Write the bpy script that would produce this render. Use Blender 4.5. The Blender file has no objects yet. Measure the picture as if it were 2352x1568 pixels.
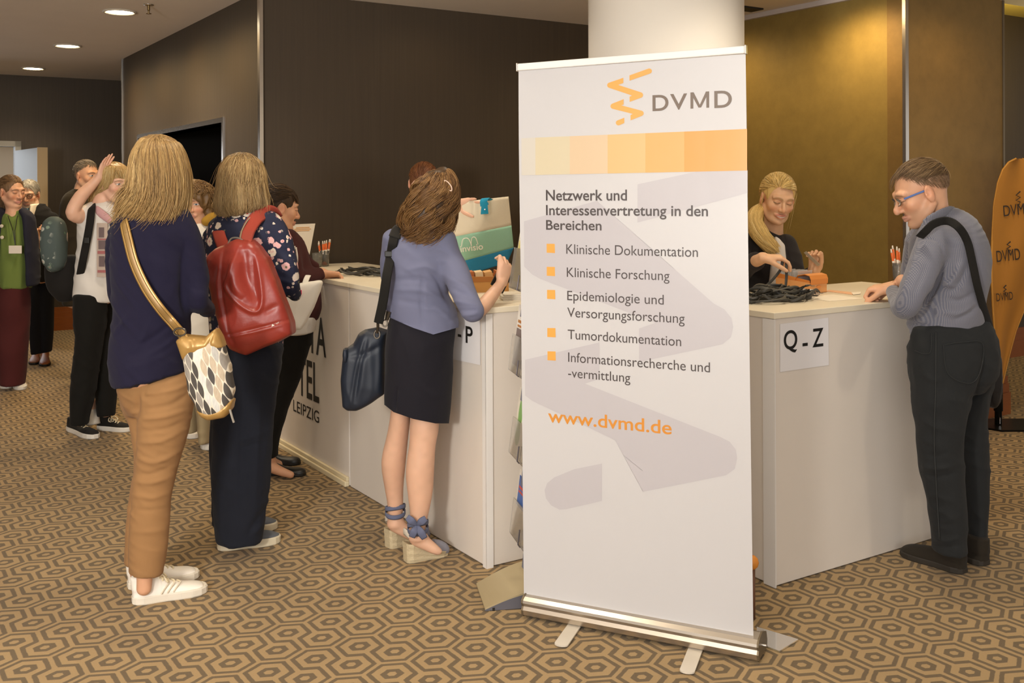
import bpy, bmesh, math, random
import numpy as np
from mathutils import Matrix, Vector
rng = np.random.default_rng(7)
random.seed(7)
SC = bpy.context.scene
COL = SC.collection
# ---------------------------------------------------------------- camera, world, exposure
F = 2351.; CX = 1176.; HZ = 438.; ROLL = .0041; CH = 1.55
cam_d = bpy.data.cameras.new('camera'); cam = bpy.data.objects.new('camera', cam_d); COL.objects.link(cam)
cam_d.sensor_width = 36; cam_d.lens = F/2352*36; cam_d.shift_y = -(784-HZ)/2352
cam_d.clip_start = .05; cam_d.clip_end = 100
cam.matrix_world = Matrix.Translation((0, 0, CH)) @ Matrix.Rotation(math.pi/2, 4, 'X') @ Matrix.Rotation(-ROLL, 4, 'Z')
SC.camera = cam
SC.view_settings.view_transform = 'Standard'; SC.view_settings.look = 'None'
SC.view_settings.gamma = 1; SC.view_settings.use_curve_mapping = False
SC.view_settings.exposure = 0.33
wd = bpy.data.worlds.new('world'); SC.world = wd; wd.use_nodes = True
wd.node_tree.nodes['Background'].inputs[0].default_value = (1, .94, .86, 1)
wd.node_tree.nodes['Background'].inputs[1].default_value = .62
ZC = 2.85
TH = math.radians(32.75)
BV = np.array([math.cos(TH), math.sin(TH), 0.]); NV = np.array([-math.sin(TH), math.cos(TH), 0.]); UP = np.array([0, 0, 1.])
def SN(s, n, z=0.): return s*BV + n*NV + z*UP
def light(name, kind, loc, energy, color, target=None, **kw):
    d = bpy.data.lights.new(name, kind); o = bpy.data.objects.new(name, d); COL.objects.link(o)
    d.energy = energy; d.color = color; o.location = loc
    for k, v in kw.items(): setattr(d, k, v)
    if target is not None:
        o.rotation_euler = (Vector(target)-Vector(loc)).to_track_quat('-Z', 'Y').to_euler()
    return o
WARM = (1, .88, .70)
# wide light that comes down from the ceiling behind the photographer
light('ceiling_bounce', 'AREA', (-.5, -.7, 2.8), 50, (1, .97, .95), target=(0.2, 3.4, .7), shape='RECTANGLE', size=2.6, size_y=1.4)
# flash light thrown up against the ceiling
light('flash_bounce_up', 'AREA', (-1.6, -.6, 1.75), 130, (1, .96, .9), target=(-2.6, 2.6, 2.85), size=.5)
# cool fill light added behind the photographer, as if from foyer windows
light('cool_fill_behind_camera', 'AREA', (0, -3.6, 1.7), 110, (.92, .95, 1), target=(.3, 4, 1.5), shape='RECTANGLE', size=7, size_y=2.2)
# rows of recessed ceiling lamps
LAMPS = [(-2.813, 7.353), (-3.92, 9.04), (-4.986, 10.67), (-1.75, 5.66), (-.7, 3.97), (.4, 2.3), (1.3, 4.1), (2.4, 2.6), (.1, 5.7), (-2.3, 3.0), (3.0, 5.6), (-1.2, 1.2)]
for i, (x, y) in enumerate(LAMPS):
    light('downlight_beam', 'SPOT', (x, y, ZC-.03), 62 if i < 3 else 48, WARM, target=(x, y, 0), spot_size=math.radians(130), spot_blend=.9, shadow_soft_size=.09)
for (s, n, e) in [(1.7, 6.9, 34), (1.7, 7.9, 34), (1.7, 8.9, 34), (1.7, 9.9, 34), (5.28, 4.35, 40), (5.15, 5.6, 26), (3.4, 6.0, 3), (.3, 11.8, 22), (-2.2, 11.8, 30), (5.9, 3.6, 14)]:
    p = SN(s, n, ZC-.03)
    light('wall_washer_beam', 'SPOT', p, e, (1, .7, .34), target=p-UP, spot_size=math.radians(168), spot_blend=.7, shadow_soft_size=.12)
light('yellow_room_lamp', 'POINT', SN(8.2, 4.6, 2.6), 30, (1, .8, .3), shadow_soft_size=.2)
light('daylight_behind_door', 'AREA', SN(1.2, 14.2, 1.8), 55, (.9, .95, 1), target=SN(1.5, 12, 1.2), size=2.2)

# ---------------------------------------------------------------- helpers
def ray(px, py):
    u = (px-CX)/F; v = (HZ-py)/F; c, s = math.cos(ROLL), math.sin(ROLL)
    return np.array([u*c+v*s, 1., -u*s+v*c])
def W(px, py, d):
    r = ray(px, py)*d; r[2] += CH; return r
def FL(px, py, z=0.):
    r = ray(px, py); return W(px, py, (z-CH)/r[2])
def onplane(px, py, p0, nrm):
    r = ray(px, py); o = np.array([0, 0, CH]); return o + r*(np.dot(p0-o, nrm)/np.dot(r, nrm))
def A3(*v): return np.array(v, float)
def unit(v): v = np.asarray(v, float); return v/(np.linalg.norm(v)+1e-12)
def mkmesh(name, V, Fs, mats, smooth=False, cols=None, pc=None, mi=None):
    me = bpy.data.meshes.new(name)
    V = np.asarray(V, np.float32)
    if isinstance(Fs, np.ndarray):
        k = Fs.shape[1]; me.vertices.add(len(V)); me.vertices.foreach_set('co', V.ravel())
        me.loops.add(Fs.size); me.loops.foreach_set('vertex_index', Fs.astype(np.int32).ravel())
        me.polygons.add(len(Fs)); me.polygons.foreach_set('loop_start', np.arange(0, Fs.size, k, dtype=np.int32))
        me.update(calc_edges=True)
    else:
        me.from_pydata([tuple(map(float, v)) for v in V], [], [tuple(int(i) for i in f) for f in Fs])
    if smooth: me.polygons.foreach_set('use_smooth', np.ones(len(me.polygons), bool))
    if cols is not None:
        a = me.color_attributes.new('Col', 'FLOAT_COLOR', 'POINT')
        c = np.ones((len(V), 4), np.float32); c[:, :3] = cols; a.data.foreach_set('color', c.ravel())
    if pc is not None:
        a = me.attributes.new('PC', 'FLOAT_VECTOR', 'POINT'); a.data.foreach_set('vector', np.asarray(pc, np.float32).ravel())
    for m in (mats if isinstance(mats, (list, tuple)) else [mats]): me.materials.append(m)
    if mi is not None: me.polygons.foreach_set('material_index', np.asarray(mi, np.int32))
    me.validate(); me.update()
    return me
BASE = {}
def root(o):
    while o.parent: o = o.parent
    return o
def thing(name, label, cat, base, group=None):
    o = bpy.data.objects.new(name, None); COL.objects.link(o); o.location = base; BASE[o.name] = np.array(base, float)
    o.empty_display_size = .1; tag(o, label, cat, group); return o
def tag(o, label, cat, group=None):
    o['label'] = label; o['category'] = cat
    if group: o['group'] = group
    return o
def obj(name, geo, mats, parent=None, base=None, smooth=False, cols=None, pc=None, label=None, mi=None):
    V, Fs = geo
    V = np.asarray(V, float)
    if parent is not None: b = BASE[root(parent).name]
    else:
        b = np.array(base, float) if base is not None else np.array([V[:, 0].mean(), V[:, 1].mean(), V[:, 2].min()])
    o = bpy.data.objects.new(name, mkmesh(name, V-b, Fs, mats, smooth, cols, pc, mi)); COL.objects.link(o)
    if parent is not None: o.parent = parent
    else: o.location = b; BASE[o.name] = b
    if label: o['label'] = label
    return o
def struct(name, geo, mats, smooth=False, **kw):
    o = obj(name, geo, mats, smooth=smooth, **kw); o['kind'] = 'structure'; return o
def join(*gs):
    V = []; Fs = []; n = 0
    for v, f in gs:
        V.append(np.asarray(v, float)); Fs += [tuple(int(i)+n for i in q) for q in f]; n += len(v)
    return np.concatenate(V), Fs
def box(c, h, ax=None, bev=0., seg=2):
    ax = np.eye(3) if ax is None else np.array(ax, float)
    if bev <= 0:
        sg = np.array([[x, y, z] for x in (-1, 1) for y in (-1, 1) for z in (-1, 1)], float)
        V = np.array(c)+(sg*np.array(h))@ax
        Fs = [(0, 1, 3, 2), (4, 6, 7, 5), (0, 4, 5, 1), (2, 3, 7, 6), (0, 2, 6, 4), (1, 5, 7, 3)]
        return V, Fs
    bm = bmesh.new(); bmesh.ops.create_cube(bm, size=2)
    for v in bm.verts: v.co = Vector((v.co.x*h[0], v.co.y*h[1], v.co.z*h[2]))
    bmesh.ops.bevel(bm, geom=bm.edges[:], offset=bev, segments=seg, affect='EDGES', profile=.5)
    V = np.array([v.co for v in bm.verts])@ax+np.array(c); Fs = [tuple(v.index for v in f.verts) for f in bm.faces]; bm.free()
    return V, Fs
def boxsn(s0, s1, n0, n1, z0, z1, bev=0.):
    return box(SN((s0+s1)/2, (n0+n1)/2, (z0+z1)/2), (abs(s1-s0)/2, abs(n1-n0)/2, (z1-z0)/2), [BV, NV, UP], bev)
def prism(pts, ext):
    pts = np.asarray(pts, float); n = len(pts); V = np.concatenate([pts, pts+np.asarray(ext)])
    Fs = [tuple(range(n-1, -1, -1)), tuple(range(n, 2*n))]+[(i, (i+1) % n, n+(i+1) % n, n+i) for i in range(n)]
    return V, Fs
def crom(P, n):
    P = np.asarray(P, float)
    if P.ndim == 1: P = P[:, None]
    if len(P) < 3: t = np.linspace(0, 1, n)[:, None]; return P[0]*(1-t)+P[-1]*t
    Q = np.vstack([2*P[0]-P[1], P, 2*P[-1]-P[-2]]); out = []
    for x in np.linspace(0, len(P)-1, n):
        i = min(int(x), len(P)-2); t = x-i; a, b, c, d = Q[i:i+4]
        out.append(.5*((2*b)+(-a+c)*t+(2*a-5*b+4*c-d)*t*t+(-a+3*b-3*c+d)*t**3))
    return np.array(out)
def sweep(P, ra, rb=None, side=None, m=12, n=None, caps=True):
    """swept elliptic tube as a quad mesh"""
    P = np.asarray(P, float); k = len(P); ra = np.broadcast_to(np.asarray(ra, float), (k,)); rb = ra if rb is None else np.broadcast_to(np.asarray(rb, float), (k,))
    if n: P = crom(P, n); ra = crom(ra, n)[:, 0]; rb = crom(rb, n)[:, 0]; k = n
    T = np.gradient(P, axis=0); T /= np.linalg.norm(T, axis=1)[:, None]+1e-12
    if side is None:
        s = np.cross(T[0], [0, 0, 1.]) if abs(T[0][2]) < .9 else np.cross(T[0], [0, 1., 0]); S = np.tile(unit(s), (k, 1))
    else: S = np.broadcast_to(np.asarray(side, float), (k, 3)).copy()
    V = []
    prev = S[0]
    for i in range(k):
        s = S[i] if side is not None else prev
        s = unit(s-T[i]*np.dot(s, T[i])); prev = s; u = np.cross(T[i], s)
        a = np.arange(m)*2*math.pi/m
        V.append(P[i]+np.outer(np.cos(a)*ra[i], s)+np.outer(np.sin(a)*rb[i], u))
    V = np.concatenate(V); Fs = []
    for i in range(k-1):
        for j in range(m):
            Fs.append((i*m+j, i*m+(j+1) % m, (i+1)*m+(j+1) % m, (i+1)*m+j))
    if caps: Fs += [tuple(range(m-1, -1, -1)), tuple(range((k-1)*m, k*m))]
    return V, Fs
def lathe(c, prof, m=32, axis=UP):
    axis = unit(axis); s = unit(np.cross(axis, [1, 0, 0]) if abs(axis[0]) < .9 else np.cross(axis, [0, 1, 0])); u = np.cross(axis, s)
    a = np.arange(m)*2*math.pi/m; V = []
    for r, z in prof: V.append(np.array(c)+axis*z+np.outer(np.cos(a)*r, s)+np.outer(np.sin(a)*r, u))
    k = len(prof); Fs = [(i*m+j, i*m+(j+1) % m, (i+1)*m+(j+1) % m, (i+1)*m+j) for i in range(k-1) for j in range(m)]
    Fs += [tuple(range(m-1, -1, -1)), tuple(range((k-1)*m, k*m))]
    return np.concatenate(V), Fs
def ribbon(P, width_dir, w, t=.0015, n=None):
    return sweep(P, w/2, t/2, side=width_dir, m=8, n=n)
_tc = {}
def text_geo(s, bold=0.):
    k = (s, bold)
    if k not in _tc:
        cu = bpy.data.curves.new('t', 'FONT'); cu.body = s; cu.offset = bold; cu.resolution_u = 6; cu.extrude = 0.0
        o = bpy.data.objects.new('t', cu); COL.objects.link(o); bpy.context.view_layer.update()
        me = bpy.data.meshes.new_from_object(o.evaluated_get(bpy.context.evaluated_depsgraph_get()))
        V = np.array([v.co[:] for v in me.vertices]); Fs = [tuple(p.vertices) for p in me.polygons]
        bpy.data.objects.remove(o); bpy.data.curves.remove(cu); bpy.data.meshes.remove(me); _tc[k] = (V, Fs)
    return _tc[k]
def text_on(s, origin, ux, uy, width=None, cap=None, bold=0., thick=.0008, align='l'):
    """text fitted so that its box is `width` wide and capitals are `cap` tall, on plane (ux, uy)"""
    V, Fs = text_geo(s, bold); V = V.copy(); cv = text_geo('H', bold)[0]
    ch = cv[:, 1].max()
    V[:, 0] -= V[:, 0].min(); sy = cap/ch; sx = width/V[:, 0].max() if width else sy
    X = V[:, 0]*sx; Y = V[:, 1]*sy; nz = np.cross(ux, uy)
    P = np.array(origin)+np.outer(X, ux)+np.outer(Y, uy)+nz*thick
    return P, Fs
# ---------------------------------------------------------------- materials
def newmat(name):
    m = bpy.data.materials.new(name); m.use_nodes = True; nt = m.node_tree; return m, nt, nt.nodes['Principled BSDF']
def setp(b, **kw):
    for k, v in kw.items():
        k = k.replace('_', ' ')
        if k in b.inputs: b.inputs[k].default_value = v
def srgb(h):
    c = [int(h[i:i+2], 16)/255 for i in (1, 3, 5)]
    return tuple(x/12.92 if x <= .04045 else ((x+.055)/1.055)**2.4 for x in c)
class X:
    """tiny expression builder for Math nodes"""
    nt = None
    def __init__(s, sock): s.k = sock
    @staticmethod
    def op(o, *a, clamp=False):
        n = X.nt.nodes.new('ShaderNodeMath'); n.operation = o; n.use_clamp = clamp
        for i, v in enumerate(a):
            if isinstance(v, X): X.nt.links.new(v.k, n.inputs[i])
            else: n.inputs[i].default_value = v
        return X(n.outputs[0])
    def __add__(a, b): return X.op('ADD', a, b)
    __radd__ = __add__
    def __sub__(a, b): return X.op('SUBTRACT', a, b)
    def __rsub__(a, b): return X.op('SUBTRACT', b, a)
    def __mul__(a, b): return X.op('MULTIPLY', a, b)
    __rmul__ = __mul__
    def __truediv__(a, b): return X.op('DIVIDE', a, b)
    def __neg__(a): return X.op('MULTIPLY', a, -1.)
    def __gt__(a, b): return X.op('GREATER_THAN', a, b)
    def __lt__(a, b): return X.op('LESS_THAN', a, b)
    def abs(a): return X.op('ABSOLUTE', a)
    def floor(a): return X.op('FLOOR', a)
    def mod(a, b): return X.op('FLOORED_MODULO', a, b)
    def sin(a): return X.op('SINE', a)
    def sqrt(a): return X.op('SQRT', a)
    def pow(a, b): return X.op('POWER', a, b)
def xmax(*a):
    r = a[0]
    for b in a[1:]: r = X.op('MAXIMUM', r, b)
    return r
def xmin(*a):
    r = a[0]
    for b in a[1:]: r = X.op('MINIMUM', r, b)
    return r
def step(e, x, w):  # smooth 0..1 as x passes e
    n = X.nt.nodes.new('ShaderNodeMapRange'); n.interpolation_type = 'SMOOTHSTEP'
    X.nt.links.new(x.k, n.inputs[0]); n.inputs[1].default_value = e-w; n.inputs[2].default_value = e+w
    return X(n.outputs[0])
def mix(nt, f, a, b):
    n = nt.nodes.new('ShaderNodeMix'); n.data_type = 'RGBA'
    for s, v in ((n.inputs[0], f), (n.inputs[6], a), (n.inputs[7], b)):
        if isinstance(v, X): nt.links.new(v.k, s)
        elif hasattr(v, 'is_output'): nt.links.new(v, s)
        elif isinstance(v, (int, float)): s.default_value = v
        else: s.default_value = (*v[:3], 1)
    return n.outputs[2]
def coords(nt, attr=None):
    if attr:
        n = nt.nodes.new('ShaderNodeAttribute'); n.attribute_name = attr; v = n.outputs['Vector']
    else:
        n = nt.nodes.new('ShaderNodeTexCoord'); v = n.outputs['Object']
    s = nt.nodes.new('ShaderNodeSeparateXYZ'); nt.links.new(v, s.inputs[0])
    return v, X(s.outputs[0]), X(s.outputs[1]), X(s.outputs[2])
def noise(nt, vec, scale, detail=3., rough=.55, sc3=None):
    if sc3 is not None:
        mp = nt.nodes.new('ShaderNodeMapping'); nt.links.new(vec, mp.inputs[0]); mp.inputs['Scale'].default_value = sc3; vec = mp.outputs[0]
    n = nt.nodes.new('ShaderNodeTexNoise'); nt.links.new(vec, n.inputs['Vector']); n.inputs['Scale'].default_value = scale
    n.inputs['Detail'].default_value = detail; n.inputs['Roughness'].default_value = rough
    return X(n.outputs['Fac'])
def voronoi(nt, vec, scale, feature='F1', out='Distance', rnd=1.):
    n = nt.nodes.new('ShaderNodeTexVoronoi'); nt.links.new(vec, n.inputs['Vector']); n.inputs['Scale'].default_value = scale; n.feature = feature
    n.inputs['Randomness'].default_value = rnd
    return n.outputs[out], n
def bump(nt, b, h, strength=.3, dist=.002):
    n = nt.nodes.new('ShaderNodeBump'); n.inputs['Strength'].default_value = strength; n.inputs['Distance'].default_value = dist
    nt.links.new(h.k, n.inputs['Height']); nt.links.new(n.outputs[0], b.inputs['Normal'])
_mc = {}
def M(name, col, rough=.6, metal=0., spec=.4, var=.0, vs=8., bmp=0., bs=300., bd=.0006, sheen=0., sub=0., vcol=False, trans=0., emis=None, es=0., sc3=None, coat=0., alpha=1.):
    if name in _mc: return _mc[name]
    m, nt, b = newmat(name); X.nt = nt
    if isinstance(col, str): col = srgb(col)
    setp(b, Roughness=rough, Metallic=metal, Specular_IOR_Level=spec, Sheen_Weight=sheen, Transmission_Weight=trans, Coat_Weight=coat, Alpha=alpha)
    b.inputs['Base Color'].default_value = (*col, 1)
    if sub: setp(b, Subsurface_Weight=sub, Subsurface_Scale=.02); b.inputs['Subsurface Radius'].default_value = (1, .35, .2)
    if emis: b.inputs['Emission Color'].default_value = (*emis, 1); b.inputs['Emission Strength'].default_value = es
    src = None
    if vcol:
        a = nt.nodes.new('ShaderNodeAttribute'); a.attribute_name = 'Col'; src = a.outputs['Color']
    if var:
        v, x, y, z = coords(nt); f = noise(nt, v, vs, 4., sc3=sc3)
        base = src if src is not None else None
        dark = mix(nt, 1., base, base) if False else None
        n = nt.nodes.new('ShaderNodeHueSaturation')
        if base is not None: nt.links.new(base, n.inputs['Color'])
        else: n.inputs['Color'].default_value = (*col, 1)
        val = (f-.5)*(2*var)+1.; nt.links.new(val.k, n.inputs['Value']); src = n.outputs[0]
    if src is not None: nt.links.new(src, b.inputs['Base Color'])
    if bmp:
        v, x, y, z = coords(nt); bump(nt, b, noise(nt, v, bs, 2., sc3=None), bmp, bd)
    _mc[name] = m; return m
# ---------------------------------------------------------------- room materials
def carpet_mat():
    m, nt, b = newmat('carpet_hexagon'); X.nt = nt
    v, x, y, z = coords(nt)
    e3 = np.array([.1325, .0935]); e1 = np.array([.001, -.1472]); Mi = np.linalg.inv(np.stack([e3, e1], 1))
    T0 = FL(440+1300/5.85, 1300+900/5.85)[:2]-np.array([.0055, -.0095])
    dx = x-float(T0[0]); dy = y-float(T0[1])
    n0 = noise(nt, v, 40, 2.); dx = dx+(n0-.5)*.006
    al = dx*float(Mi[0, 0])+dy*float(Mi[0, 1]); be = dx*float(Mi[1, 0])+dy*float(Mi[1, 1])
    qx = al-be*.5; qy = be*-.8660254
    R3 = 1.7320508
    ax = (qx+.5).mod(1.)-.5; ay = (qy+R3/2).mod(R3)-R3/2
    bx = qx.mod(1.)-.5; by = qy.mod(R3)-R3/2
    useb = (bx*bx+by*by) < (ax*ax+ay*ay)
    gx = ax*(1.-useb)-bx*useb; gy = ay*(1.-useb)-by*useb
    def ab(px, py): return px*.5+py*.8660254, px*.5-py*.8660254
    a, c = ab(gx, gy); axx = gx.abs()
    U = xmax(axx, a, -c); S = xmax(-a, c)
    w = .012
    band_u = step(.352, U, w)*(1.-step(.452, U, w)); inside = 1.-step(.452, U, w)
    band_s = step(.435, S, w)*inside
    outer = xmax(band_u, band_s)
    opening = step(.36, S, w)*(1.-step(.055, axx, w))*step(.0, -gy, .01)
    outer = outer*(1.-opening)
    sh = .055
    a2, c2 = ab(gx, gy+sh); Din = xmax(axx, a2.abs(), c2.abs())
    inner = step(.092, Din, w)*(1.-step(.218, Din, w))
    dark = xmax(outer, inner)
    n1 = noise(nt, v, 900, 2.); n2 = noise(nt, v, 3., 3.); n3 = noise(nt, v, 260, 2.)
    colr = mix(nt, dark, srgb('#a0855c'), srgb('#67563d'))
    hs = nt.nodes.new('ShaderNodeHueSaturation'); nt.links.new(colr, hs.inputs['Color'])
    val = (n1-.5)*.55+(n2-.5)*.14+(n3-.5)*.25+1.
    nt.links.new(val.k, hs.inputs['Value']); nt.links.new(hs.outputs[0], b.inputs['Base Color'])
    setp(b, Roughness=.95, Specular_IOR_Level=.1, Sheen_Weight=.1)
    bump(nt, b, n1+n3, .5, .003)
    return m
def wall_mat(name, col, stripes=True, blotch=False):
    m, nt, b = newmat(name); X.nt = nt
    v, x, y, z = coords(nt)
    f = noise(nt, v, 60, 3., sc3=(1, 1, .02)) if stripes else noise(nt, v, 9, 5., .65)
    f2 = noise(nt, v, 700, 2.)
    hs = nt.nodes.new('ShaderNodeHueSaturation'); hs.inputs['Color'].default_value = (*srgb(col), 1)
    val = (f-.5)*(.35 if stripes else .5)+(f2-.5)*.2+1.; nt.links.new(val.k, hs.inputs['Value']); nt.links.new(hs.outputs[0], b.inputs['Base Color'])
    setp(b, Roughness=.6, Specular_IOR_Level=.35)
    bump(nt, b, f+f2*.4, .35, .002)
    return m
m_wall = wall_mat('wallpaper_brown', '#43382b'); m_olive = wall_mat('wallpaper_olive', '#947d42', False); m_olive2 = wall_mat('wallpaper_olive_brown', '#84693a', False)
m_ceil = M('ceiling_paint', '#ebe4dc', .85, var=.04, vs=3)
m_white = M('white_laminate', '#d8cec2', .45, var=.03, vs=5, spec=.4)
m_top = M('counter_top_laminate', '#e2d6bd', .4, var=.03, vs=4)
m_chrome = M('brushed_steel', '#cfcac4', .25, 1.)
m_wood = M('stained_wood', '#8a4a16', .5, var=.25, vs=14, sc3=(1, 1, 9))
m_col = M('column_plaster', '#ece4d6', .6, var=.01)
m_cream = M('cream_trim', '#d9caa6', .5)
m_black = M('black_plastic', '#17150f', .5, var=.2)
# ---------------------------------------------------------------- room
S0 = 2.21; N1 = 6.44; S1 = 5.62; N2 = 4.11; S2 = 6.68; NF = 12.48; NE = 10.45; N3 = 5.46
fl = struct('floor', ([(-16, -4, 0), (14, -4, 0), (14, 22, 0), (-16, 22, 0)], [(0, 1, 2, 3)]), carpet_mat(), base=(0, 0, 0))
ce = struct('ceiling', join(([SN(-14, -6, ZC), SN(S2, -6, ZC), SN(S2, 14, ZC), SN(-14, 14, ZC)], [(3, 2, 1, 0)]),
     ([SN(S2, -6, ZC), SN(12, -6, ZC), SN(12, N2, ZC), SN(S2, N2, ZC)], [(3, 2, 1, 0)])), m_ceil)
struct('ceiling', ([SN(S2, N2, 3.15), SN(12, N2, 3.15), SN(12, 8, 3.15), SN(S2, 8, 3.15)], [(3, 2, 1, 0)]), M('yellow_ceiling', '#b9a45c', .85))
struct('trim_1', boxsn(S2, 12, N2, N2+.06, ZC, 3.15), m_ceil)
t = .14; DH = 2.045; D0, D1 = 7.23, 9.77
struct('wall_side', join(boxsn(S0, S0+t, N1, D0, 0, ZC), boxsn(S0, S0+t, D1, NE, 0, ZC), boxsn(S0, S0+t, D0, D1, DH, ZC)), m_wall)
struct('wall_back', boxsn(S0+t, S1+.1, N1, N1+t, 0, ZC), m_wall)
struct('wall_olive', boxsn(S1, S1+t, N2+t, N1, 0, ZC), m_olive)
struct('wall_right', join(boxsn(S1, S2, N2, N2+t, 0, ZC), boxsn(S2-t, S2, N2+t, N3, 0, ZC)), m_olive2)
struct('wall_right_far', boxsn(S2-t, 12, N3, N3+t, 0, 3.15), m_wall)
FD0, FD1 = -.75+2.42-.35, 1.715  # doorway of the far wall
p = FL(38, 757); 
struct('wall_far', join(boxsn(-14, .36, NF, NF+t, 0, ZC), boxsn(1.5, 6, NF, NF+t, 0, ZC), boxsn(.36, 1.5, NF, NF+t, 2.06, ZC)), m_wall)
struct('wall_passage', join(boxsn(S0+t, S0+.9, NE-t, NE, 0, ZC), boxsn(S0+1.2, S0+1.2+t, NE, NF, 0, ZC)), m_wall)
# dark room behind the wide doorway
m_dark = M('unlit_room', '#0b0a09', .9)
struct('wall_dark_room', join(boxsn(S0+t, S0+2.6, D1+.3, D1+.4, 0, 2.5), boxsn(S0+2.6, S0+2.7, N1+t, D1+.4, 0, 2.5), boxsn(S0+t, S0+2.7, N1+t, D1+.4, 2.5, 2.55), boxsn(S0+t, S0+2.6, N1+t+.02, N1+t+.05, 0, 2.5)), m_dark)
fr = .035
struct('trim_2', join(boxsn(S0-.012, S0+t, D0-fr, D0, 0, DH+fr), boxsn(S0-.012, S0+t, D1, D1+fr, 0, DH+fr), boxsn(S0-.012, S0+t, D0, D1, DH, DH+fr)), m_chrome)
struct('trim_3', boxsn(S0-.012, S0+.012, N1-.03, N1+.012, 0, ZC), m_chrome)
struct('trim_4', boxsn(S0-.012, S0+.012, NE-.012, NE+.012, 0, ZC), m_chrome)
struct('trim_5', boxsn(S1-.02, S1+.012, N2-.012, N2+.012, 0, ZC), m_chrome)
struct('trim_6', boxsn(S1-.03, S1, N2+.4, N1, ZC-.035, ZC), M('pale_cornice', '#cfc6c0', .6))
struct('trim_7', boxsn(S2-.01, S2+.008, N2-.008, N2+.01, 0, ZC), M('dull_steel', '#776a55', .4, .6))
def base_board(name, s0, s1, n0, n1):
    along_s = abs(s1-s0) > abs(n1-n0)
    def bb(d, z0, z1):
        return boxsn(s0, s1, n0-d, n0, z0, z1) if along_s else boxsn(s0-d, s0, n0, n1, z0, z1)
    struct(name, join(bb(.035, 0, .15), bb(.024, .15, .21), bb(.014, .21, .26)), m_wood)
base_board('baseboard_far', -14, .33, NF, NF); base_board('baseboard_far_end', 1.56, 3.4, NF, NF)
base_board('baseboard_back', S0+t, S1-.04, N1, N1); base_board('baseboard_olive', S1, S1, N2+.01, N1-.04)
base_board('baseboard_right', S1-.02, S2+.02, N2, N2); base_board('baseboard_right_far', S2, 12, N3, N3)
base_board('baseboard_side', S0, S0, N1-.0, D0-.05)
# white round column
cc = A3(.1506*5.0, 5.0, 0)
struct('column', lathe(cc, [(.376, 0), (.376, ZC)], 96), m_col, smooth=True)
# far door, opened towards us, with daylight room behind
dr = SN(.93, NF+.03, 0)
m_door = M('door_paint_blue_grey', '#737b84', .5); m_frame = M('door_frame_grey', '#8a8377', .5)
hinge = SN(.36+1.1, NF-.05, 0)
struct('trim_8', join(boxsn(.30, .36, NF-.03, NF+t, 0, 2.12), boxsn(1.5, 1.56, NF-.03, NF+t, 0, 2.12), boxsn(.30, 1.56, NF-.03, NF+t, 2.06, 2.12)), m_frame)
p0 = W(38, 345, 11.32); p1 = W(97, 335, 10.5); p0[2] = 0; p1[2] = 0
dirv = unit(p1-p0); nrm = np.cross(dirv, UP); L = np.linalg.norm(p1-p0)
dl = struct('door_1', box(p0+dirv*L/2+UP*1.015, (L/2, .02, 1.0), [dirv, nrm, UP]), m_door)
obj('door_edge', box(p0+dirv*(L+.004)+nrm*.0+UP*1.015, (.004, .05, 1.0), [dirv, nrm, UP]), M('door_edge_beige', '#b59f7c', .5), dl)
obj('door_handle', join(lathe(p0+dirv*(L-.08)+nrm*.02+UP*1.0, [(.02, 0), (.02, .05)], 16, nrm), sweep([p0+dirv*(L-.08)+nrm*.07+UP*1.0, p0+dirv*(L-.2)+nrm*.07+UP*1.0], .01)), m_chrome, dl)
struct('wall_lit_room', join(boxsn(-1.6, 3.4, NF+2.6, NF+2.7, 0, 2.6), boxsn(3.3, 3.4, NF+t, NF+2.6, 0, 2.6), boxsn(-1.7, -1.6, NF+t, NF+2.6, 0, 2.6), boxsn(-1.7, 3.4, NF+t, NF+2.7, 2.6, 2.65)), M('pale_room_paint', '#e6dac8', .8))
cl = thing('door_closer', 'pale door closer box above the open grey door', 'door closer', SN(.9, NF-.1, 2.13))
obj('body', boxsn(.55, 1.22, NF-.1, NF-.03, 2.1, 2.17, .01), M('closer_beige', '#cdb993', .4), cl)
# ---------------------------------------------------------------- ceiling fittings
m_lamp = M('lamp_glow', '#fff6dd', .5, emis=(1, .88, .6), es=22.)
WH = ['nearest the camera of the three at upper left', 'middle one of the three at upper left', 'farthest of the three, nearest the far wall']
for i, (x, y) in enumerate(LAMPS[:3]):
    c = A3(x, y, ZC)
    o = thing('ceiling_downlight', 'round recessed ceiling downlight glowing warm white, '+WH[i], 'ceiling light', c, 'recessed ceiling downlights')
    obj('ring', lathe(c, [(.115, -.001), (.118, -.008), (.1, -.012), (.098, -.004)], 40), M('lamp_ring', '#c9bfae', .5), o, smooth=True)
    obj('diffuser', lathe(c, [(.098, -.003), (.06, -.012), (.001, -.014)], 40), m_lamp, o, smooth=True)
for i, (x, y) in enumerate(LAMPS[3:], 3):
    if (x, y) in ((2.4, 2.6), (-2.3, 3.0), (-1.2, 1.2), (.4, 2.3), (-.7, 3.97), (1.3, 4.1), (.1, 5.7), (-1.75, 5.66), (3.0, 5.6)): pass
sp = SN(0, 0, ZC)*0+A3(-2.51, 7.085, ZC)
o = thing('sprinkler_head', 'small metal sprinkler head hanging from the grey ceiling', 'sprinkler', sp)
obj('escutcheon', lathe(sp, [(.035, 0), (.035, -.006), (.012, -.01)], 20), m_chrome, o, smooth=True)
obj('stem', lathe(sp, [(.01, -.008), (.01, -.04), (.006, -.045), (.006, -.06), (.018, -.062), (.018, -.066)], 14), M('brass_dull', '#7d6845', .4, .8), o)
cp = A3(*onplane(1712, 18, SN(0, 0, ZC), UP)); 
o = thing('ceiling_vent', 'dark slotted ceiling vent beside the white column', 'vent', cp)
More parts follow.
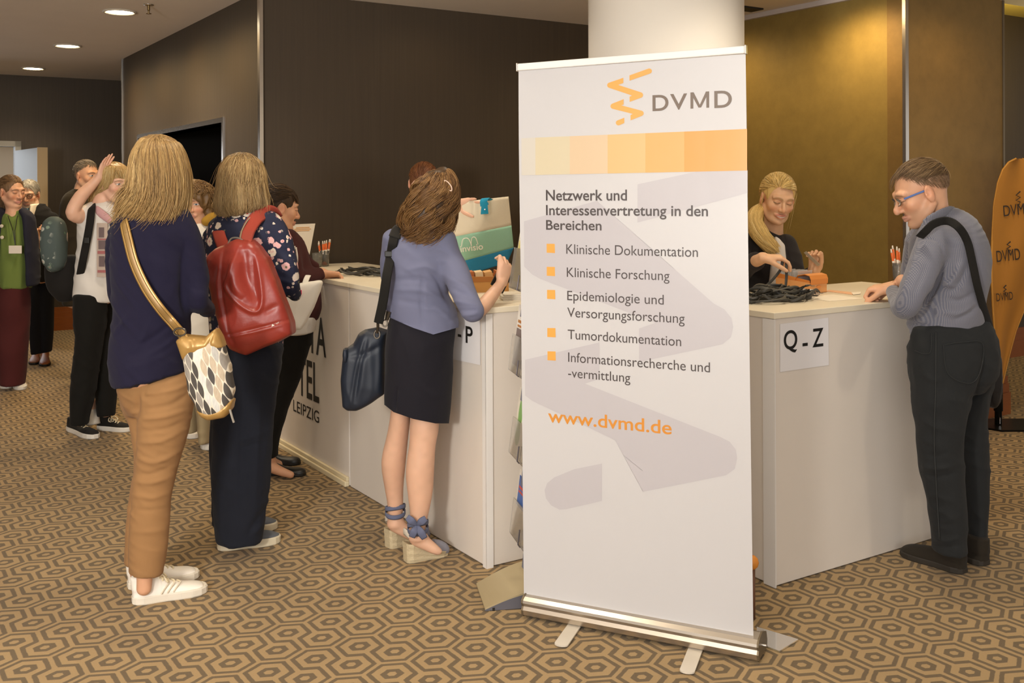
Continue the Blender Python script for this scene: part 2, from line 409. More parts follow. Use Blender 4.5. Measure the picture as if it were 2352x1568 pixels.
obj('housing', boxsn(*(lambda s, n: (s-.12, s+.12, n-.06, n+.06))(cp@BV, cp@NV), ZC-.012, ZC), M('vent_dark', '#2a2622', .6), o)
for q in (.5, 1.3):  # little lamps seen in the dark room
    pp = SN(S0+.9, D0+q, 2.47)
    o = thing('small_spotlight', 'tiny bright spotlight inside the dark doorway, '+('nearer the door jamb' if q < 1 else 'farther from the door jamb'), 'spotlight', pp, 'spotlights in the dark room')
    obj('lamp', lathe(pp, [(.03, .03), (.03, 0), (.02, -.003)], 16), m_lamp, o)
# ---------------------------------------------------------------- counters
HC = 1.07
def counter(name, label, s0, s1, n0, n1, front, extra=None):
    c = SN((s0+s1)/2, (n0+n1)/2, 0)
    o = thing('counter', label, 'counter', c, 'white reception counters')
    tk = .024; e = .006
    obj('cabinet', boxsn(s0+e, s1-e, n0+e, n1-e, .004, HC-tk, .003), m_white, o)
    obj('countertop', boxsn(s0, s1, n0, n1, HC-tk, HC, .002), m_top, o)
    return o
sA, nA = 2.18, 3.59
c1 = counter('c', 'white reception counter unit with the large lettering, standing against the dark wall', sA, sA+.69, nA+1.395, nA+2.795, 's')
c2 = counter('c', 'white reception counter unit behind the woman in the blue blazer', sA, sA+.69, nA, nA+1.393, 's')
sR, nR = 3.013, 2.80
c3 = counter('c', 'white reception counter unit with the Q - Z paper, where the man leans', sR, sR+1.4, nR, nR+.7, 'n')
obj('corner_strip', join(boxsn(sA-.002, sA+.03, nA-.002, nA+.004, .0, HC-.026), boxsn(sA-.002, sA+.004, nA, nA+.03, .0, HC-.026)), M('strip_white', '#ddd8d2', .35), c2)
obj('corner_strip', join(boxsn(sR-.002, sR+.004, nR-.002, nR+.06, .0, HC-.026)), M('strip_white', '#ddd8d2', .35), c3)
obj('plinth', join(boxsn(sA-.02, sA+.006, nA+1.4, nA+2.78, 0, .028, .004), boxsn(sA-.01, sA+.006, nA+1.4, nA+2.78, .028, .05, .004)), m_cream, c1)
m_ink = M('black_ink', '#14110e', .6)
def fitpx(s, plane, nrm, ux, xl, xr, ybl, ytl, bold=0., thick=.001):
    """text on a wall plane fitted to photo pixels: left baseline, right end, cap height"""
    o = onplane(xl, ybl, plane, nrm); t_ = onplane(xl, ytl, plane, nrm); r_ = onplane(xr, ybl, plane, nrm)
    return text_on(s, o, ux, UP, np.dot(r_-o, ux), t_[2]-o[2], bold, thick)
pf = SN(sA+.005, nA, 0)
def left_text(s, xr, ytop, ybot, right_n, w, bold):
    """right-aligned lettering on the front of the left counter"""
    tr = onplane(xr, ytop, pf, BV); br = onplane(xr, ybot, pf, BV)
    o_ = br.copy(); o_ = SN(sA+.0055, (br@NV)+w, br[2])
    return text_on(s, o_, -NV, UP, w, tr[2]-br[2], bold, .0008)
obj('lettering', join(left_text('PENTA', 749, 733, 820, 0, .62, .012), left_text('HOTEL', 733, 836, 925, 0, .62, .012), left_text('LEIPZIG', 733, 945, 972, 0, .40, .004)), m_ink, c1, label='black lettering on the counter front')
# paper signs
def paper(nm, label, plane, nrm, ux, corners, letters):
    P = [onplane(x, y, plane, nrm) for x, y in corners]
    o = thing('paper_sign', label, 'sign', P[3])
    obj('sheet', prism([q-nrm*.0012 for q in P], -nrm*.0006), M('paper_white', '#dedad9', .7), o)
    for s, r in letters: obj('letter' if s != '-' else 'dash', fitpx(s, plane-nrm*.0022, nrm, ux, *r, bold=.012), m_ink, o)
paper('p', 'white paper sheet reading Q - Z taped on the counter front', SN(sR, nR+.005, 0), NV, BV, [(1791, 744), (1902, 729), (1903, 838), (1791, 854)], [('Q', (1800, 1831, 803, 760)), ('-', (1843, 1855, 805, 763)), ('Z', (1866, 1891, 797, 755))])
paper('p', 'white paper sheet ending in P, half hidden behind the navy skirt', SN(sA+.004, nA, 0), BV, -NV, [(1000, 706), (1103, 727), (1104, 838), (1000, 816)], [('H', (1018, 1042, 775, 737)), ('-', (1052, 1060, 781, 745)), ('P', (1070, 1086, 786, 748))])
# ---------------------------------------------------------------- roll-up banner
bl = FL(1200, 1423); br = FL(1738, 1529)
BU = unit(br-bl); BN = np.cross(BU, UP)          # BN points to the camera side
if BN[1] > 0: BN = -BN
BW = np.linalg.norm(br-bl)
bc = (bl+br)/2-BN*.05
ban = thing('roll_up_banner', 'tall white roll-up banner with orange colour bands and black text, standing on the carpet', 'banner', A3(bc[0], bc[1], 0))
BP = bl+BN*(-.035)                                # plane of the printed sheet
def bp(x, y, off=0.): return onplane(x, y, BP, BN)+BN*off
m_vinyl = M('banner_vinyl', '#bfbcbb', .32, spec=.5, var=.01, vs=3)
TL, TR, BR_, BL_ = bp(1191, 163), bp(1712.5, 124), bp(1731, 1506), bp(1203.5, 1388)
nu, nvv = 24, 60; V = []; 
for j in range(nvv+1):
    for i in range(nu+1):
        a, b_ = i/nu, j/nvv
        q = (TL*(1-a)+TR*a)*(1-b_)+(BL_*(1-a)+BR_*a)*b_
        d = .006*math.sin(a*5.2+1)*(1-b_)**2*math.sin(b_*9) 
        V.append(q+BN*d)
Fs = [(j*(nu+1)+i, j*(nu+1)+i+1, (j+1)*(nu+1)+i+1, (j+1)*(nu+1)+i) for j in range(nvv) for i in range(nu)]
V = np.array(V); V2 = np.concatenate([V, V-BN*.0006]); n_ = len(V); Fs = [tuple(reversed(f)) for f in Fs]+[tuple(k+n_ for k in f) for f in Fs]
def warp(P):
    """lay flat artwork onto the gently waving sheet"""
    P = np.asarray(P, float).copy()
    out = P.copy()
    for k, q in enumerate(P):
        h = 1-(q[2]-BL_[2])/(TL[2]-BL_[2]); b_ = min(max(h, 0), 1)
        e = TL*(1-b_)+BL_*b_; a = min(max(np.dot(q-e, BU)/.84, 0), 1)
        out[k] = q+BN*(.006*math.sin(a*5.2+1)*(1-b_)**2*math.sin(b_*9))
    return out
sheet = obj('printed_sheet', (V2, Fs), m_vinyl, ban, smooth=True)
def poly_px(pts, off): 
    return [bp(x, y, off) for x, y in pts]
def flatpoly(pts, off):
    """triangulated flat polygon of pixels, refined so it follows the sheet"""
    bm = bmesh.new(); vs = [bm.verts.new(Vector(p)) for p in poly_px(pts, 0)]
    f = bm.faces.new(vs); bmesh.ops.triangulate(bm, faces=[f], ngon_method='EAR_CLIP')
    bmesh.ops.subdivide_edges(bm, edges=[e for e in bm.edges if e.calc_length() > .09], cuts=2, use_grid_fill=False)
    bmesh.ops.triangulate(bm, faces=bm.faces[:])
    bm.normal_update()
    Vv = np.array([v.co for v in bm.verts]); Ff = [tuple(v.index for v in (f.verts if f.normal.dot(Vector(BN)) > 0 else reversed(f.verts[:]))) for f in bm.faces]; bm.free()
    return warp(Vv)+BN*off, Ff
g1 = [(1464, 420), (1717, 350), (1718, 432), (1464, 508)]
ghost = [
 [(1464, 423), (1609, 392), (1717, 391), (1717, 443), (1464, 511)],
 [(1371, 461), (1371, 538), (1293, 561), (1640, 697), (1664, 710), (1680, 730), (1684, 750), (1679, 774), (1660, 790), (1468, 831), (1468, 754), (1505, 741), (1240, 640), (1222, 630), (1204, 612), (1204, 508)],
 [(1377, 786), (1377, 870), (1342, 880), (1655, 1003), (1676, 1014), (1690, 1032), (1693, 1052), (1688, 1076), (1668, 1091), (1477, 1129), (1477, 1041), (1505, 1031), (1240, 929), (1222, 920), (1206, 908), (1206, 826)],
 [(1383, 1064), (1383, 1150), (1300, 1169), (1285, 1170), (1266, 1160), (1254, 1144), (1251, 1125), (1257, 1109), (1273, 1096), (1319, 1077)],
]
m_ghost = M('banner_grey_print', '#b3aeb0', .32, spec=.5)
obj('grey_zigzag_print', join(*[flatpoly(g, .0006) for g in ghost]), m_ghost, sheet, label='pale grey large zigzag print')
# colour bands
xs = [1199, 1231, 1310, 1396, 1482, 1571, 1716]; bcol = ['#c4bdb0', '#c7ba9c', '#cdb391', '#cfab72', '#d0a05c', '#d39447']
def ytop(x): return 317.5-(x-1198)*(21.5/517)
def ybot(x): return 402.5-(x-1200)*(11./516)
for i in range(6):
    a, b_ = xs[i], xs[i+1]
    obj('colour_band', flatpoly([(a, ytop(a)), (b_, ytop(b_)), (b_, ybot(b_)), (a, ybot(a))], .0012), M('band_%d' % i, bcol[i], .3, spec=.5), sheet)
m_or = M('logo_orange', '#d99a45', .35, spec=.5); m_tx = M('banner_text_dark', '#473f3d', .4); m_tx2 = M('banner_text_brown', '#6a5a4c', .35); m_url = M('banner_text_orange', '#c98433', .4)
def lp(x, y): return (1180+x/4.2, 90+y/4.2)
def rnd(c, r, a0, a1, n=7): return [(c[0]+r*math.cos(math.radians(a0+(a1-a0)*k/n)), c[1]+r*math.sin(math.radians(a0+(a1-a0)*k/n))) for k in range(n+1)]
z1 = [(1117, 400), (1117, 349)]+rnd((1308, 307), 25, -105, 70)
z2 = [(1058, 372), (1058, 422), (1008, 441)]+rnd((1220, 538), 27, -72, 62)+[(1118, 604), (1118, 553), (1142, 543)]+rnd((928, 444), 26, 105, 245)
z3 = [(1060, 578), (1060, 630), (1038, 638)]+rnd((1226, 714), 26, -72, 62)+[(1126, 782), (1126, 731), (1148, 720)]+rnd((960, 646), 26, 105, 245)
z4 = [(1066, 757), (1066, 808)]+rnd((1010, 806), 25, 75, 250)
obj('zigzag_logo', join(*[flatpoly([lp(*q) for q in z], .0012) for z in (z1, z2, z3, z4)]), m_or, sheet, label='orange zigzag logo')
def btext(s, xl, xr, yb, yt, bold=0.):
    o = bp(xl, yb); r = bp(xr, yb); t_ = bp(xl, yt)
    Vv, Ff = text_on(s, o, BU, UP, np.dot(r-o, BU), t_[2]-o[2], bold, 0.)
    Vv = warp(Vv)+BN*.0012
    return Vv, Ff
obj('logo_letters', join(btext('D', 1498.5, 1535, 254.5, 218.5, .012), btext('V', 1539, 1578, 251.5, 216, .012), *[flatpoly([(1585.5+43*u, 249.5-2.5*u-37.3*v) for u, v in q], .0012) for q in (((0, 0), (0, 1), (.15, 1), (.15, 0)), ((.85, 0), (.85, 1), (1, 1), (1, 0)), ((0, 1), (.17, 1), (.57, .04), (.43, .04)), ((.83, 1), (1, 1), (.57, .04), (.43, .04)))], btext('D', 1640.5, 1681, 247.5, 209, .012)), m_tx2, sheet)
for g in (btext('Netzwerk und', 1255, 1440, 460, 436, .014), btext('Interessenvertretung in den', 1255, 1626, 493.5, 470.5, .014), btext('Bereichen', 1255, 1382, 527, 505, .014)): obj('heading_line', g, m_tx, sheet)
for g in (btext('Klinische Dokumentation', 1301, 1603, 582.5, 560.5), btext('Klinische Forschung', 1302, 1538, 635.5, 614), btext('Epidemiologie und', 1303, 1525, 689, 667.5), btext('Versorgungsforschung', 1303, 1573, 727.5, 706), btext('Tumordokumentation', 1304, 1565, 778, 756.5), btext('Informationsrecherche und', 1305, 1631, 830.5, 809), btext('-vermittlung', 1305, 1448, 866, 845)): obj('list_line', g, m_tx, sheet)
for (x, y) in ((1256, 559.5), (1256, 612.5), (1256.5, 665.5), (1257, 753), (1257.5, 806.5)):
    obj('bullet', flatpoly([(x, y), (x+18.5, y+.3), (x+19, y+21.5), (x, y+20.5)], .0012), m_or, sheet)
obj('web_address', btext('www.dvmd.de', 1259, 1543, 968, 939, .012), m_url, sheet)
# rails, cassette, feet, pole
m_alu = M('aluminium_satin', '#bdb3a6', .32, .9); m_rail = M('white_rail', '#e4e0da', .35)
rl, rr = bp(1189, 155), bp(1713, 114)
rc = (rl+rr)/2; ru = unit(rr-rl); rz = np.cross(BN, ru); rz = rz if rz[2] > 0 else -rz
obj('top_rail', box(rc, (np.linalg.norm(rr-rl)/2-.002, .009, .013), [ru, BN, rz], .004), m_rail, ban)
for e in (rl, rr): obj('rail_cap', box(e, (.003, .0105, .0155), [ru, BN, rz], .002), m_alu, ban)
prof = [(.0, .012), (.012, .004), (.024, .012), (.028, .03), (.020, .042), (.028, .055), (.026, .064), (.012, .074), (-.03, .082), (-.085, .062), (-.1, .03), (-.095, .008)]
cs = bl-BN*.03
V = [cs+BN*a+UP*(b_+.004)+BU*0 for a, b_ in prof]+[cs+BN*a+UP*(b_+.004)+BU*BW for a, b_ in prof]
k = len(prof); obj('cassette', (np.array(V), [tuple(range(k)), tuple(range(2*k-1, k-1, -1))]+[(i, k+i, k+(i+1) % k, (i+1) % k) for i in range(k)]), m_alu, ban)
for e, sgn in ((bl, -1), (br, 1)):
    P = [e-BN*.03+BN*a*1.08+UP*(b_*1.06+.002) for a, b_ in prof]; obj('end_cap', prism(P, BU*sgn*.006), M('cap_grey', '#6d5f4a', .4, .4), ban)
obj('pin', lathe(br-BN*.05+BU*.006+UP*.05, [(.004, 0), (.004, .015)], 12, BU), m_chrome, ban)
for (x0, y0, x1, y1) in ((1313, 1447, 1287, 1484), (1593, 1504, 1577, 1546)):
    a = FL(x0, y0, .004); c = FL(x1, y1, .004); d = unit(c-a); w_ = np.cross(UP, d)*.024
    a = a-d*.1
    arc = [c-d*.012+w_*math.cos(q)+d*.016*math.sin(q) for q in np.linspace(0, math.pi, 9)]
    obj('foot', prism([a+w_]+arc+[a-w_], UP*.005), M('foot_white', '#d6cdbd', .35, .2), ban)
obj('support_pole', sweep([(bl+br)/2-BN*.07+UP*.06, (TL+TR)/2-BN*.02-UP*.02], .009), m_alu, ban, smooth=True)
# clear acrylic plate on the floor beside the banner
q = [FL(1733, 1441, .004), FL(1800, 1454, .004), FL(1833, 1475, .004), FL(1790, 1496, .004), FL(1752, 1480, .004)]
q = [FL(1738, 1441, .003), FL(1834, 1470, .003), FL(1790, 1497, .003), FL(1738, 1477, .003)]
o = tag(obj('acrylic_plate', prism(q, UP*.004), M('clear_acrylic', '#e8efe8', .05, trans=.95, spec=.6)), 'clear acrylic plate lying flat on the carpet beside the banner foot', 'acrylic plate')
# orange ball on a brown post behind the banner
pp = FL(1727.5, 1420)
o = thing('marker_post', 'brown post with an orange ball showing behind the banner edge', 'post', pp)
zb = W(1727, 1291, pp[1])[2]
obj('post', sweep([pp, pp+UP*(zb-.02)], .012), M('brown_post', '#6e4a34', .6), o, smooth=True)
obj('ball', lathe(pp+UP*zb, [(.001, -.026), (.012, -.023), (.021, -.014), (.025, 0), (.021, .014), (.012, .023), (.001, .026)], 24), M('orange_plastic', '#d98a32', .5), o, smooth=True)
# ---------------------------------------------------------------- brochure stand (acrylic pockets facing the queue)
bs = A3(.05, 3.93, 0)
st = thing('brochure_stand', 'silver brochure stand with clear acrylic pockets beside the banner', 'brochure stand', bs)
wd_ = unit(A3(.05, -.21, 0)); pn = unit(np.cross(UP, wd_));  pn = pn if pn[0] < 0 else -pn
q = [FL(1093, 1343), FL(1112, 1402), FL(1230, 1392), FL(1230, 1322)]
# curved base plate
ni = 10; V = []
A_, B_, C_, D_ = FL(1094, 1346), FL(1114, 1404), FL(1250, 1394), FL(1225, 1318)
for i in range(ni+1):
    a = i/ni; h = .012+.05*math.sin(a*math.pi*.55)
    V += [A_*(1-a)+D_*a+UP*h, B_*(1-a)+C_*a+UP*h]
V = np.array(V); Vb = V.copy(); Vb[:, 2] -= .006
Fs = [(2*i, 2*i+2, 2*i+3, 2*i+1) for i in range(ni)]; n_ = len(V)
Fs = Fs+[tuple(k+n_ for k in reversed(f)) for f in Fs]+[(2*i+1, 2*i+3, 2*i+3+n_, 2*i+1+n_) for i in range(ni)]+[(2*i+2, 2*i, 2*i+n_, 2*i+2+n_) for i in range(ni)]+[(0, 1, 1+n_, n_)]
obj('base_plate', (np.concatenate([V, Vb]), Fs), M('base_champagne', '#c2b28c', .4, .5), st)
fr_ = [tuple(B_*(1-a)+C_*a+UP*(.006+.05*math.sin(a*math.pi*.55))-(BU*0)) for a in np.linspace(0, 1, 9)]
obj('base_front', prism(fr_+[tuple(C_+UP*.002), tuple(B_+UP*.002)], (A_-B_)*.02), M('base_blue_grey', '#5c5a60', .5), st)
obj('rubber_foot', box(FL(1131, 1398, .006), (.009, .004, .006)), m_black, st)
obj('pole', sweep([bs+wd_*.11-pn*.06, bs+wd_*.11-pn*.06+UP*1.5], .014), m_alu, st, smooth=True)
m_acr = M('pocket_acrylic', '#efe9df', .06, trans=.85, spec=.5)
tiers = [(1172, 660, 1198, 484, '#d8c878', '#e8e2d0', '#c9b23c'), (1171, 848, 1190, 690, '#7a6a66', '#e9e4dc', '#b5742c'), (1172, 1038, 1192, 880, '#7fae5e', '#e4dccb', '#5b9a3a'), (1174, 1222, 1192, 1068, '#3d63a8', '#e8e0d2', '#c2483a')]
for i, (x0, y0, x1, y1, c1_, c2_, c3_) in enumerate(tiers):
    b0 = W(x0, y0, 4.05); t0 = W(x1, y1, 4.07)
    up_ = t0-b0; L = np.linalg.norm(up_); up_ = up_/L; nr = unit(np.cross(wd_, up_)); nr = nr if nr[0] < 0 else -nr
    w_ = .225
    def quad(a0, a1, h0, h1, off, th):
        P = [b0+wd_*a0+up_*h0+nr*off, b0+wd_*a1+up_*h0+nr*off, b0+wd_*a1+up_*h1+nr*off, b0+wd_*a0+up_*h1+nr*off]
        return prism(P, nr*th)
    pk = obj('pocket', join(quad(0, w_, 0, L, -.02, .003), quad(0, w_, 0, L*.52, .004, .003), quad(0, .003, 0, L*.5, -.02, .024), quad(w_-.003, w_, 0, L*.5, -.02, .024), quad(0, w_, 0, .003, -.02, .024)), m_acr, st)
    obj('hinge_bar', join(quad(.09, .13, -.10, .06, -.045, .012)), M('stand_blue_grey', '#7b7f92', .4, .3), pk)
    obj('wire_clip', sweep([b0+wd_*.16+up_*.06+nr*.012, b0+wd_*.16+up_*.004+nr*.012, b0+wd_*.19+up_*.004+nr*.012], .0025), M('wire_dark', '#5a5458', .4, .5), pk)
    bro = thing('brochure', ['yellow and white brochure in the top pocket of the brochure stand', 'brown and grey brochure in the second pocket from the top of the stand', 'white brochure with a green plant picture in the third pocket of the stand', 'blue and white brochure in the lowest pocket of the stand'][i], 'brochure', b0, 'brochures in the stand')
    obj('cover', quad(.01, w_-.01, .006, L*.95, -.010, .006), M('bro_'+c2_, c2_, .4), bro)
    if i == 2:
        leaf = [b0+wd_*(.07+.03*math.cos(q))+up_*(L*.62+L*.22*math.sin(q))-nr*.0034 for q in np.linspace(0, 6.28, 20)[:-1]]
        obj('picture', join(prism(leaf, nr*.0005), prism([b0+wd_*(.06+.035*math.cos(q)+.01)+up_*(L*.32+L*.16*math.sin(q))-nr*.0034 for q in np.linspace(0, 6.28, 20)[:-1]], nr*.0005)), M('bro_'+c1_, c1_, .4), bro)
    else:
        obj('picture', quad(.02, w_-.02, L*(.1 if i != 3 else .45), L*(.62 if i != 3 else .88), -.0036, .0006), M('bro_'+c1_, c1_, .4), bro)
        obj('title_bar', join(quad(.03, w_-.05, L*.7, L*.74, -.0032, .0008), quad(.03, w_-.09, L*.64, L*.67, -.0032, .0008)), M('bro_'+c3_, c3_, .4), bro)
# ---------------------------------------------------------------- implicit-surface modelling
def vnoise(P, seed=0):
    P = np.asarray(P, float)+seed*17.13; I = np.floor(P).astype(np.int64); f = P-I; f = f*f*(3-2*f)
    def h(i, j, k):
        n = (i*374761393+j*668265263+k*2147483647+seed*1013904223) & 0xffffffff
        n = ((n ^ (n >> 13))*1274126177) & 0xffffffff
        return ((n ^ (n >> 16)) & 0xffff)/65535.
    x, y, z = I[:, 0], I[:, 1], I[:, 2]; r = 0
    for a in (0, 1):
        for b in (0, 1):
            for c in (0, 1):
                w = (f[:, 0] if a else 1-f[:, 0])*(f[:, 1] if b else 1-f[:, 1])*(f[:, 2] if c else 1-f[:, 2])
                r = r+w*h(x+a, y+b, z+c)
    return r
def smin(a, b, k):
    if k <= 0: return np.minimum(a, b)
    h = np.clip(.5+.5*(b-a)/k, 0, 1); return b*(1-h)+a*h-k*h*(1-h)
class SDF:
    def __init__(s): s.p = []
    def tube(s, P, ra, rb=None, side=None, k=.02, n=None, flat=(0, 0), sub=0, p=2., cap=3.5):
        P = np.asarray(P, float); m = len(P); ra = np.broadcast_to(np.asarray(ra, float), (m,)); rb_ = None if rb is None else np.broadcast_to(np.asarray(rb, float), (m,))
        if n is None: n = 3*(m-1)+1 if m > 2 else 2
        if n != m:
            P2 = crom(P, n); ra = np.maximum(crom(ra, n)[:, 0], .002); rb_ = None if rb_ is None else np.maximum(crom(rb_, n)[:, 0], .002); P = P2
        s.p.append(('t', P, ra, rb_, None if side is None else np.asarray(side, float), k, flat, p, cap, sub)); return s
    def ell(s, c, r, R=None, k=.015, sub=0):
        s.p.append(('e', np.asarray(c, float), np.broadcast_to(np.asarray(r, float), (3,)), np.eye(3) if R is None else np.asarray(R, float), k, sub)); return s
    def box(s, c, h, R=None, rnd=.01, k=.01, sub=0):
        s.p.append(('b', np.asarray(c, float), np.asarray(h, float), np.eye(3) if R is None else np.asarray(R, float), rnd, k, sub)); return s
    def poly(s, pts, d, hy, rnd=.02, bulge=.0, R=.08, k=.008, sub=0):
        """outline in photo pixels at depth d, with real thickness"""
        P = np.array([W(x, y, d) for x, y in pts]); s.p.append(('g', P[:, [0, 2]], d, hy, rnd, bulge, R, k, sub)); return s
    def bounds(s, q):
        if q[0] == 'g':
            a, b = q[1].min(0), q[1].max(0); h = q[3]+q[5]+.01; return np.array([a[0], q[2]-h, a[1]]), np.array([b[0], q[2]+h, b[1]])
        if q[0] == 't':
            r = q[2] if q[3] is None else np.maximum(q[2], q[3]); return (q[1]-r[:, None]).min(0), (q[1]+r[:, None]).max(0)
        if q[0] == 'e':
            e = np.sqrt(((q[3]*q[2][:, None])**2).sum(0)); return q[1]-e, q[1]+e
        e = np.abs(q[3]*q[2][:, None]).sum(0)+q[4]; return q[1]-e, q[1]+e
    def mesh(s, h, smooth=2, disp=None):
        bb = [s.bounds(q) for q in s.p if not q[-1]]
        lo = np.min([b[0] for b in bb], 0)-4*h-.01; hi = np.max([b[1] for b in bb], 0)+4*h+.01
        n = np.ceil((hi-lo)/h).astype(int)+1
        ax = [lo[i]+np.arange(n[i])*h for i in range(3)]
        Fd = np.full(n, 1., np.float32)
        def rngs(a, b): return [slice(max(0, int((a[i]-lo[i])/h)), min(n[i], int((b[i]-lo[i])/h)+2)) for i in range(3)]
        for q in s.p:
            k = q[5] if q[0] == 't' else q[-2]; mg = max(k, 0)+3*h+.006
            a, b = s.bounds(q); R = rngs(a-mg, b+mg)
            if any(r.stop <= r.start for r in R): continue
            sh = tuple(r.stop-r.start for r in R)
            if q[0] == 't':
                _, P, ra, rb, side, k, flat, pw, cap, sub = q; D = np.full(sh, 1., np.float32)
                for i in range(len(P)-1):
                    A, B = P[i], P[i+1]; L = np.linalg.norm(B-A)
                    if L < 1e-7: continue
                    w = (B-A)/L; rm = max(ra[i], ra[i+1], *( (rb[i], rb[i+1]) if rb is not None else (0, 0)))+mg
                    r2 = rngs(np.minimum(A, B)-rm, np.maximum(A, B)+rm)
                    r2 = [slice(max(r2[j].start, R[j].start), min(r2[j].stop, R[j].stop)) for j in range(3)]
                    if any(r.stop <= r.start for r in r2): continue
                    x = (ax[0][r2[0]]-A[0])[:, None, None]; y = (ax[1][r2[1]]-A[1])[None, :, None]; z = (ax[2][r2[2]]-A[2])[None, None, :]
                    t = x*w[0]+y*w[1]+z*w[2]; tc = np.clip(t, 0, L); e = t-tc; u = tc/L
                    if rb is None:
                        d = np.sqrt(np.maximum((x-w[0]*tc)**2+(y-w[1]*tc)**2+(z-w[2]*tc)**2, 1e-12))-(ra[i]+(ra[i+1]-ra[i])*u)
                        e2 = e
                    else:
                        sv = unit(side-w*np.dot(side, w)); uv = np.cross(w, sv)
                        ca = x*sv[0]+y*sv[1]+z*sv[2]; cb = x*uv[0]+y*uv[1]+z*uv[2]
                        Ra = ra[i]+(ra[i+1]-ra[i])*u; Rb = rb[i]+(rb[i+1]-rb[i])*u; Rm = np.minimum(Ra, Rb); e = e*cap
                        d = ((np.sqrt((ca/Ra)**2+(cb/Rb)**2+(e/Rm)**2) if pw == 2 else (np.abs(ca/Ra)**pw+np.abs(cb/Rb)**pw+np.abs(e/Rm)**pw)**(1/pw))-1)*Rm
                    if flat[0] and i == 0: d = np.maximum(d, -t)
                    if flat[1] and i == len(P)-2: d = np.maximum(d, t-L)
                    loc = tuple(slice(r2[j].start-R[j].start, r2[j].stop-R[j].start) for j in range(3))
                    D[loc] = np.minimum(D[loc], d)
            elif q[0] == 'g':
                _, G, yc, hy, rnd_, bul, RR, k, sub = q; xx, zz = np.meshgrid(ax[0][R[0]], ax[2][R[2]], indexing='ij'); m2 = np.full(xx.shape, 1e9); ins = np.zeros(xx.shape, bool)
                for i in range(len(G)):
                    a_, b_ = G[i], G[(i+1) % len(G)]; e_ = b_-a_; t = np.clip(((xx-a_[0])*e_[0]+(zz-a_[1])*e_[1])/((e_**2).sum()+1e-12), 0, 1)
                    m2 = np.minimum(m2, (xx-a_[0]-e_[0]*t)**2+(zz-a_[1]-e_[1]*t)**2)
                    c_ = (a_[1] > zz) != (b_[1] > zz); ins ^= c_ & (xx < (b_[0]-a_[0])*(zz-a_[1])/(b_[1]-a_[1]+1e-12)+a_[0])
                s2 = np.where(ins, -1, 1)*np.sqrt(m2); hv = hy+bul*np.sqrt(np.clip(-s2/RR, 0, 1)); q2 = (s2+rnd_)[:, None, :]
                qy = np.abs(ax[1][R[1]]-yc)[None, :, None]-hv[:, None, :]+rnd_
                D = np.minimum(np.maximum(q2, qy), 0)+np.sqrt(np.maximum(q2, 0)**2+np.maximum(qy, 0)**2)-rnd_
            else:
                x = (ax[0][R[0]]-q[1][0])[:, None, None]; y = (ax[1][R[1]]-q[1][1])[None, :, None]; z = (ax[2][R[2]]-q[1][2])[None, None, :]
                Rm = q[3]; l = [x*Rm[j, 0]+y*Rm[j, 1]+z*Rm[j, 2] for j in range(3)]
                if q[0] == 'e':
                    r = q[2]; k0 = np.sqrt((l[0]/r[0])**2+(l[1]/r[1])**2+(l[2]/r[2])**2)
                    k1 = np.sqrt((l[0]/r[0]**2)**2+(l[1]/r[1]**2)**2+(l[2]/r[2]**2)**2)+1e-9
                    D = np.where(k0 < .3, (k0-1)*r.min(), k0*(k0-1)/k1); k, sub = q[4], q[5]
                else:
                    hh = q[2]-q[4]; g = [np.abs(l[j])-hh[j] for j in range(3)]
                    D = np.sqrt(sum(np.maximum(v, 0)**2 for v in g))+np.minimum(np.maximum(np.maximum(g[0], g[1]), g[2]), 0)-q[4]; k, sub = q[5], q[6]
            Rt = tuple(R)
            Fd[Rt] = -smin(-Fd[Rt], D, k) if sub else smin(Fd[Rt], D, k)
        V, Q = surface_nets(Fd, lo, h)
        if smooth: V = relax(V, Q, smooth)
        if disp is not None:
            N = vnormals(V, Q); V = V+N*disp(V, N)[:, None]
        return V, Q
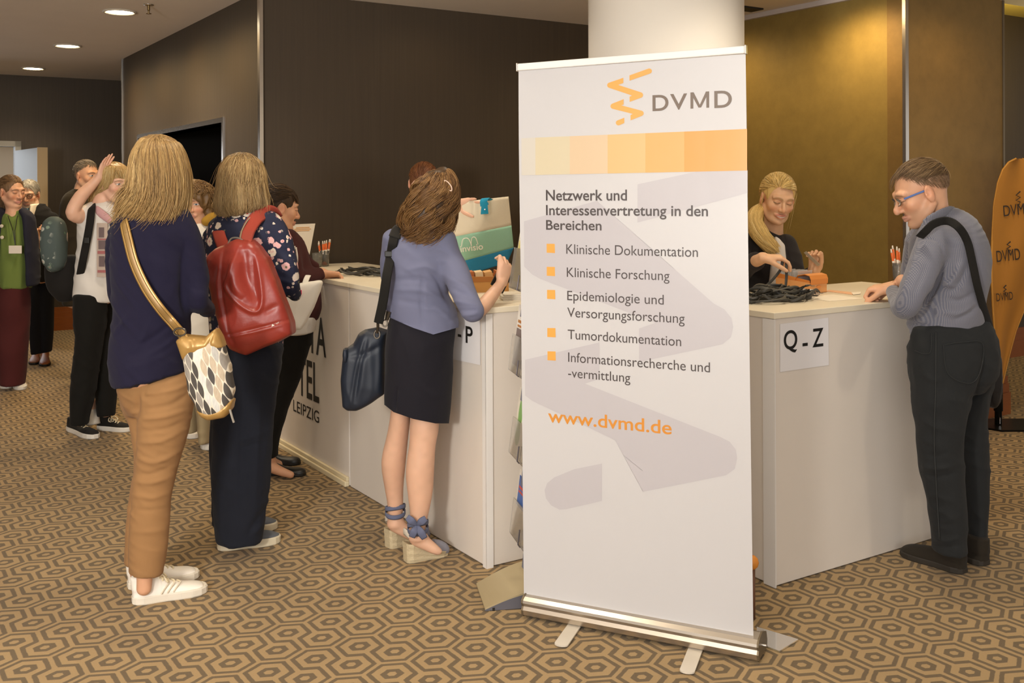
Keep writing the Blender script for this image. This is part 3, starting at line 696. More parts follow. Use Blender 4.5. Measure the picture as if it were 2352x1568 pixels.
def surface_nets(Fd, lo, h):
    I = Fd < 0; nx, ny, nz = Fd.shape
    c = np.zeros((nx-1, ny-1, nz-1), np.uint8)
    for a in (0, 1):
        for b in (0, 1):
            for d in (0, 1): c += I[a:nx-1+a, b:ny-1+b, d:nz-1+d]
    act = np.argwhere((c > 0) & (c < 8))
    idx = np.full(c.shape, -1, np.int32); idx[tuple(act.T)] = np.arange(len(act))
    acc = np.zeros((len(act), 3)); cnt = np.zeros(len(act))
    corners = [(0, 0, 0), (1, 0, 0), (0, 1, 0), (1, 1, 0), (0, 0, 1), (1, 0, 1), (0, 1, 1), (1, 1, 1)]
    vals = [Fd[act[:, 0]+a, act[:, 1]+b, act[:, 2]+d] for a, b, d in corners]
    for i, j in [(0, 1), (2, 3), (4, 5), (6, 7), (0, 2), (1, 3), (4, 6), (5, 7), (0, 4), (1, 5), (2, 6), (3, 7)]:
        f0, f1 = vals[i], vals[j]; m = (f0 < 0) != (f1 < 0); t = np.where(m, f0/np.where(m, f0-f1, 1), 0)
        pi, pj = np.array(corners[i], float), np.array(corners[j], float)
        acc += np.where(m[:, None], pi+(pj-pi)*t[:, None], 0); cnt += m
    V = lo+(act+acc/cnt[:, None])*h
    Qs = []
    for axn in range(3):
        o = [i for i in range(3) if i != axn]
        sl = [slice(1, -1)]*3; sl[axn] = slice(0, -1); s2 = list(sl); s2[axn] = slice(1, None)
        sl2 = [slice(1, Fd.shape[i]-1) for i in range(3)]; sl2[axn] = slice(0, Fd.shape[axn]-1)
        s3 = list(sl2); s3[axn] = slice(1, Fd.shape[axn])
        A = I[tuple(sl2)]; B = I[tuple(s3)]; e = np.argwhere(A != B)
        if not len(e): continue
        base = e.copy(); base[:, o[0]] += 1; base[:, o[1]] += 1
        ina = A[tuple(e.T)]
        def cell(d0, d1):
            g = base.copy(); g[:, o[0]] -= d0; g[:, o[1]] -= d1; return idx[tuple(g.T)]
        q = np.stack([cell(1, 1), cell(0, 1), cell(0, 0), cell(1, 0)], 1)
        flip = ina if axn != 1 else ~ina
        q = np.where(flip[:, None], q, q[:, ::-1]); Qs.append(q)
    Q = np.concatenate(Qs); Q = Q[(Q >= 0).all(1)]
    return V, Q
def relax(V, Q, it):
    n = len(V); e = np.concatenate([Q[:, [0, 1]], Q[:, [1, 2]], Q[:, [2, 3]], Q[:, [3, 0]]]); e = np.concatenate([e, e[:, ::-1]])
    deg = np.bincount(e[:, 0], minlength=n)+1e-9
    for _ in range(it):
        A = np.stack([np.bincount(e[:, 0], weights=V[e[:, 1], k], minlength=n) for k in range(3)], 1)/deg[:, None]
        V = V*.45+A*.55
    return V
def vnormals(V, Q):
    nn = np.cross(V[Q[:, 2]]-V[Q[:, 0]], V[Q[:, 3]]-V[Q[:, 1]]); N = np.zeros_like(V)
    for c in range(Q.shape[1]):
        for k in range(3): N[:, k] += np.bincount(Q[:, c], weights=nn[:, k], minlength=len(V))
    return N/(np.linalg.norm(N, axis=1)[:, None]+1e-12)
def catg(*gs):
    V = []; Q = []; n = 0
    for v, q in gs: V.append(v); Q.append(np.asarray(q)+n); n += len(v)
    return np.concatenate(V), np.concatenate(Q)
def folds(*specs):
    """cloth creases: (amplitude, frequencies xyz, seed[, tilt])"""
    def f(V, N):
        d = 0
        for sp in specs:
            a, fr, sd = sp[:3]; P = V.copy()
            if len(sp) > 3: P[:, 2] += sp[3]*P[:, 0]
            w = vnoise(V*3.1, sd+5)[:, None]*1.6
            d = d+a*(1-2*np.abs(2*vnoise(P*np.array(fr)+w, sd)-1))
        return d
    return f
# ---- anatomy
def frame(yaw, pitch=0., roll=0.):
    y, p, r = map(math.radians, (yaw, pitch, roll)); f0 = A3(math.cos(y), math.sin(y), 0); f = f0*math.cos(p)-UP*math.sin(p); u = UP*math.cos(p)+f0*math.sin(p)
    x = np.cross(f, u); x2 = x*math.cos(r)+u*math.sin(r); u2 = u*math.cos(r)-x*math.sin(r)
    return np.stack([x2, f, u2])
def head_prims(S, c, R, s=1., smile=0., nose=1., jaw=1., full=0.):
    g = lambda x, y, z: c+(A3(x, y, z)*s)@R
    E_ = lambda p, r, k=.012, sub=0: S.ell(g(*p), np.array(r)*s, R, k*s, sub)
    E_((0, -.014, .032), (.075, .094, .083), .02); E_((0, .03, -.02), (.060+full*.006, .058, .085), .02)
    S.tube([g(-.056*jaw, -.008, -.045), g(-.040*jaw, .030, -.084), g(0, .060, -.098), g(.040*jaw, .030, -.084), g(.056*jaw, -.008, -.045)], np.array([.018, .019, .019, .019, .018])*s, k=.022*s)
    E_((0, .070, -.098), (.021*jaw, .017, .015), .014)
    for q in (-1, 1):
        E_((q*.042, .056, -.024), (.021, .020, .019), .02)
        S.tube([g(q*.046, .070, .022), g(q*.028, .083, .027), g(0, .086, .020)], np.array([.009, .0095, .008])*s, k=.014*s)
        E_((q*.0315, .090, .001), (.0155, .012, .0105), .010, 1)
    S.tube([g(0, .084, .014), g(0, .094, -.010), g(0, .104*(.97+.03*nose), -.027), g(0, .105*(.96+.04*nose), -.035)], np.array([.0075, .0082, .0105*nose, .0105*nose])*s, k=.009*s)
    for q in (-1, 1): E_((q*.0125, .092, -.036), (.0088, .011, .0085), .006)
    for q in (-1, 1):
        E_((q*.0315, .0765, .0), (.0135, .0125, .0118), .004)
        S.tube([g(q*.018, .081, .002), g(q*.031, .0885, .0085), g(q*.045, .079, .003)], np.array([.003, .0038, .003])*s, k=.004*s)
    m = smile
    S.tube([g(-.025-.006*m, .076-.004*m, -.064+.006*m), g(-.012, .0885, -.0635), g(0, .0915, -.0625), g(.012, .0885, -.0635), g(.025+.006*m, .076-.004*m, -.064+.006*m)], np.array([.004, .0062, .0062, .0062, .004])*s, k=.006*s)
    S.tube([g(-.022-.006*m, .076-.004*m, -.069+.005*m), g(0, .0885, -.074-.004*m), g(.022+.006*m, .076-.004*m, -.069+.005*m)], np.array([.004, .0075, .004])*s, k=.006*s)
    S.tube([g(-.022-.006*m, .088, -.0665+.005*m), g(0, .100, -.0685-.001*m), g(.022+.006*m, .088, -.0665+.005*m)], np.array([.001, .0016+.002*m, .001])*s, k=.003*s, sub=1)
    for q in (-1, 1):
        Re = np.stack([unit(R[0]*.92-q*R[1]*.35), unit(R[1]*.92+q*R[0]*.35), R[2]]) if True else R
        S.ell(g(q*.078, -.010, -.006), np.array([.0085, .0185, .033])*s, Re, .006*s)
        S.ell(g(q*.0900, -.005, -.001), np.array([.0085, .0105, .0185])*s, Re, .003*s, 1); S.ell(g(q*.083, .004, -.008), np.array([.004, .004, .007])*s, Re, .003*s)
def paint_head(V, c, R, s, skin, lip, brow, eye='open', iris=(.12, .16, .2), stubble=None, teeth=False, cheek=.25, browlift=0., scalp=None):
    L = ((V-c)@R.T)/s; x, y, z = L[:, 0], L[:, 1], L[:, 2]; C = np.tile(np.array(skin, float), (len(V), 1))
    def blend(m, col): C[:] = C*(1-m[:, None])+np.array(col)*m[:, None]
    ss = lambda e0, e1, t: (lambda q: q*q*(3-2*q))(np.clip((t-e0)/(e1-e0), 0, 1))
    front = y > .03
    n = vnoise(V*60, 3)-.5; C *= (1+n[:, None]*.10)
    red = np.array(skin)*np.array([1.06, .78, .72])
    for q in (-1, 1): blend(cheek*2*front*np.exp(-(((x-q*.04)/.02)**2+((z+.032)/.018)**2)), red)
    blend(.45*front*np.exp(-((x/.014)**2+((z+.032)/.012)**2))*(y > .085), red)
    blend(.5*np.exp(-(((np.abs(x)-.08)/.012)**2+((z+.006)/.035)**2)), red)
    if scalp is not None:
        Dd = (L-np.array([0, -.016, .034]))/np.array([.076, .095, .085]); Dd = Dd/(np.linalg.norm(Dd, axis=1)[:, None]+1e-9); hl = np.interp(Dd[:, 1], [-1, -.5, -.15, .05, .3, .6, 1], [-.42, -.45, -.15, -.10, .14, .50, .62])
        blend(.7*ss(-.06, .10, Dd[:, 2]-hl)*(np.abs(x) < .0775), scalp)
    if stubble is not None: blend(.42*ss(-.035, -.06, z)*ss(-.01, .02, y)*(1-np.exp(-((x/.03)**2+((z+.067)/.008)**2))), stubble)
    lipm = front*np.exp(-(((np.abs(x))/.027)**6))*np.exp(-(((z+.0675-.10*x*x/.025)/.0105)**4))*(y > .074); blend(.85*lipm, lip)
    if teeth:
        blend(1.*front*np.exp(-((x/.020)**6))*np.exp(-(((z+.0690-6*x*x)/.0030)**4)), (.80, .72, .60))
    blend(.55*front*np.exp(-((x/(.024))**8))*np.exp(-(((z+.0672-(4*x*x))/.0018)**2))*(0 if teeth else 1), np.array(lip)*.35)
    for q in (-1, 1):
        bx = q*x; arch = .024+browlift-.9*(bx-.03)**2/.03*.6
        blend(.8*front*((bx > .010) & (bx < .052))*np.exp(-(((z-arch)/.0038)**2)), brow)
        ex, ez = bx-.0315, z-.0005
        if eye == 'open':
            op = (np.abs(ex) < .0145)*(np.abs(ez) < .0052*np.sqrt(np.maximum(1-(ex/.0148)**2, 0)))*(y > .065)
            blend(op*1., (.72, .66, .60)); r = np.sqrt(ex**2+ez**2); blend(op*(r < .0056), iris); blend(op*(r < .0026), (.01, .01, .01))
            blend(.8*front*np.exp(-(((ez-.0062*np.sqrt(np.maximum(1-(ex/.016)**2, 0)))/.0016)**2))*(np.abs(ex) < .016), (.05, .03, .02))
        else:
            blend(.9*front*np.exp(-(((ez+.0045+.0-12*ex*ex)/.0020)**2))*(np.abs(ex) < .016), (.06, .035, .02))
            blend(.3*front*np.exp(-((ex/.016)**2+((ez-.004)/.006)**2)), red*.85)
    return np.clip(C, 0, 1)
def hand_prims(S, w, f, n, sgn=1, s=1., curl=(.5, .5, .5, .5), thumb=(.75, .65, .15), tcurl=.35, spread=.06):
    """palm, four separate fingers and a thumb leaving the side of the palm; n points out of the palm"""
    f = unit(f); n = unit(n-f*np.dot(n, f)); l = np.cross(f, n)*sgn
    w = np.asarray(w, float)
    S.tube([w-f*.01*s, w+f*.03*s, w+f*.085*s], np.array([.026, .034, .038])*s, np.array([.019, .016, .0125])*s, side=l, k=.012*s)
    S.ell(w+f*.03*s+l*.022*s+n*.008*s, np.array([.022, .015, .014])*s, np.stack([f, l, n]), .012*s)
    for i, (o, L, r) in enumerate([(.030, .072, .0088), (.0105, .080, .0090), (-.0095, .075, .0086), (-.028, .059, .0078)]):
        p = w+f*(.088-.004*abs(i-1))*s+l*o*s; d = unit(f+l*spread*(1.2-i)*.8); pts = [p-d*.018*s]; pts.append(p); rr = [r*1.05, r]
        for j, q in enumerate((.44, .31, .25)):
            a = curl[i]*(.9, 1.05, .7)[j]
            d = unit(d*math.cos(a)+n*math.sin(a)-0*f) if j == 0 else unit(d*math.cos(a)+unit(n-d*np.dot(n, d))*math.sin(a)) if abs(np.dot(n, d)) < .999 else unit(d*math.cos(a)-f*math.sin(a))
            if j == 0: nn = n
            pts.append(pts[-1]+d*L*q*s); rr.append(r*(.95, .88, .74)[j])
            n_rot = unit(n-d*np.dot(n, d)) if abs(np.dot(n, d)) < .98 else -f
        S.tube(pts, np.array(rr)*s, k=.004*s, n=len(pts))
    t0 = w+f*.022*s+l*.024*s+n*.004*s; d = unit(l*thumb[0]+f*thumb[1]+n*thumb[2]); t1 = t0+d*.040*s
    d2 = unit(d*math.cos(tcurl)+unit(f*.8+n*.5-l*.35)*math.sin(tcurl)); t2 = t1+d2*.032*s; t3 = t2+unit(d2+n*.15*tcurl)*.024*s
    S.tube([t0, t1, t2, t3], np.array([.0135, .0115, .0105, .0082])*s, k=.008*s, n=4)
    return S
# ---- hair made of many fine strands
def tubes(paths, r0, r1=None, nref=None, sides=3):
    N, Mn, _ = paths.shape; T = np.gradient(paths, axis=1); T /= np.linalg.norm(T, axis=2)[..., None]+1e-12
    ref = np.array([.31, .87, .37]) if nref is None else nref
    a = np.cross(T, ref); a /= np.linalg.norm(a, axis=2)[..., None]+1e-12; b = np.cross(T, a)
    r1 = r0*.4 if r1 is None else r1
    t = np.linspace(0, 1, Mn); rad = (r0+(r1-r0)*t**2)[None, :, None]*(np.ones((N, 1, 1)) if np.isscalar(r0) else 1)
    V = np.stack([paths+rad*(a*math.cos(q)+b*math.sin(q)) for q in np.arange(sides)*2*math.pi/sides], 2)
    idx = np.arange(N*Mn*sides).reshape(N, Mn, sides); Fs = []
    for j in range(sides):
        k = (j+1) % sides; Fs.append(np.stack([idx[:, :-1, j], idx[:, :-1, k], idx[:, 1:, k], idx[:, 1:, j]], -1).reshape(-1, 4))
    return V.reshape(-1, 3), np.concatenate(Fs)
def strand_cols(N, per, pal, rs, tip=None):
    pal = np.array(pal, float); i = rs.integers(0, len(pal), N); w = rs.random((N, 1)); c = pal[i]*(.78+.44*w)
    return np.repeat(c, per, axis=0)
def hair_tube(P, ra, rb, side, N, pal, r=.0011, seed=1, th=(0, 2*math.pi), lift=1.0, steps=22, curl=0., cfreq=9., wav=.03, u0=(0, .05), u1=(.85, 1.03), fray=.012, drift=.15, locks=0):
    rs = np.random.default_rng(seed); K = 40
    P = crom(P, K); ra = crom(ra, K)[:, 0]; rb = crom(rb, K)[:, 0]; side = unit(side)
    T = np.gradient(P, axis=0); T /= np.linalg.norm(T, axis=1)[:, None]; S_ = side-T*(T@side)[:, None]; S_ /= np.linalg.norm(S_, axis=1)[:, None]; U_ = np.cross(T, S_)
    t0 = rs.uniform(*th, N); a0 = rs.uniform(*u0, N); a1 = rs.uniform(*u1, N); q = np.linspace(0, 1, steps)
    u = a0[:, None]+(a1-a0)[:, None]*q[None]; ui = np.clip(u, 0, 1)*(K-1); i0 = np.minimum(ui.astype(int), K-2); ff = (ui-i0)[..., None]
    ip = lambda A: A[i0]*(1-ff)+A[i0+1]*ff
    c = ip(P); Ra = ip(ra[:, None]); Rb = ip(rb[:, None]); Sv = ip(S_); Uv = ip(U_); Tv = ip(T)
    if locks:
        li = (t0/6.2832*locks).astype(int) % locks; lc = (li+.5)*6.2832/locks; t0 = lc+(t0-lc)*.75; lph, lfr = rs.uniform(0, 6.28, locks), rs.uniform(.75, 1.3, locks)
    ph = rs.uniform(0, 6.28, (N, 1)); t = t0[:, None]+wav*np.sin(q*rs.uniform(3, 8, (N, 1))+ph)+drift*rs.normal(0, 1, (N, 1))*q
    l = (lift+rs.uniform(-.035, .025, (N, 1)))[..., None]
    X_ = c+Sv*Ra*l*np.cos(t)[..., None]+Uv*Rb*l*np.sin(t)[..., None]
    over = np.maximum(u-1, 0)[..., None]; X_ = X_+Tv*over*np.linalg.norm(P[-1]-P[0])
    X_ = X_+rs.normal(0, fray, (N, 1, 3))*(q**3)[None, :, None]
    if curl:
        rad = Sv*np.cos(t)[..., None]+Uv*np.sin(t)[..., None]; tan = np.cross(Tv, rad); w_ = (cfreq*rs.uniform(.8, 1.2, (N, 1))*q*6.28+rs.uniform(0, 6.28, (N, 1))) if not locks else (cfreq*(lfr[li][:, None]+rs.normal(0, .03, (N, 1)))*u*6.28+lph[li][:, None]+rs.normal(0, .25, (N, 1))); env = np.clip(q*2.2-.25, 0, 1)[None, :, None]
        X_ = X_+curl*env*(rad*np.cos(w_)[..., None]*.7+tan*np.sin(w_)[..., None])
    V, Fq = tubes(X_, r); pa = np.array(pal); lk = vnoise(np.stack([np.cos(t0)*7+seed, np.sin(t0)*7, u0[0]+a0*3], 1), seed); lk2 = vnoise(np.stack([np.cos(t0)*22+seed, np.sin(t0)*22, a0*3], 1), seed+1)
    ci = np.clip((lk*.55+lk2*.45+rs.normal(0, .10, N))*1.3-.15, 0, .999); od = np.argsort(pa.sum(1)); c = pa[od][(ci*len(pa)).astype(int)]*(.88+.24*rs.random((N, 1)))
    return V, Fq, np.repeat(c, steps*3, axis=0)
def hair_cap(c, R, s, N, pal, mask, flow, length, r=.0010, seed=1, rad=(.082, .103, .093), cen=(0, -.016, .034), steps=14, jit=.25, stick=1., fall=-1., lift=.0):
    """strands that grow over the skull; mask/flow take head-local unit directions"""
    rs = np.random.default_rng(seed); rad = np.array(rad); cen = np.array(cen)
    D = rs.normal(0, 1, (N*6, 3)); D /= np.linalg.norm(D, axis=1)[:, None]; D = D[mask(D)][:N]; N = len(D)
    if N == 0: return None
    p = D*rad; L = length*rs.uniform(.75, 1.2, (N, 1)); ds = L/(steps-1); out = [p.copy()]; jv = rs.normal(0, jit, (N, 3)); lf = 1+rs.uniform(-.02, .05, (N, 1))
    for i in range(steps-1):
        nrm = p/rad**2; nrm /= np.linalg.norm(nrm, axis=1)[:, None]; v = flow(p/rad)+jv*.5
        low = (p[:, 2] < fall)[:, None]
        vt = v-nrm*(v*nrm).sum(1)[:, None]*stick; vt = np.where(low, np.array([0, -.05, -1.])+jv*.15, vt); vt /= np.linalg.norm(vt, axis=1)[:, None]+1e-9
        p = p+vt*ds; k = np.sqrt(((p/rad)**2).sum(1))[:, None]; p = np.where(low, p, np.where(stick > .5, p/k, p))
        out.append(p*lf*(1+lift*i/steps))
    X_ = (np.stack(out, 1)+cen)*s; X_ = c+X_@R
    V, Fq = tubes(X_, r*s); return V, Fq, strand_cols(N, steps*3, pal, rs)
def cap_base(c, R, s, rad, cen=(0, -.016, .034), face=(0, .085, -.035), facer=(.062, .06, .078), extra=None, h=.005, cut=None):
    S = SDF(); S.ell(c+(np.array(cen)*s)@R, np.array(rad)*s, R, .01)
    if extra: extra(S)
    S.ell(c+(np.array(face)*s)@R, np.array(facer)*s, R, .008, 1)
    if cut is not None: S.box(c+(np.array(cut)*s)@R, np.array([.12, .12, .06])*s, R, .01, .012, 1)
    return S.mesh(h, 2)
def add_hair(parent, parts, name='hair', mat=None):
    """parts: list of (V, Q, colours)"""
    V, Q = catg(*[(p[0], p[1]) for p in parts]); C = np.concatenate([np.broadcast_to(np.array(p[2], float), (len(p[0]), 3)) for p in parts])
    return obj(name, (V, Q), mat or m_hair, parent, smooth=True, cols=C)
m_hair = M('hair_strands', '#ffffff', .5, spec=.35, vcol=True, var=.12, vs=40)
m_skin = M('skin', '#d8a17a', .48, spec=.35, vcol=True, sub=.12)
SKIN = (.66, .36, .215); LIP = (.50, .17, .13)
BLOND = [(.52, .35, .14), (.42, .26, .09), (.62, .45, .21), (.36, .21, .07), (.56, .40, .18)]
DBLOND = [(.34, .22, .09), (.24, .145, .055), (.45, .31, .14), (.19, .11, .045), (.40, .27, .12)]
BROWN = [(.10, .045, .014), (.15, .07, .022), (.07, .03, .01), (.20, .10, .03)]
# ---- pixel-measured silhouettes at real depth
def sil(d, rows, dep=.11, dd=0.):
    P = []; ra = []; rb = []
    for r in rows:
        y, xl, xr = r[:3]; db = r[3] if len(r) > 3 else dep; o = dd+(r[4] if len(r) > 4 else 0)
        P.append(W((xl+xr)/2, y, d+o)); ra.append((xr-xl)/2/F*(d+o)); rb.append(db)
    return np.array(P), np.array(ra), np.array(rb)
def limb(d, pts):
    """(x, y, radius px, depth offset)"""
    P = np.array([W(p[0], p[1], d+(p[3] if len(p) > 3 else 0)) for p in pts]); r = np.array([p[2]/F*(d+(p[3] if len(p) > 3 else 0)) for p in pts]); return P, r
XS = A3(1, 0, 0)
def garment(name, parent, mat, S, h=.007, fold=None, smooth=2, pcf=None, label=None, cut=None):
    V, Q = S.mesh(h, smooth, fold)
    if cut is not None: V = cut(V)
    return obj(name, (V, Q), mat, parent, smooth=True, pc=None if pcf is None else pcf(V), label=label)
def body(label, d, feet, S_head=None, hc=None, R=None, s=1., hh=.0035, paint=None, limbs=(), core=(), group=None, cat='person', skin=SKIN):
    """one skin mesh: head and neck, bare limbs with hands, and the trunk and legs under the clothes"""
    gs = []; cs = []
    if S_head is not None:
        g = S_head.mesh(hh, 2); gs.append(g); cs.append(paint_head(g[0], hc, R, s, skin, **paint))
    for S, h in limbs:
        g = S.mesh(h, 2); gs.append(g); n = vnoise(g[0]*45, 2)-.5; cs.append(np.array(skin)*(1+n[:, None]*.12)*np.array([1, .98, .96]))
    for S in core:
        g = S.mesh(.012, 1); gs.append(g); cs.append(np.tile(np.array(skin), (len(g[0]), 1)))
    V, Q = catg(*gs); o = obj('person', (V, Q), m_skin, base=feet, smooth=True, cols=np.concatenate(cs)); tag(o, label, cat, group)
    BASE[o.name] = np.array(feet, float); return o
def shoe(parent, heel, toe, mat_u, mat_s, w=.047, hgt=.085, sole=.028, name='shoe', lace=None, collar=True, toe_h=.045, h=.005, low=False):
    """heel, toe: floor points"""
    heel = np.array(heel, float); toe = np.array(toe, float); heel[2] = toe[2] = 0; f = unit(toe-heel); L = np.linalg.norm(toe-heel); l = np.cross(UP, f)
    ts = [0, .04, .14, .3, .45, .62, .78, .9, .97, 1.]; ws = np.array([.35, .62, .78, .76, .80, .96, 1., .86, .55, .25])*w
    pl = [heel+f*L*t+l*q for t, q in zip(ts, ws)]; pr = [heel+f*L*t-l*q for t, q in zip(ts, ws)][::-1]
    out = np.array(pl+pr); n = len(out)
    cen = out.mean(0)
    def ring(z, k, tl=0): 
        o = cen+(out-cen)*k; o = o.copy(); o[:, 2] = z; return o
    rings = [ring(.0, .96), ring(.004, 1.), ring(sole-.005, 1.0), ring(sole, .965)]; V = np.concatenate(rings)
    Fs = [tuple(range(n-1, -1, -1)), tuple(range(3*n, 4*n))]+[(i*n+j, i*n+(j+1) % n, (i+1)*n+(j+1) % n, (i+1)*n+j) for i in range(3) for j in range(n)]
    sh = obj(name, (V, Fs), mat_s, parent, smooth=False)
    S = SDF(); q = np.array([.03, .12, .3, .5, .68, .84, .95, .99]); hs = np.array([hgt*.9, hgt, hgt*.92, hgt*.72, toe_h*1.12, toe_h*.95, toe_h*.7, toe_h*.4])-sole
    if low: hs = np.array([.06, .062, .05, .034, .03, .03, .024, .014])*(hgt/.065)
    wsx = np.interp(q, ts, ws)*.93
    S.tube([heel+f*L*t+UP*sole for t in q], wsx, hs, side=l, k=.01)
    if collar: S.tube([heel+f*L*.16+UP*(sole+hgt*.3), heel+f*L*.15+UP*(hgt+.012)], [.034, .036], [.047, .048], side=l, k=.02, flat=(0, 1))
    V, Q = S.mesh(h, 2); V[:, 2] = np.maximum(V[:, 2], sole-.004); u = obj('upper', (V, Q), mat_u, sh, smooth=True)
    if lace is not None:
        g = []
        for k in range(4):
            t = .38+.075*k; hz = np.interp(t, q, hs)+sole+.002; ww = np.interp(t, ts, ws)*.42
            a = heel+f*L*t; g.append(sweep([a-l*ww+UP*(hz-.012), a-l*ww*.5+f*.006+UP*(hz-.001), a+l*ww*.5-f*.004+UP*(hz-.001), a+l*ww+f*.008+UP*(hz-.012)], .0036, m=6, n=9))
        a = heel+f*L*.36+UP*(np.interp(.36, q, hs)+sole+.004)
        for sg in (-1, 1): g.append(sweep([a, a+l*sg*.025+f*.01+UP*.012, a+l*sg*.045+f*.02-UP*.004, a+l*sg*.03+f*.03-UP*.012, a+f*.012], .0032, m=6, n=14))
        obj('laces', join(*g), lace, sh, smooth=True)
    return sh
# ---------------------------------------------------------------- cloth
def pxy(V):
    u = V[:, 0]/V[:, 1]; v = (V[:, 2]-CH)/V[:, 1]; c, s = math.cos(ROLL), math.sin(ROLL)
    return CX+F*(u*c-v*s), HZ-F*(u*s+v*c)
def strokes(lst, extra=None, front=True):
    """creases modelled along measured lines: (points, half width px, depth m)"""
    def f(V, N):
        x, y = pxy(V); d = np.zeros(len(V)) if extra is None else np.array(extra(V, N), float)*np.ones(len(V))
        for pts, w, a in lst:
            p = crom(np.array(pts, float), max(4, 4*len(pts))); m = np.full(len(V), 1e9); tt = np.zeros(len(V))
            for i in range(len(p)-1):
                ab = p[i+1]-p[i]; L2 = (ab**2).sum()+1e-9; t = np.clip(((x-p[i, 0])*ab[0]+(y-p[i, 1])*ab[1])/L2, 0, 1)
                q = (x-p[i, 0]-ab[0]*t)**2+(y-p[i, 1]-ab[1]*t)**2; k = q < m; m = np.where(k, q, m); tt = np.where(k, (i+t)/(len(p)-1), tt)
            g = a*np.exp(-m/w**2)*np.sin(np.pi*np.clip(tt, .02, .98))**.5
            d += g*(np.clip(-N[:, 1]*2+.4, 0, 1) if front else 1)
        return d
    return f
def fdepth(T, px, py, eps=.006):
    """depth of the near side of a silhouette tube at a pixel"""
    P, ra, rb = T; x, y = pxy(P); o = np.argsort(y); yy = y[o]
    cx_ = np.interp(py, yy, x[o]); d = np.interp(py, yy, P[o, 1]); a = np.interp(py, yy, (ra*F/P[:, 1])[o]); b = np.interp(py, yy, rb[o])
    u = min(abs(px-cx_)/max(a, 1), .97); return d-b*math.sqrt(1-u*u)-eps
def on(T, px, py, eps=.016): return W(px, py, fdepth(T, px, py, eps))
def strap(name, pts, w, mat, parent=None, t=.004, n=None, **kw):
    P = np.array(pts); T = np.gradient(P, axis=0); sd = np.cross(T, [0, 1., 0]); sd /= np.linalg.norm(sd, axis=1)[:, None]+1e-9
    k = n or 6*len(P); P2 = crom(P, k); S2 = crom(sd, k)
    return obj(name, sweep(P2, w/2, t/2, side=S2, m=8), mat, parent, smooth=True, **kw)
def patch(T, x0, x1, y0, y1, nx=6, ny=6, eps=.004, shear=0.):
    V = [W(x0+(x1-x0)*i/nx+shear*j/ny, y0+(y1-y0)*j/ny, fdepth(T, x0+(x1-x0)*i/nx, y0+(y1-y0)*j/ny, eps)) for j in range(ny+1) for i in range(nx+1)]
    return np.array(V), [(j*(nx+1)+i, (j+1)*(nx+1)+i, (j+1)*(nx+1)+i+1, j*(nx+1)+i+1) for j in range(ny) for i in range(nx)]
def cloth(name, col, bs=500, bmp=.35, var=.08, rough=.88, sheen=.04): return M(name, col, rough, spec=.2, var=var, vs=5, bmp=bmp, bs=bs, bd=.0012, sheen=sheen)
m_navy = cloth('navy_knit', '#19162a', 900, .5); m_tan = cloth('tan_chino', '#936d46', 700, .3); m_sneak = M('white_leather', '#e9e1d4', .45, var=.03)
m_sole = M('sole_white', '#d9cfbd', .6); m_gold = M('gold_leather', '#a8834a', .35, .25, var=.12, vs=30); m_denim = cloth('dark_denim', '#1b1d25', 800, .5, .2); m_greycanvas = cloth('grey_canvas', '#5b5d62', 900, .4)
m_solecream = M('sole_cream', '#cfc2a6', .65); m_red = M('red_tarpaulin', '#8c3024', .40, spec=.5, var=.14, vs=9, bmp=.15, bs=60, bd=.004); m_strap_red = cloth('red_webbing', '#963d2e', 900)
m_blackcl = cloth('black_cloth', '#15130f', 700, .3, .15); m_lacew = M('lace_cream', '#d8c9a8', .7)
def floral(name, ground, cols, sc=16., cover=.42):
    m, nt, b = newmat(name); X.nt = nt; v, x, y, z = coords(nt)
    cur = mix(nt, 0., ground, ground)
    n0 = noise(nt, v, 5., 2.)
    for scale, thr, pal, seed in ((sc, .36, cols[0], 0), (sc*2.1, .30, cols[1], 3.3), (sc*1.7, .20, cols[2], 7.7)):
        mp = nt.nodes.new('ShaderNodeMapping'); nt.links.new(v, mp.inputs[0]); mp.inputs['Location'].default_value = (seed, seed*.7, seed*1.3)
        dist, nd = voronoi(nt, mp.outputs[0], scale); D = X(dist); sp = nt.nodes.new('ShaderNodeSeparateColor'); nt.links.new(nd.outputs['Color'], sp.inputs[0])
        r1, r2 = X(sp.outputs[0]), X(sp.outputs[1]); pt = noise(nt, mp.outputs[0], scale*3.2, 2.)
        clus = step(.47, noise(nt, mp.outputs[0], scale*.22, 1.), .05)
        msk = (1.-step(thr, D+(pt-.5)*.35, .03))*step(1-cover*1.6, r1, .02)*clus
        c = mix(nt, step(.5, r2, .02), pal[0], pal[1]); c = mix(nt, step(.09, D, .03), pal[2], c)
        cur = mix(nt, msk, cur, c)
    nt.links.new(cur, b.inputs['Base Color']); setp(b, Roughness=.75, Specular_IOR_Level=.25); bump(nt, b, noise(nt, v, 600, 2.), .25, .001); return m
PK, CRM, RD, GRN = srgb('#d9a9a4'), srgb('#e3d3bf'), srgb('#b3403a'), srgb('#6f6a4c')
m_floral = floral('navy_floral', srgb('#23263a'), [(PK, CRM, RD), (PK, CRM, srgb('#c06a5a')), (GRN, CRM, GRN)], 19.)
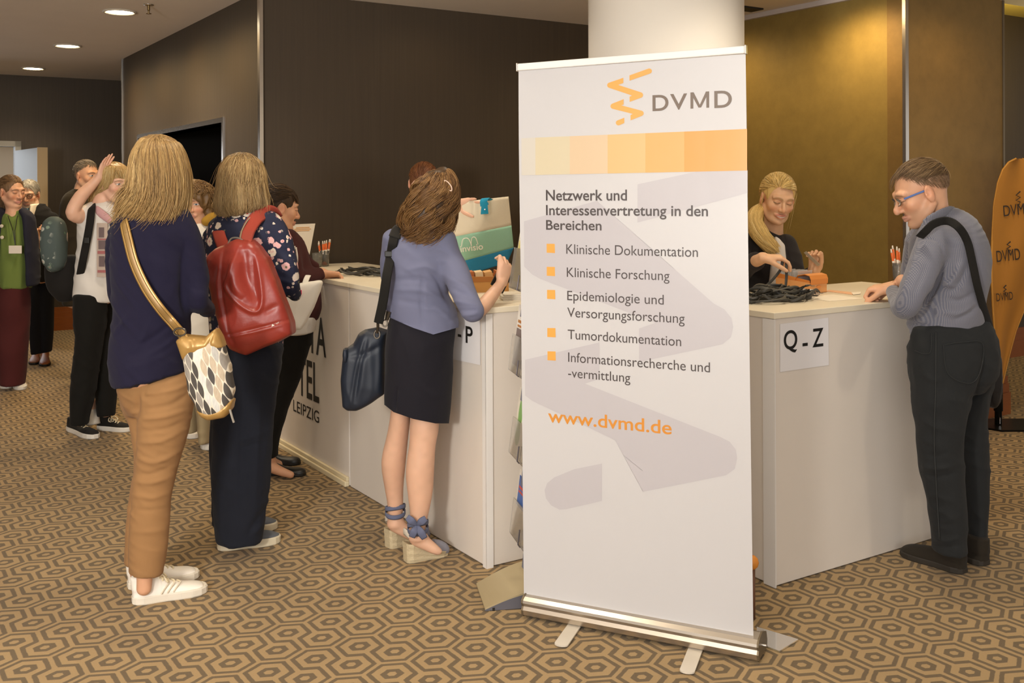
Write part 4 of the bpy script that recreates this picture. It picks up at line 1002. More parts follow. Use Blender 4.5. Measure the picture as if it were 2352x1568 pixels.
# ================================================================ woman in navy sweater
d = 3.88
hc = W(364, 392, d); R = frame(48); S = SDF(); head_prims(S, hc, R, .98); S.tube([hc+A3(0, 0, -.05), W(356, 470, d), W(352, 500, d)], [.055, .055, .07])
swT = sil(d, [(468, 318, 408, .05), (482, 288, 424, .075), (505, 268, 434, .10), (540, 258, 438, .115), (600, 256, 440, .12), (660, 258, 438, .12), (720, 262, 436, .12), (780, 256, 434, .125), (830, 255, 434, .16), (866, 264, 438, .175)])
nl = sil(d, [(874, 318, 436, .09), (905, 317, 443, .10), (950, 318, 439, .095), (1000, 317, 427, .085), (1050, 315, 412, .075), (1100, 308, 399, .068), (1150, 303, 391, .066), (1200, 300, 388, .064), (1260, 297, 382, .062), (1316, 297, 373, .06)], dd=-.04)
fl_ = sil(d, [(862, 276, 375, .07), (920, 280, 372, .09), (960, 299, 372, .085), (1000, 306, 370, .08), (1050, 312, 370, .07), (1100, 307, 364, .066), (1150, 297, 358, .062), (1220, 291, 348, .06), (1292, 288, 336, .058)], dd=.09)
core = SDF(); core.tube(swT[0], swT[1]*.82, swT[2]*.8, XS); core.tube(nl[0], nl[1]*.8, nl[2]*.8, XS); core.tube(fl_[0], fl_[1]*.8, fl_[2]*.8, XS)
ank = SDF(); ank.tube([W(330, 1290, d-.04), W(332, 1325, d-.04), W(331, 1350, d-.04)], [.032, .029, .028]); ank.tube([W(312, 1262, d+.09), W(314, 1295, d+.09), W(316, 1318, d+.09)], [.032, .03, .028])
P1 = body('woman with long blond hair seen from behind in a navy sweater and tan trousers', d, FL(385, 1372), S, hc, R, .98, .006, dict(skin=None) if 0 else dict(lip=LIP, brow=(.2, .12, .05)), [(ank, .006)], [core])
S = SDF(); S.tube(*swT[:2], swT[2], XS, k=.02, flat=(0, 1))
P, r = limb(d, [(412, 500, 28), (430, 545, 30), (444, 600, 28), (454, 650, 26), (457, 690, 23, -.01), (470, 704, 19, .1), (478, 714, 16, .2)]); S.tube(P, r, k=.025)
P, r = limb(d, [(284, 515, 28, .03), (272, 560, 27, .06), (271, 620, 26, .09), (276, 680, 24, .12), (300, 730, 20, .2)]); S.tube(P, r, k=.02)
st1 = [([(425, 560), (418, 620), (420, 690), (432, 730)], 7, -.010), ([(400, 800), (350, 830), (300, 845)], 8, .004), ([(345, 740), (320, 790), (285, 812)], 7, .006), ([(400, 735), (350, 775), (300, 800)], 6, -.005), ([(300, 720), (275, 750), (262, 770)], 6, .006), ([(410, 770), (370, 800), (330, 822)], 6, .005), ([(330, 520), (345, 600), (352, 690)], 14, -.006), ([(428, 640), (445, 660), (470, 668)], 5, -.004), ([(436, 600), (455, 612), (468, 612)], 5, .003)]
garment('sweater', P1, m_navy, S, .007, strokes(st1, folds((.0035, (9, 9, 22), 3, .8))))
S = SDF(); S.tube(*nl[:2], nl[2], XS, k=.015, flat=(0, 1)); S.tube(*fl_[:2], fl_[2], XS, k=.008, flat=(0, 1)); hp = sil(d, [(858, 274, 430, .11), (874, 271, 440, .125), (905, 280, 443, .11), (935, 296, 440, .08)]); S.tube(*hp[:2], hp[2], XS, k=.03)
st2 = [([(440, 875), (400, 895), (330, 905)], 5, .006), ([(438, 900), (390, 930), (325, 940)], 6, -.006), ([(430, 940), (380, 955), (322, 962)], 6, .007), ([(428, 965), (380, 985), (318, 990)], 6, -.005), ([(425, 985), (370, 1012), (316, 1015)], 6, .006), ([(300, 945), (318, 950)], 5, .006), ([(412, 1035), (360, 1060), (316, 1052)], 6, .007), ([(405, 1065), (350, 1088), (305, 1085)], 6, -.005), ([(398, 1090), (350, 1108), (306, 1104)], 6, .006), ([(394, 1130), (350, 1142), (303, 1136)], 6, .0045), ([(390, 1165), (340, 1172), (302, 1168)], 5, -.003), ([(385, 1215), (340, 1222), (300, 1218)], 6, .003), ([(318, 905), (314, 960)], 6, -.012), ([(340, 880), (330, 910), (352, 912)], 4, -.005)]
garment('trousers', P1, m_tan, S, .006, strokes(st2, folds((.002, (14, 14, 30), 8, .4))))
sh = shoe(P1, FL(303, 1386), FL(476, 1356), m_sneak, m_sole, .049, .092, .03, lace=m_lacew)
V, Fs = join(*[sweep([FL(303, 1386)+unit(FL(476, 1356)-FL(303, 1386))*a+np.cross(UP, unit(FL(476, 1356)-FL(303, 1386)))*(-.0425)+UP*.033, FL(303, 1386)+unit(FL(476, 1356)-FL(303, 1386))*(a+.03)+np.cross(UP, unit(FL(476, 1356)-FL(303, 1386)))*(-.032)+UP*.068], .0028, m=6) for a in (.10, .122, .144)])
obj('side_stripes', (V, Fs), M('stripe_cream', '#cdbfa6', .6), sh)
shoe(P1, FL(293, 1352), FL(457, 1322), m_sneak, m_sole, .049, .092, .03, lace=m_lacew)
hT = sil(d, [(312, 357, 362, .004), (316, 340, 382, .035), (326, 318, 402, .07), (345, 307, 417, .10), (380, 302, 428, .118), (420, 299, 432, .118), (452, 294, 428, .112), (478, 278, 415, .10), (500, 260, 390, .085), (519, 256, 345, .06)])
S = SDF(); S.tube(hT[0][:-1], hT[1][:-1]*.93, hT[2][:-1]*.93, XS); g = S.mesh(.006, 2, folds((.004, (60, 60, 4), 2)))
pal = [(.44, .28, .105), (.34, .20, .072), (.54, .37, .165), (.25, .148, .056), (.19, .115, .05), (.48, .32, .13)]
lay = hair_tube(hT[0], hT[1], hT[2], XS, 7000, pal, .0012, 11, wav=.05, u0=(0, .03), u1=(.72, 1.06), fray=.012, drift=.12)
lay2 = hair_tube(hT[0], hT[1]*.99, hT[2]*.99, XS, 260, pal, .0009, 12, wav=.1, u0=(0, .1), u1=(.8, 1.1), fray=.03, drift=.3, lift=1.03)
lay3 = hair_cap(W(364, 388, d), np.eye(3), 1., 2200, pal, lambda D: D[:, 2] > .05, lambda p: np.stack([p[:, 0]*1.2, p[:, 1]*1.2, -.35*np.ones(len(p))], 1), .10, .0014, 13, rad=(.104, .115, .1265), cen=(0, 0, 0), jit=.10, fall=-9)
add_hair(P1, [(g[0], g[1], (.26, .155, .06)), lay, lay2, lay3])
# crossbody bag
def bag_pattern():
    m, nt, b = newmat('leaf_print'); X.nt = nt; v, x, y, z = coords(nt)
    u = (x*.93+z*.28)*31.; w = (z*.93-x*.28)*14.5
    cells = []; cur = mix(nt, 0., srgb('#d8cdb9'), srgb('#d8cdb9'))
    for ou, ow in ((0., 0.), (.5, .5)):
        uu = u+ou; ww = w+ow; fu = uu.floor(); fw = ww.floor(); lu = (uu-fu-.5).abs(); lw = (ww-fw-.5).abs()
        h = ((fu*12.9898+fw*78.233+ou*9.).sin()*43758.5).mod(1.)
        e = lu-.30*(1.-(lw*2.02).pow(2.)); msk = (1.-step(0., e, .025))
        c = mix(nt, step(.36, h, .01), srgb('#46403a'), srgb('#b6a48b')); c = mix(nt, step(.62, h, .01), c, srgb('#8d857b')); c = mix(nt, step(.82, h, .01), c, srgb('#c9c6bd'))
        cur = mix(nt, msk, cur, c)
    n = noise(nt, v, 160, 2., sc3=(1, 1, .25)); hs = nt.nodes.new('ShaderNodeHueSaturation'); nt.links.new(cur, hs.inputs['Color']); val = (n-.5)*.5+1.; nt.links.new(val.k, hs.inputs['Value'])
    nt.links.new(hs.outputs[0], b.inputs['Base Color']); setp(b, Roughness=.7); bump(nt, b, noise(nt, v, 700, 2.), .3, .001); return m
db = 3.70
bT = sil(db, [(776, 420, 496, .02), (795, 422, 508, .04), (822, 425, 517, .052), (860, 430, 531, .058), (900, 437, 540, .058), (928, 448, 538, .054), (946, 464, 532, .042), (957, 480, 518, .025)])
bag = thing('crossbody_bag', 'leaf patterned crossbody bag with gold leather trim hanging behind the navy sweater', 'bag', W(482, 955, db))
S = SDF(); S.poly([(418, 790), (505, 772), (520, 800), (531, 850), (540, 895), (533, 930), (518, 952), (482, 960), (460, 945), (438, 905), (430, 860)], db, .03, .02, .03); garment('body', bag, bag_pattern(), S, .006, folds((.003, (8, 8, 10), 4)))
S = SDF(); S.poly([(408, 780), (424, 768), (474, 773), (498, 752), (510, 772), (518, 796), (470, 808), (424, 826)], db, .034, .016, .03); garment('top_band', bag, m_gold, S, .005, strokes([([(492, 762), (480, 785), (478, 805)], 4, -.010), ([(440, 775), (446, 815)], 5, .004), ([(422, 822), (470, 806), (517, 793)], 2.5, .003)]))
S = SDF(); S.poly([(454, 940), (500, 930), (539, 914), (534, 938), (520, 956), (482, 963), (467, 955)], db, .034, .016, .028); garment('bottom_band', bag, m_gold, S, .005)
pts = [W(284, 496, d+.04), on(swT, 284, 508, .03), on(swT, 293, 548, .03), on(swT, 308, 604, .026), on(swT, 334, 660, .022), on(swT, 366, 707, .022), on(swT, 396, 742, .024), W(416, 766, db-.01), W(424, 782, db-.03)]
sp_ = strap('strap', pts, .037, m_gold, bag); 
sd_ = strap('strap_edge', [p-A3(0, .003, 0) for p in pts], .02, M('gold_dark', '#86683a', .4, .2), sp_, t=.003)
a = W(414, 762, db-.02); obj('ring', join(sweep([a+A3(math.cos(q)*.022, -.004, math.sin(q)*.014+.0) for q in np.linspace(0, 6.283, 20)], .0035, m=6, caps=False)), M('dark_buckle', '#4a4238', .3, .8), bag)
obj('zip_pull', sweep([W(528, 940, db-.05), W(533, 958, db-.052), W(537, 970, db-.05)], .004, m=6), M('grey_cord', '#8c8478', .6), bag)
# ================================================================ woman with red backpack
d = 4.45
hc = W(557, 424, d); R = frame(62); S = SDF(); head_prims(S, hc, R, .97); S.tube([hc+A3(0, 0, -.05), W(566, 480, d), W(568, 505, d)], [.056, .055, .075])
blT = sil(d, [(484, 540, 600, .045), (491, 516, 622, .075), (503, 498, 640, .095), (525, 484, 650, .11), (560, 476, 652, .118), (620, 475, 652, .12), (700, 478, 652, .12), (770, 484, 650, .12), (800, 488, 648, .12)])
nl = sil(d, [(790, 520, 648, .11), (850, 506, 641, .105), (900, 496, 634, .10), (946, 491, 627, .095), (1000, 490, 623, .092), (1050, 489, 622, .09), (1126, 490, 617, .09), (1180, 494, 609, .09), (1242, 500, 601, .088)], dd=-.05)
fl_ = sil(d, [(800, 500, 620, .10), (900, 488, 600, .09), (1000, 484, 600, .09), (1100, 487, 604, .085), (1203, 490, 600, .08)], dd=.12)
core = SDF(); core.tube(blT[0], blT[1]*.8, blT[2]*.8, XS); core.tube(nl[0], nl[1]*.75, nl[2]*.75, XS); core.tube(fl_[0], fl_[1]*.75, fl_[2]*.75, XS)
P2 = body('woman with a blond bob in a navy floral blouse and wide dark jeans', d, FL(570, 1250), S, hc, R, .97, .006, dict(lip=LIP, brow=(.2, .12, .05)), [], [core])
S = SDF(); S.tube(*blT[:2], blT[2], XS, k=.02, flat=(0, 1))
P, r = limb(d, [(622, 512, 22), (640, 540, 25), (652, 580, 25), (660, 620, 24), (668, 652, 21, .02), (676, 672, 16, .06), (679, 680, 10, .1)]); S.tube(P, r, k=.025)
P, r = limb(d, [(502, 520, 20, .02), (486, 560, 24, .04), (480, 620, 23, .08), (486, 690, 21, .12), (500, 730, 18, .2)]); S.tube(P, r, k=.02)
garment('blouse', P2, m_floral, S, .007, strokes([([(650, 590), (668, 600), (678, 625)], 6, .007), ([(648, 610), (664, 622), (676, 645)], 5, -.005), ([(640, 560), (660, 570)], 5, .003), ([(642, 640), (665, 648), (682, 655)], 5, .006)], folds((.004, (10, 10, 18), 13, .7))))
S = SDF(); S.tube(*nl[:2], nl[2], XS, k=.015, flat=(0, 1)); S.tube(*fl_[:2], fl_[2], XS, k=.01, flat=(0, 1))
st = [([(620, 985), (570, 1005), (545, 1015)], 6, .005), ([(622, 1010), (575, 1022), (550, 1035)], 5, -.004), ([(560, 830), (555, 1000), (552, 1200)], 8, -.007), ([(600, 860), (590, 1000), (585, 1180)], 9, .005), ([(612, 1165), (590, 1190), (570, 1230)], 7, -.008), ([(600, 1200), (580, 1225)], 5, .009), ([(520, 900), (514, 1050), (515, 1220)], 8, -.005)]
garment('jeans', P2, m_denim, S, .007, strokes(st, folds((.005, (16, 16, 3), 18), (.003, (8, 8, 20), 19, .5))))
shoe(P2, FL(499, 1262), FL(644, 1242), m_greycanvas, m_solecream, .05, .075, .034, toe_h=.052)
shoe(P2, FL(505, 1226), FL(637, 1211), m_greycanvas, m_solecream, .05, .075, .034, toe_h=.052)
hT = sil(d, [(352, 553, 560, .004), (356, 540, 574, .035), (366, 518, 594, .07), (385, 508, 604, .10), (410, 502, 608, .112), (440, 498, 612, .114), (462, 496, 615, .114), (478, 500, 612, .108), (488, 514, 602, .098)])
S = SDF(); S.tube(hT[0], hT[1]*.94, hT[2]*.94, XS, flat=(0, 0)); g = S.mesh(.006, 2, folds((.004, (60, 60, 4), 22)))
lay = hair_tube(hT[0], hT[1], hT[2], XS, 6000, DBLOND+[(.40, .27, .13), (.17, .12, .06)], .0012, 21, wav=.03, u0=(0, .03), u1=(.9, 1.02), fray=.006, drift=.06)
lay2 = hair_tube(hT[0], hT[1], hT[2], XS, 160, DBLOND, .0009, 22, wav=.08, u0=(0, .3), u1=(.7, 1.05), fray=.03, drift=.25, lift=1.06)
lay3 = hair_cap(W(557, 416, d), np.eye(3), 1., 1900, DBLOND, lambda D: D[:, 2] > .05, lambda p: np.stack([p[:, 0]*1.2, p[:, 1]*1.2, -.35*np.ones(len(p))], 1), .10, .0014, 23, rad=(.100, .114, .122), cen=(0, 0, 0), jit=.10, fall=-9)
add_hair(P2, [(g[0], g[1], (.17, .105, .045)), lay, lay2, lay3])
# red backpack
dk = 4.25
kT = sil(dk, [(550, 546, 580, .02), (557, 522, 594, .045), (572, 500, 605, .07), (590, 485, 616, .08), (612, 480, 628, .085), (660, 486, 645, .085), (700, 494, 660, .085), (738, 504, 671, .085), (762, 513, 673, .08), (784, 526, 655, .07), (800, 543, 616, .05), (811, 562, 578, .02)])
bk = thing('backpack', 'glossy red backpack on the back of the woman in the floral blouse', 'backpack', W(575, 810, dk))
S = SDF(); S.poly([(521, 562), (545, 550), (580, 551), (600, 566), (618, 592), (632, 630), (652, 682), (673, 742), (675, 765), (640, 785), (571, 812), (556, 807), (534, 798), (515, 768), (500, 715), (487, 660), (478, 607), (482, 588), (500, 571)], dk, .055, .03, .045, R=.12)
rim = [(549, 566), (527, 630), (521, 662), (553, 700), (585, 716), (600, 700), (598, 650), (586, 585)]
st = [(rim, 5, .012), ([(560, 570), (568, 640), (590, 695)], 13, -.022), ([(580, 580), (585, 640), (593, 690)], 8, -.012), ([(536, 600), (540, 650), (560, 685)], 12, .016), ([(516, 560), (508, 640), (520, 740), (540, 800)], 4, -.006), ([(508, 600), (500, 660), (512, 740)], 6, .006), ([(516, 770), (590, 755), (660, 735)], 3, -.006), ([(515, 776), (590, 761), (662, 741)], 3, .004), ([(610, 600), (630, 660), (648, 720)], 10, .008), ([(605, 720), (640, 700)], 7, -.006)]
garment('body', bk, m_red, S, .0055, strokes(st, folds((.004, (9, 9, 9), 24))))
strap('shoulder_strap', [on(kT, 562, 558, -.005), W(570, 530, 4.31), W(585, 505, 4.345), W(603, 490, 4.40), W(622, 487, 4.46), W(634, 500, 4.52)], .062, m_strap_red, bk, t=.012)
strap('strap_piping', [on(kT, 550, 556, .0), W(556, 528, 4.30), W(571, 503, 4.333), W(590, 488, 4.39), W(606, 482, 4.45)], .006, M('piping_grey', '#8a7a62', .7), bk)
strap('shoulder_strap', [W(515, 570, 4.30), W(505, 545, 4.33), W(500, 520, 4.40), W(510, 502, 4.46)], .055, m_strap_red, bk, t=.012)
obj('grab_loop', sweep([on(kT, 522, 566, .004), W(530, 549, 4.24), W(545, 546, 4.24), on(kT, 558, 552, .0)], .004, m=6, n=14), M('loop_grey', '#6e675c', .6), bk)
strap('zip', [on(kT, 527, 563), on(kT, 514, 600), on(kT, 508, 640), on(kT, 510, 690), on(kT, 520, 750)], .007, M('zip_dark_red', '#7c2a22', .5), bk, t=.003)
obj('zip_pull', sweep([on(kT, 509, 628, .008), on(kT, 506, 645, .012), on(kT, 504, 655, .012)], .004, m=6), M('zip_grey', '#4e4a44', .4, .5), bk)
o_ = on(kT, 636, 745, .009); q_ = on(kT, 655, 737, .009); ux = unit(q_-o_); uy = unit(np.cross(ux, np.cross(UP, ux)))
uy = unit(UP-ux*np.dot(UP, ux)); 
obj('logo', join(prism([o_-ux*.024, o_-ux*.010, o_-ux*.017+uy*.010], A3(0, -.001, 0)), text_on('VAUDE', o_-ux*.003, ux, uy, .040, .0085, .0)), M('print_white', '#e6ddd0', .5), bk)
# ================================================================ woman in blue blazer
d = 4.28
hc = W(1003, 450, d); R = frame(38, 16, -8); S = SDF(); head_prims(S, hc, R, .84); S.tube([hc+A3(-.01, 0, -.04), W(985, 510, d), W(968, 545, d)], [.052, .052, .075])
bzT = sil(d, [(530, 912, 1000, .05), (545, 892, 1030, .08), (562, 886, 1048, .10), (600, 893, 1050, .115), (640, 897, 1034, .12), (680, 893, 1028, .12), (715, 894, 1042, .12), (738, 897, 1052, .122), (760, 897, 1052, .128), (772, 897, 1052, .13)])
l1 = sil(d, [(880, 902, 942, .05, .05), (950, 897, 943, .058, .07), (1000, 889, 938, .056, .09), (1060, 876, 932, .058, .11), (1115, 883, 927, .046, .13), (1150, 889, 926, .038, .14), (1180, 891, 925, .036, .15), (1205, 892, 926, .036, .15)])
l2 = sil(d, [(890, 955, 1005, .05), (970, 942, 1009, .060), (1020, 940, 1001, .058), (1080, 932, 997, .060), (1130, 936, 994, .050), (1180, 942, 984, .040), (1213, 943, 977, .036), (1235, 942, 980, .038)], dd=-.005)
LG = SDF(); LG.tube(*l1[:2], l1[2], XS, k=.02); LG.tube(*l2[:2], l2[2], XS, k=.006)
P, r = limb(d, [(958, 1236, 18, .0), (978, 1248, 15, -.005), (1000, 1262, 11, -.01), (1008, 1266, 8, -.01)]); LG.tube(P, r, k=.02)
P, r = limb(d, [(908, 1204, 17, .15), (926, 1216, 15, .15), (944, 1230, 11, .15)]); LG.tube(P, r, k=.02)
AR = SDF(); P, r = limb(d, [(1046, 650, 12, -.10), (1070, 700, 14, -.15), (1085, 720, 17, -.18), (1110, 702, 18, -.1), (1138, 668, 14, .03), (1153, 648, 11.5, .10)]); AR.tube(P, r, k=.02)
hand_prims(AR, W(1153, 648, d+.10), (.28, .25, .9), (-.55, .6, .05), 1, .92, (.75, .8, .85, .9), (.25, 1., .15), .15)
core = SDF(); core.tube(bzT[0], bzT[1]*.8, bzT[2]*.8, XS)
P4 = body('woman with curly brown hair seen from behind in a blue blazer and short navy skirt', d, FL(955, 1285), S, hc, R, .84, .005, dict(lip=LIP, brow=(.08, .04, .02)), [(LG, .006), (AR, .004)], [core], skin=(.66, .40, .27))
m_blazer = cloth('blue_blazer', '#686a80', 800, .3, .06); m_skirt = cloth('dark_navy_skirt', '#1b191f', 700, .3, .12)
def hem_at(hx, hy): return lambda V: hem(V, hx, hy)
def hem(V, hx=(884, 904, 950, 1000, 1032), hy=(930, 946, 962, 972, 972)):
    x, y = pxy(V); lim = np.interp(x, hx, hy); zl = V[:, 2]
    zc = CH+(HZ-lim+ROLL*(x-CX)*-1)/F*V[:, 1]; V = V.copy(); V[:, 2] = np.where(y > lim, np.maximum(zl, zc), zl); return V
S = SDF(); S.tube(*bzT[:2], bzT[2], XS, k=.02, flat=(0, 1))
P, r = limb(d, [(1018, 570, 30, -.02), (1040, 612, 31, -.06), (1060, 658, 29, -.11), (1078, 700, 27, -.16), (1089, 719, 25, -.18)]); S.tube(P, r, k=.025, flat=(0, 1))
P, r = limb(d, [(903, 550, 24, .03), (898, 600, 24, .08), (902, 650, 22, .13), (930, 690, 20, .25)]); S.tube(P, r, k=.02)
P, r = limb(d, [(902, 650, 14, -.02), (896, 685, 16, -.02), (906, 722, 14, -.03)]); S.tube(P, r, k=.015)
st = [([(935, 620), (975, 612), (1005, 622)], 6, .006), ([(905, 645), (960, 640), (1010, 655)], 7, -.007), ([(910, 665), (970, 668), (1022, 690)], 7, .007), ([(915, 690), (975, 700), (1035, 735)], 6, -.005), ([(970, 705), (1010, 715), (1045, 745)], 5, .006), ([(972, 620), (968, 690), (972, 760)], 6, -.004), ([(1025, 690), (1010, 650), (990, 625)], 6, -.010), ([(1032, 640), (1055, 650), (1078, 662)], 5, .005), ([(1038, 660), (1060, 672), (1085, 682)], 5, -.005), ([(1042, 690), (1068, 695), (1092, 700)], 5, .006), ([(1052, 712), (1078, 712), (1098, 712)], 4, -.005), ([(1058, 725), (1082, 722), (1098, 718)], 4, .005), ([(985, 580), (1010, 570), (1035, 590)], 6, -.006), ([(1000, 600), (1025, 600)], 6, .004)]
garment('blazer', P4, m_blazer, S, .006, strokes(st, folds((.003, (9, 9, 18), 31, .6))), cut=hem_at((893, 915, 950, 995, 1052), (728, 738, 753, 768, 752)))
sk = sil(d, [(725, 900, 1050, .11), (760, 890, 1046, .125), (800, 886, 1042, .132), (850, 885, 1040, .132), (900, 884, 1037, .13), (940, 884, 1034, .126), (975, 886, 1031, .124)])
S = SDF(); S.tube(*sk[:2], sk[2], XS, k=.01, flat=(0, 1))
st = [([(908, 945), (909, 920), (912, 892)], 3, -.012), ([(915, 945), (916, 900)], 4, .006), ([(990, 770), (1015, 785), (1038, 795)], 6, .003), ([(960, 880), (990, 905), (1030, 912)], 7, .004), ([(920, 760), (935, 800), (940, 840)], 8, .003)]
garment('skirt', P4, m_skirt, S, .006, strokes(st, folds((.002, (10, 10, 10), 33))), cut=hem)
m_rope = M('wedge_rope', '#bfae8c', .8, var=.2, vs=120, sc3=(.15, .15, 1), bmp=.8, bs=140, bd=.003); m_linen = cloth('beige_linen', '#c9bfae', 900); m_toe = cloth('grey_blue_canvas', '#8b8a94', 900); m_rib = cloth('grey_blue_ribbon', '#62667c', 900)
def wedge(parent, heel, toe, hh, ankle):
    heel = np.array(heel); toe = np.array(toe); f = unit(toe-heel); L = np.linalg.norm(toe-heel); l = np.cross(UP, f)
    ts = np.array([0, .03, .12, .3, .5, .68, .82, .93, 1.]); ws = np.array([.5, .75, .9, .85, .85, 1., .98, .7, .2])*.041
    ht = np.interp(ts, [0, .2, .45, .7, 1.], [hh, hh*.93, hh*.6, .03, .022])
    pl = [(t, w, h) for t, w, h in zip(ts, ws, ht)]; ou = pl+[(t, -w, h) for t, w, h in pl[::-1]]; n = len(ou)
    bot = [heel+f*(L*(.02+.96*t))+l*w*.93 for t, w, h in ou]; top = [heel+f*L*t+l*w+UP*h for t, w, h in ou]
    nr = 7; rings = []
    for k in range(nr):
        a = k/(nr-1); rings.append(np.array(bot)*(1-a)+np.array(top)*a+np.array([l*(.0018*math.sin(k*3.14159)*0) for _ in ou])+np.array([l*np.sign(w)*.002*(k % 2) for t, w, h in ou]))
    V = np.concatenate(rings); Fs = [tuple(range(n-1, -1, -1)), tuple(range((nr-1)*n, nr*n))]+[(i*n+j, i*n+(j+1) % n, (i+1)*n+(j+1) % n, (i+1)*n+j) for i in range(nr-1) for j in range(n)]
    sh = obj('wedge_shoe', (V, Fs), m_rope, parent)
    S = SDF(); S.tube([heel+f*L*.66+UP*.028, heel+f*L*.8+UP*.026, heel+f*L*.93+UP*.02, heel+f*L*.99+UP*.018], [.037, .040, .031, .015], [.044, .036, .024, .013], side=l)
    V, Q = S.mesh(.004, 2); obj('toe_cap', (V, Q), m_toe, sh, smooth=True)
    S = SDF(); c = heel+f*L*.09+UP*(hh+.005)
    pts = [c+f*.06+l*.036-UP*.006, c+f*.02+l*.036+UP*.012, c-f*.008+l*.024+UP*.032, c-f*.016+UP*.040, c-f*.008-l*.024+UP*.032, c+f*.02-l*.036+UP*.012, c+f*.06-l*.036-UP*.006]
    obj('heel_strap', sweep(pts, .014, .004, side=UP, m=8, n=28), m_linen, sh, smooth=True)
    g = []
    for k, z in enumerate((0, .022)):
        g.append(sweep([ankle+UP*z+A3(math.cos(q)*.043, math.sin(q)*.043, .010*math.sin(q+k*2.5)) for q in np.linspace(0, 6.283, 26)], .010, .002, side=UP, m=6, caps=False))
    obj('ankle_ribbon', join(*g), m_rib, sh, smooth=True)
    return sh, g
w1, _ = wedge(P4, FL(888, 1258), FL(985, 1232), .082, W(908, 1176, d+.15))
w2, _ = wedge(P4, FL(929, 1290), FL(1030, 1270), .082, W(960, 1213, d-.005))
a = W(958, 1206, d-.055); g = []
for ang, L in ((2.4, .055), (.7, .05), (-1.0, .06), (-2.0, .05)):
    e = a+A3(math.cos(ang)*L, -.012, math.sin(ang)*L); g.append(sweep([a, (a+e)/2+A3(0, -.012, .004), e], [.006, .016, .013], [.003, .004, .002], side=A3(-math.sin(ang), 0, math.cos(ang)), m=8, n=10))
obj('bow', join(*g), m_rib, w2, smooth=True)
hT = sil(d, [(391, 1003, 1008, .004), (394, 990, 1024, .04), (403, 974, 1045, .07), (425, 958, 1056, .10), (450, 945, 1054, .112), (480, 934, 1046, .115), (510, 922, 1036, .112), (540, 922, 1022, .10), (562, 922, 1000, .08), (580, 930, 965, .04)])
S = SDF(); S.tube(hT[0][:-1], hT[1][:-1]*.9, hT[2][:-1]*.9, XS); g = S.mesh(.006, 2, folds((.008, (26, 26, 14), 35)))
lay = hair_tube(hT[0], hT[1]*.93, hT[2]*.93, XS, 2600, [(.15, .07, .022), (.22, .11, .036), (.085, .038, .012), (.30, .165, .06), (.055, .024, .008)], .0015, 31, wav=.03, u0=(0, .04), u1=(.7, 1.02), fray=.006, drift=.05, curl=.022, cfreq=3.0, steps=44, locks=34)
lay2 = hair_tube(hT[0], hT[1]*.99, hT[2]*.99, XS, 500, [(.30, .165, .06), (.20, .10, .035)], .0012, 32, wav=.05, u0=(0, .1), u1=(.8, 1.07), fray=.012, drift=.1, curl=.024, cfreq=3.0, steps=44, locks=22)
lay3 = hair_cap(W(1008, 442, d), np.eye(3), 1., 1500, [(.19, .095, .033), (.26, .14, .05), (.13, .06, .02), (.09, .042, .014)], lambda D: D[:, 2] > .0, lambda p: np.stack([p[:, 0]*1.2-.2, p[:, 1]*1.2, -.4*np.ones(len(p))], 1), .11, .0013, 33, rad=(.088, .105, .096), cen=(0, 0, 0), jit=.15, fall=-9)
add_hair(P4, [(g[0], g[1], (.055, .028, .010)), lay, lay2, lay3])
cl = []
a, b_ = on(hT, 1021, 414, .004), on(hT, 1037, 438, .008); n_ = unit(np.cross(b_-a, [0, 1, 0]))
P = [a, a+n_*.007+(b_-a)*.25, a+n_*.009+(b_-a)*.7, b_, a-n_*.009+(b_-a)*.7, a-n_*.007+(b_-a)*.25, a]
o = tag(obj('hair_clip', sweep(P, .0035, .0025, side=A3(0, 1, 0), m=6, n=30), M('clip_pale_pink', '#e2c4ae', .3)), 'pale pink snap hair clip in the curly brown hair', 'hair clip')
# laptop bag
dl_ = 4.40
gT = sil(dl_, [(757, 842, 892, .03), (770, 822, 891, .06), (795, 798, 888, .075), (840, 788, 886, .085), (890, 785, 886, .085), (915, 785, 872, .08), (930, 788, 845, .07), (940, 797, 822, .045)])
lb = thing('laptop_bag', 'dark blue-black laptop shoulder bag hanging at the hip of the woman in the blazer', 'bag', W(830, 938, dl_))
m_nyl = M('dark_nylon', '#1f2530', .5, spec=.4, var=.25, vs=14, bmp=.4, bs=500, bd=.001); m_nyls = cloth('black_webbing', '#1c1a17', 900)
S = SDF(); S.poly([(841, 757), (868, 752), (893, 760), (887, 800), (885, 902), (860, 919), (822, 940), (800, 941), (787, 932), (785, 870), (790, 812), (800, 797), (815, 789), (827, 766)], dl_, .05, .025, .03); garment('body', lb, m_nyl, S, .006, strokes([([(845, 770), (825, 850), (812, 930)], 5, -.008), ([(838, 770), (818, 850), (806, 930)], 4, .006), ([(800, 820), (840, 812), (880, 790)], 6, -.006), ([(830, 790), (832, 860), (822, 925)], 8, .006), ([(870, 780), (872, 840), (868, 900)], 7, .006)], folds((.005, (12, 12, 8), 38, .5))))
S = SDF(); q = sil(dl_-.05, [(800, 789, 800, .03), (815, 787, 803, .035), (830, 789, 800, .03)]); S.tube(*q[:2], q[2], XS); garment('side_tab', lb, m_nyl, S, .005)
strap('strap', [W(915, 526, d+.02), on(bzT, 908, 534), on(bzT, 902, 560), on(bzT, 897, 588, .01), W(889, 630, d-.125), W(880, 690, d-.115), W(869, 742, d-.08)], .039, m_nyls, lb, t=.004)
strap('shoulder_pad', [W(922, 524, d+.0), on(bzT, 913, 530, .008), on(bzT, 906, 545, .010)], .05, cloth('pad_black', '#26231f', 700), lb, t=.012)
obj('adjuster', box(on(bzT, 897, 583, .012), (.024, .006, .012), None, .003), m_black, lb)
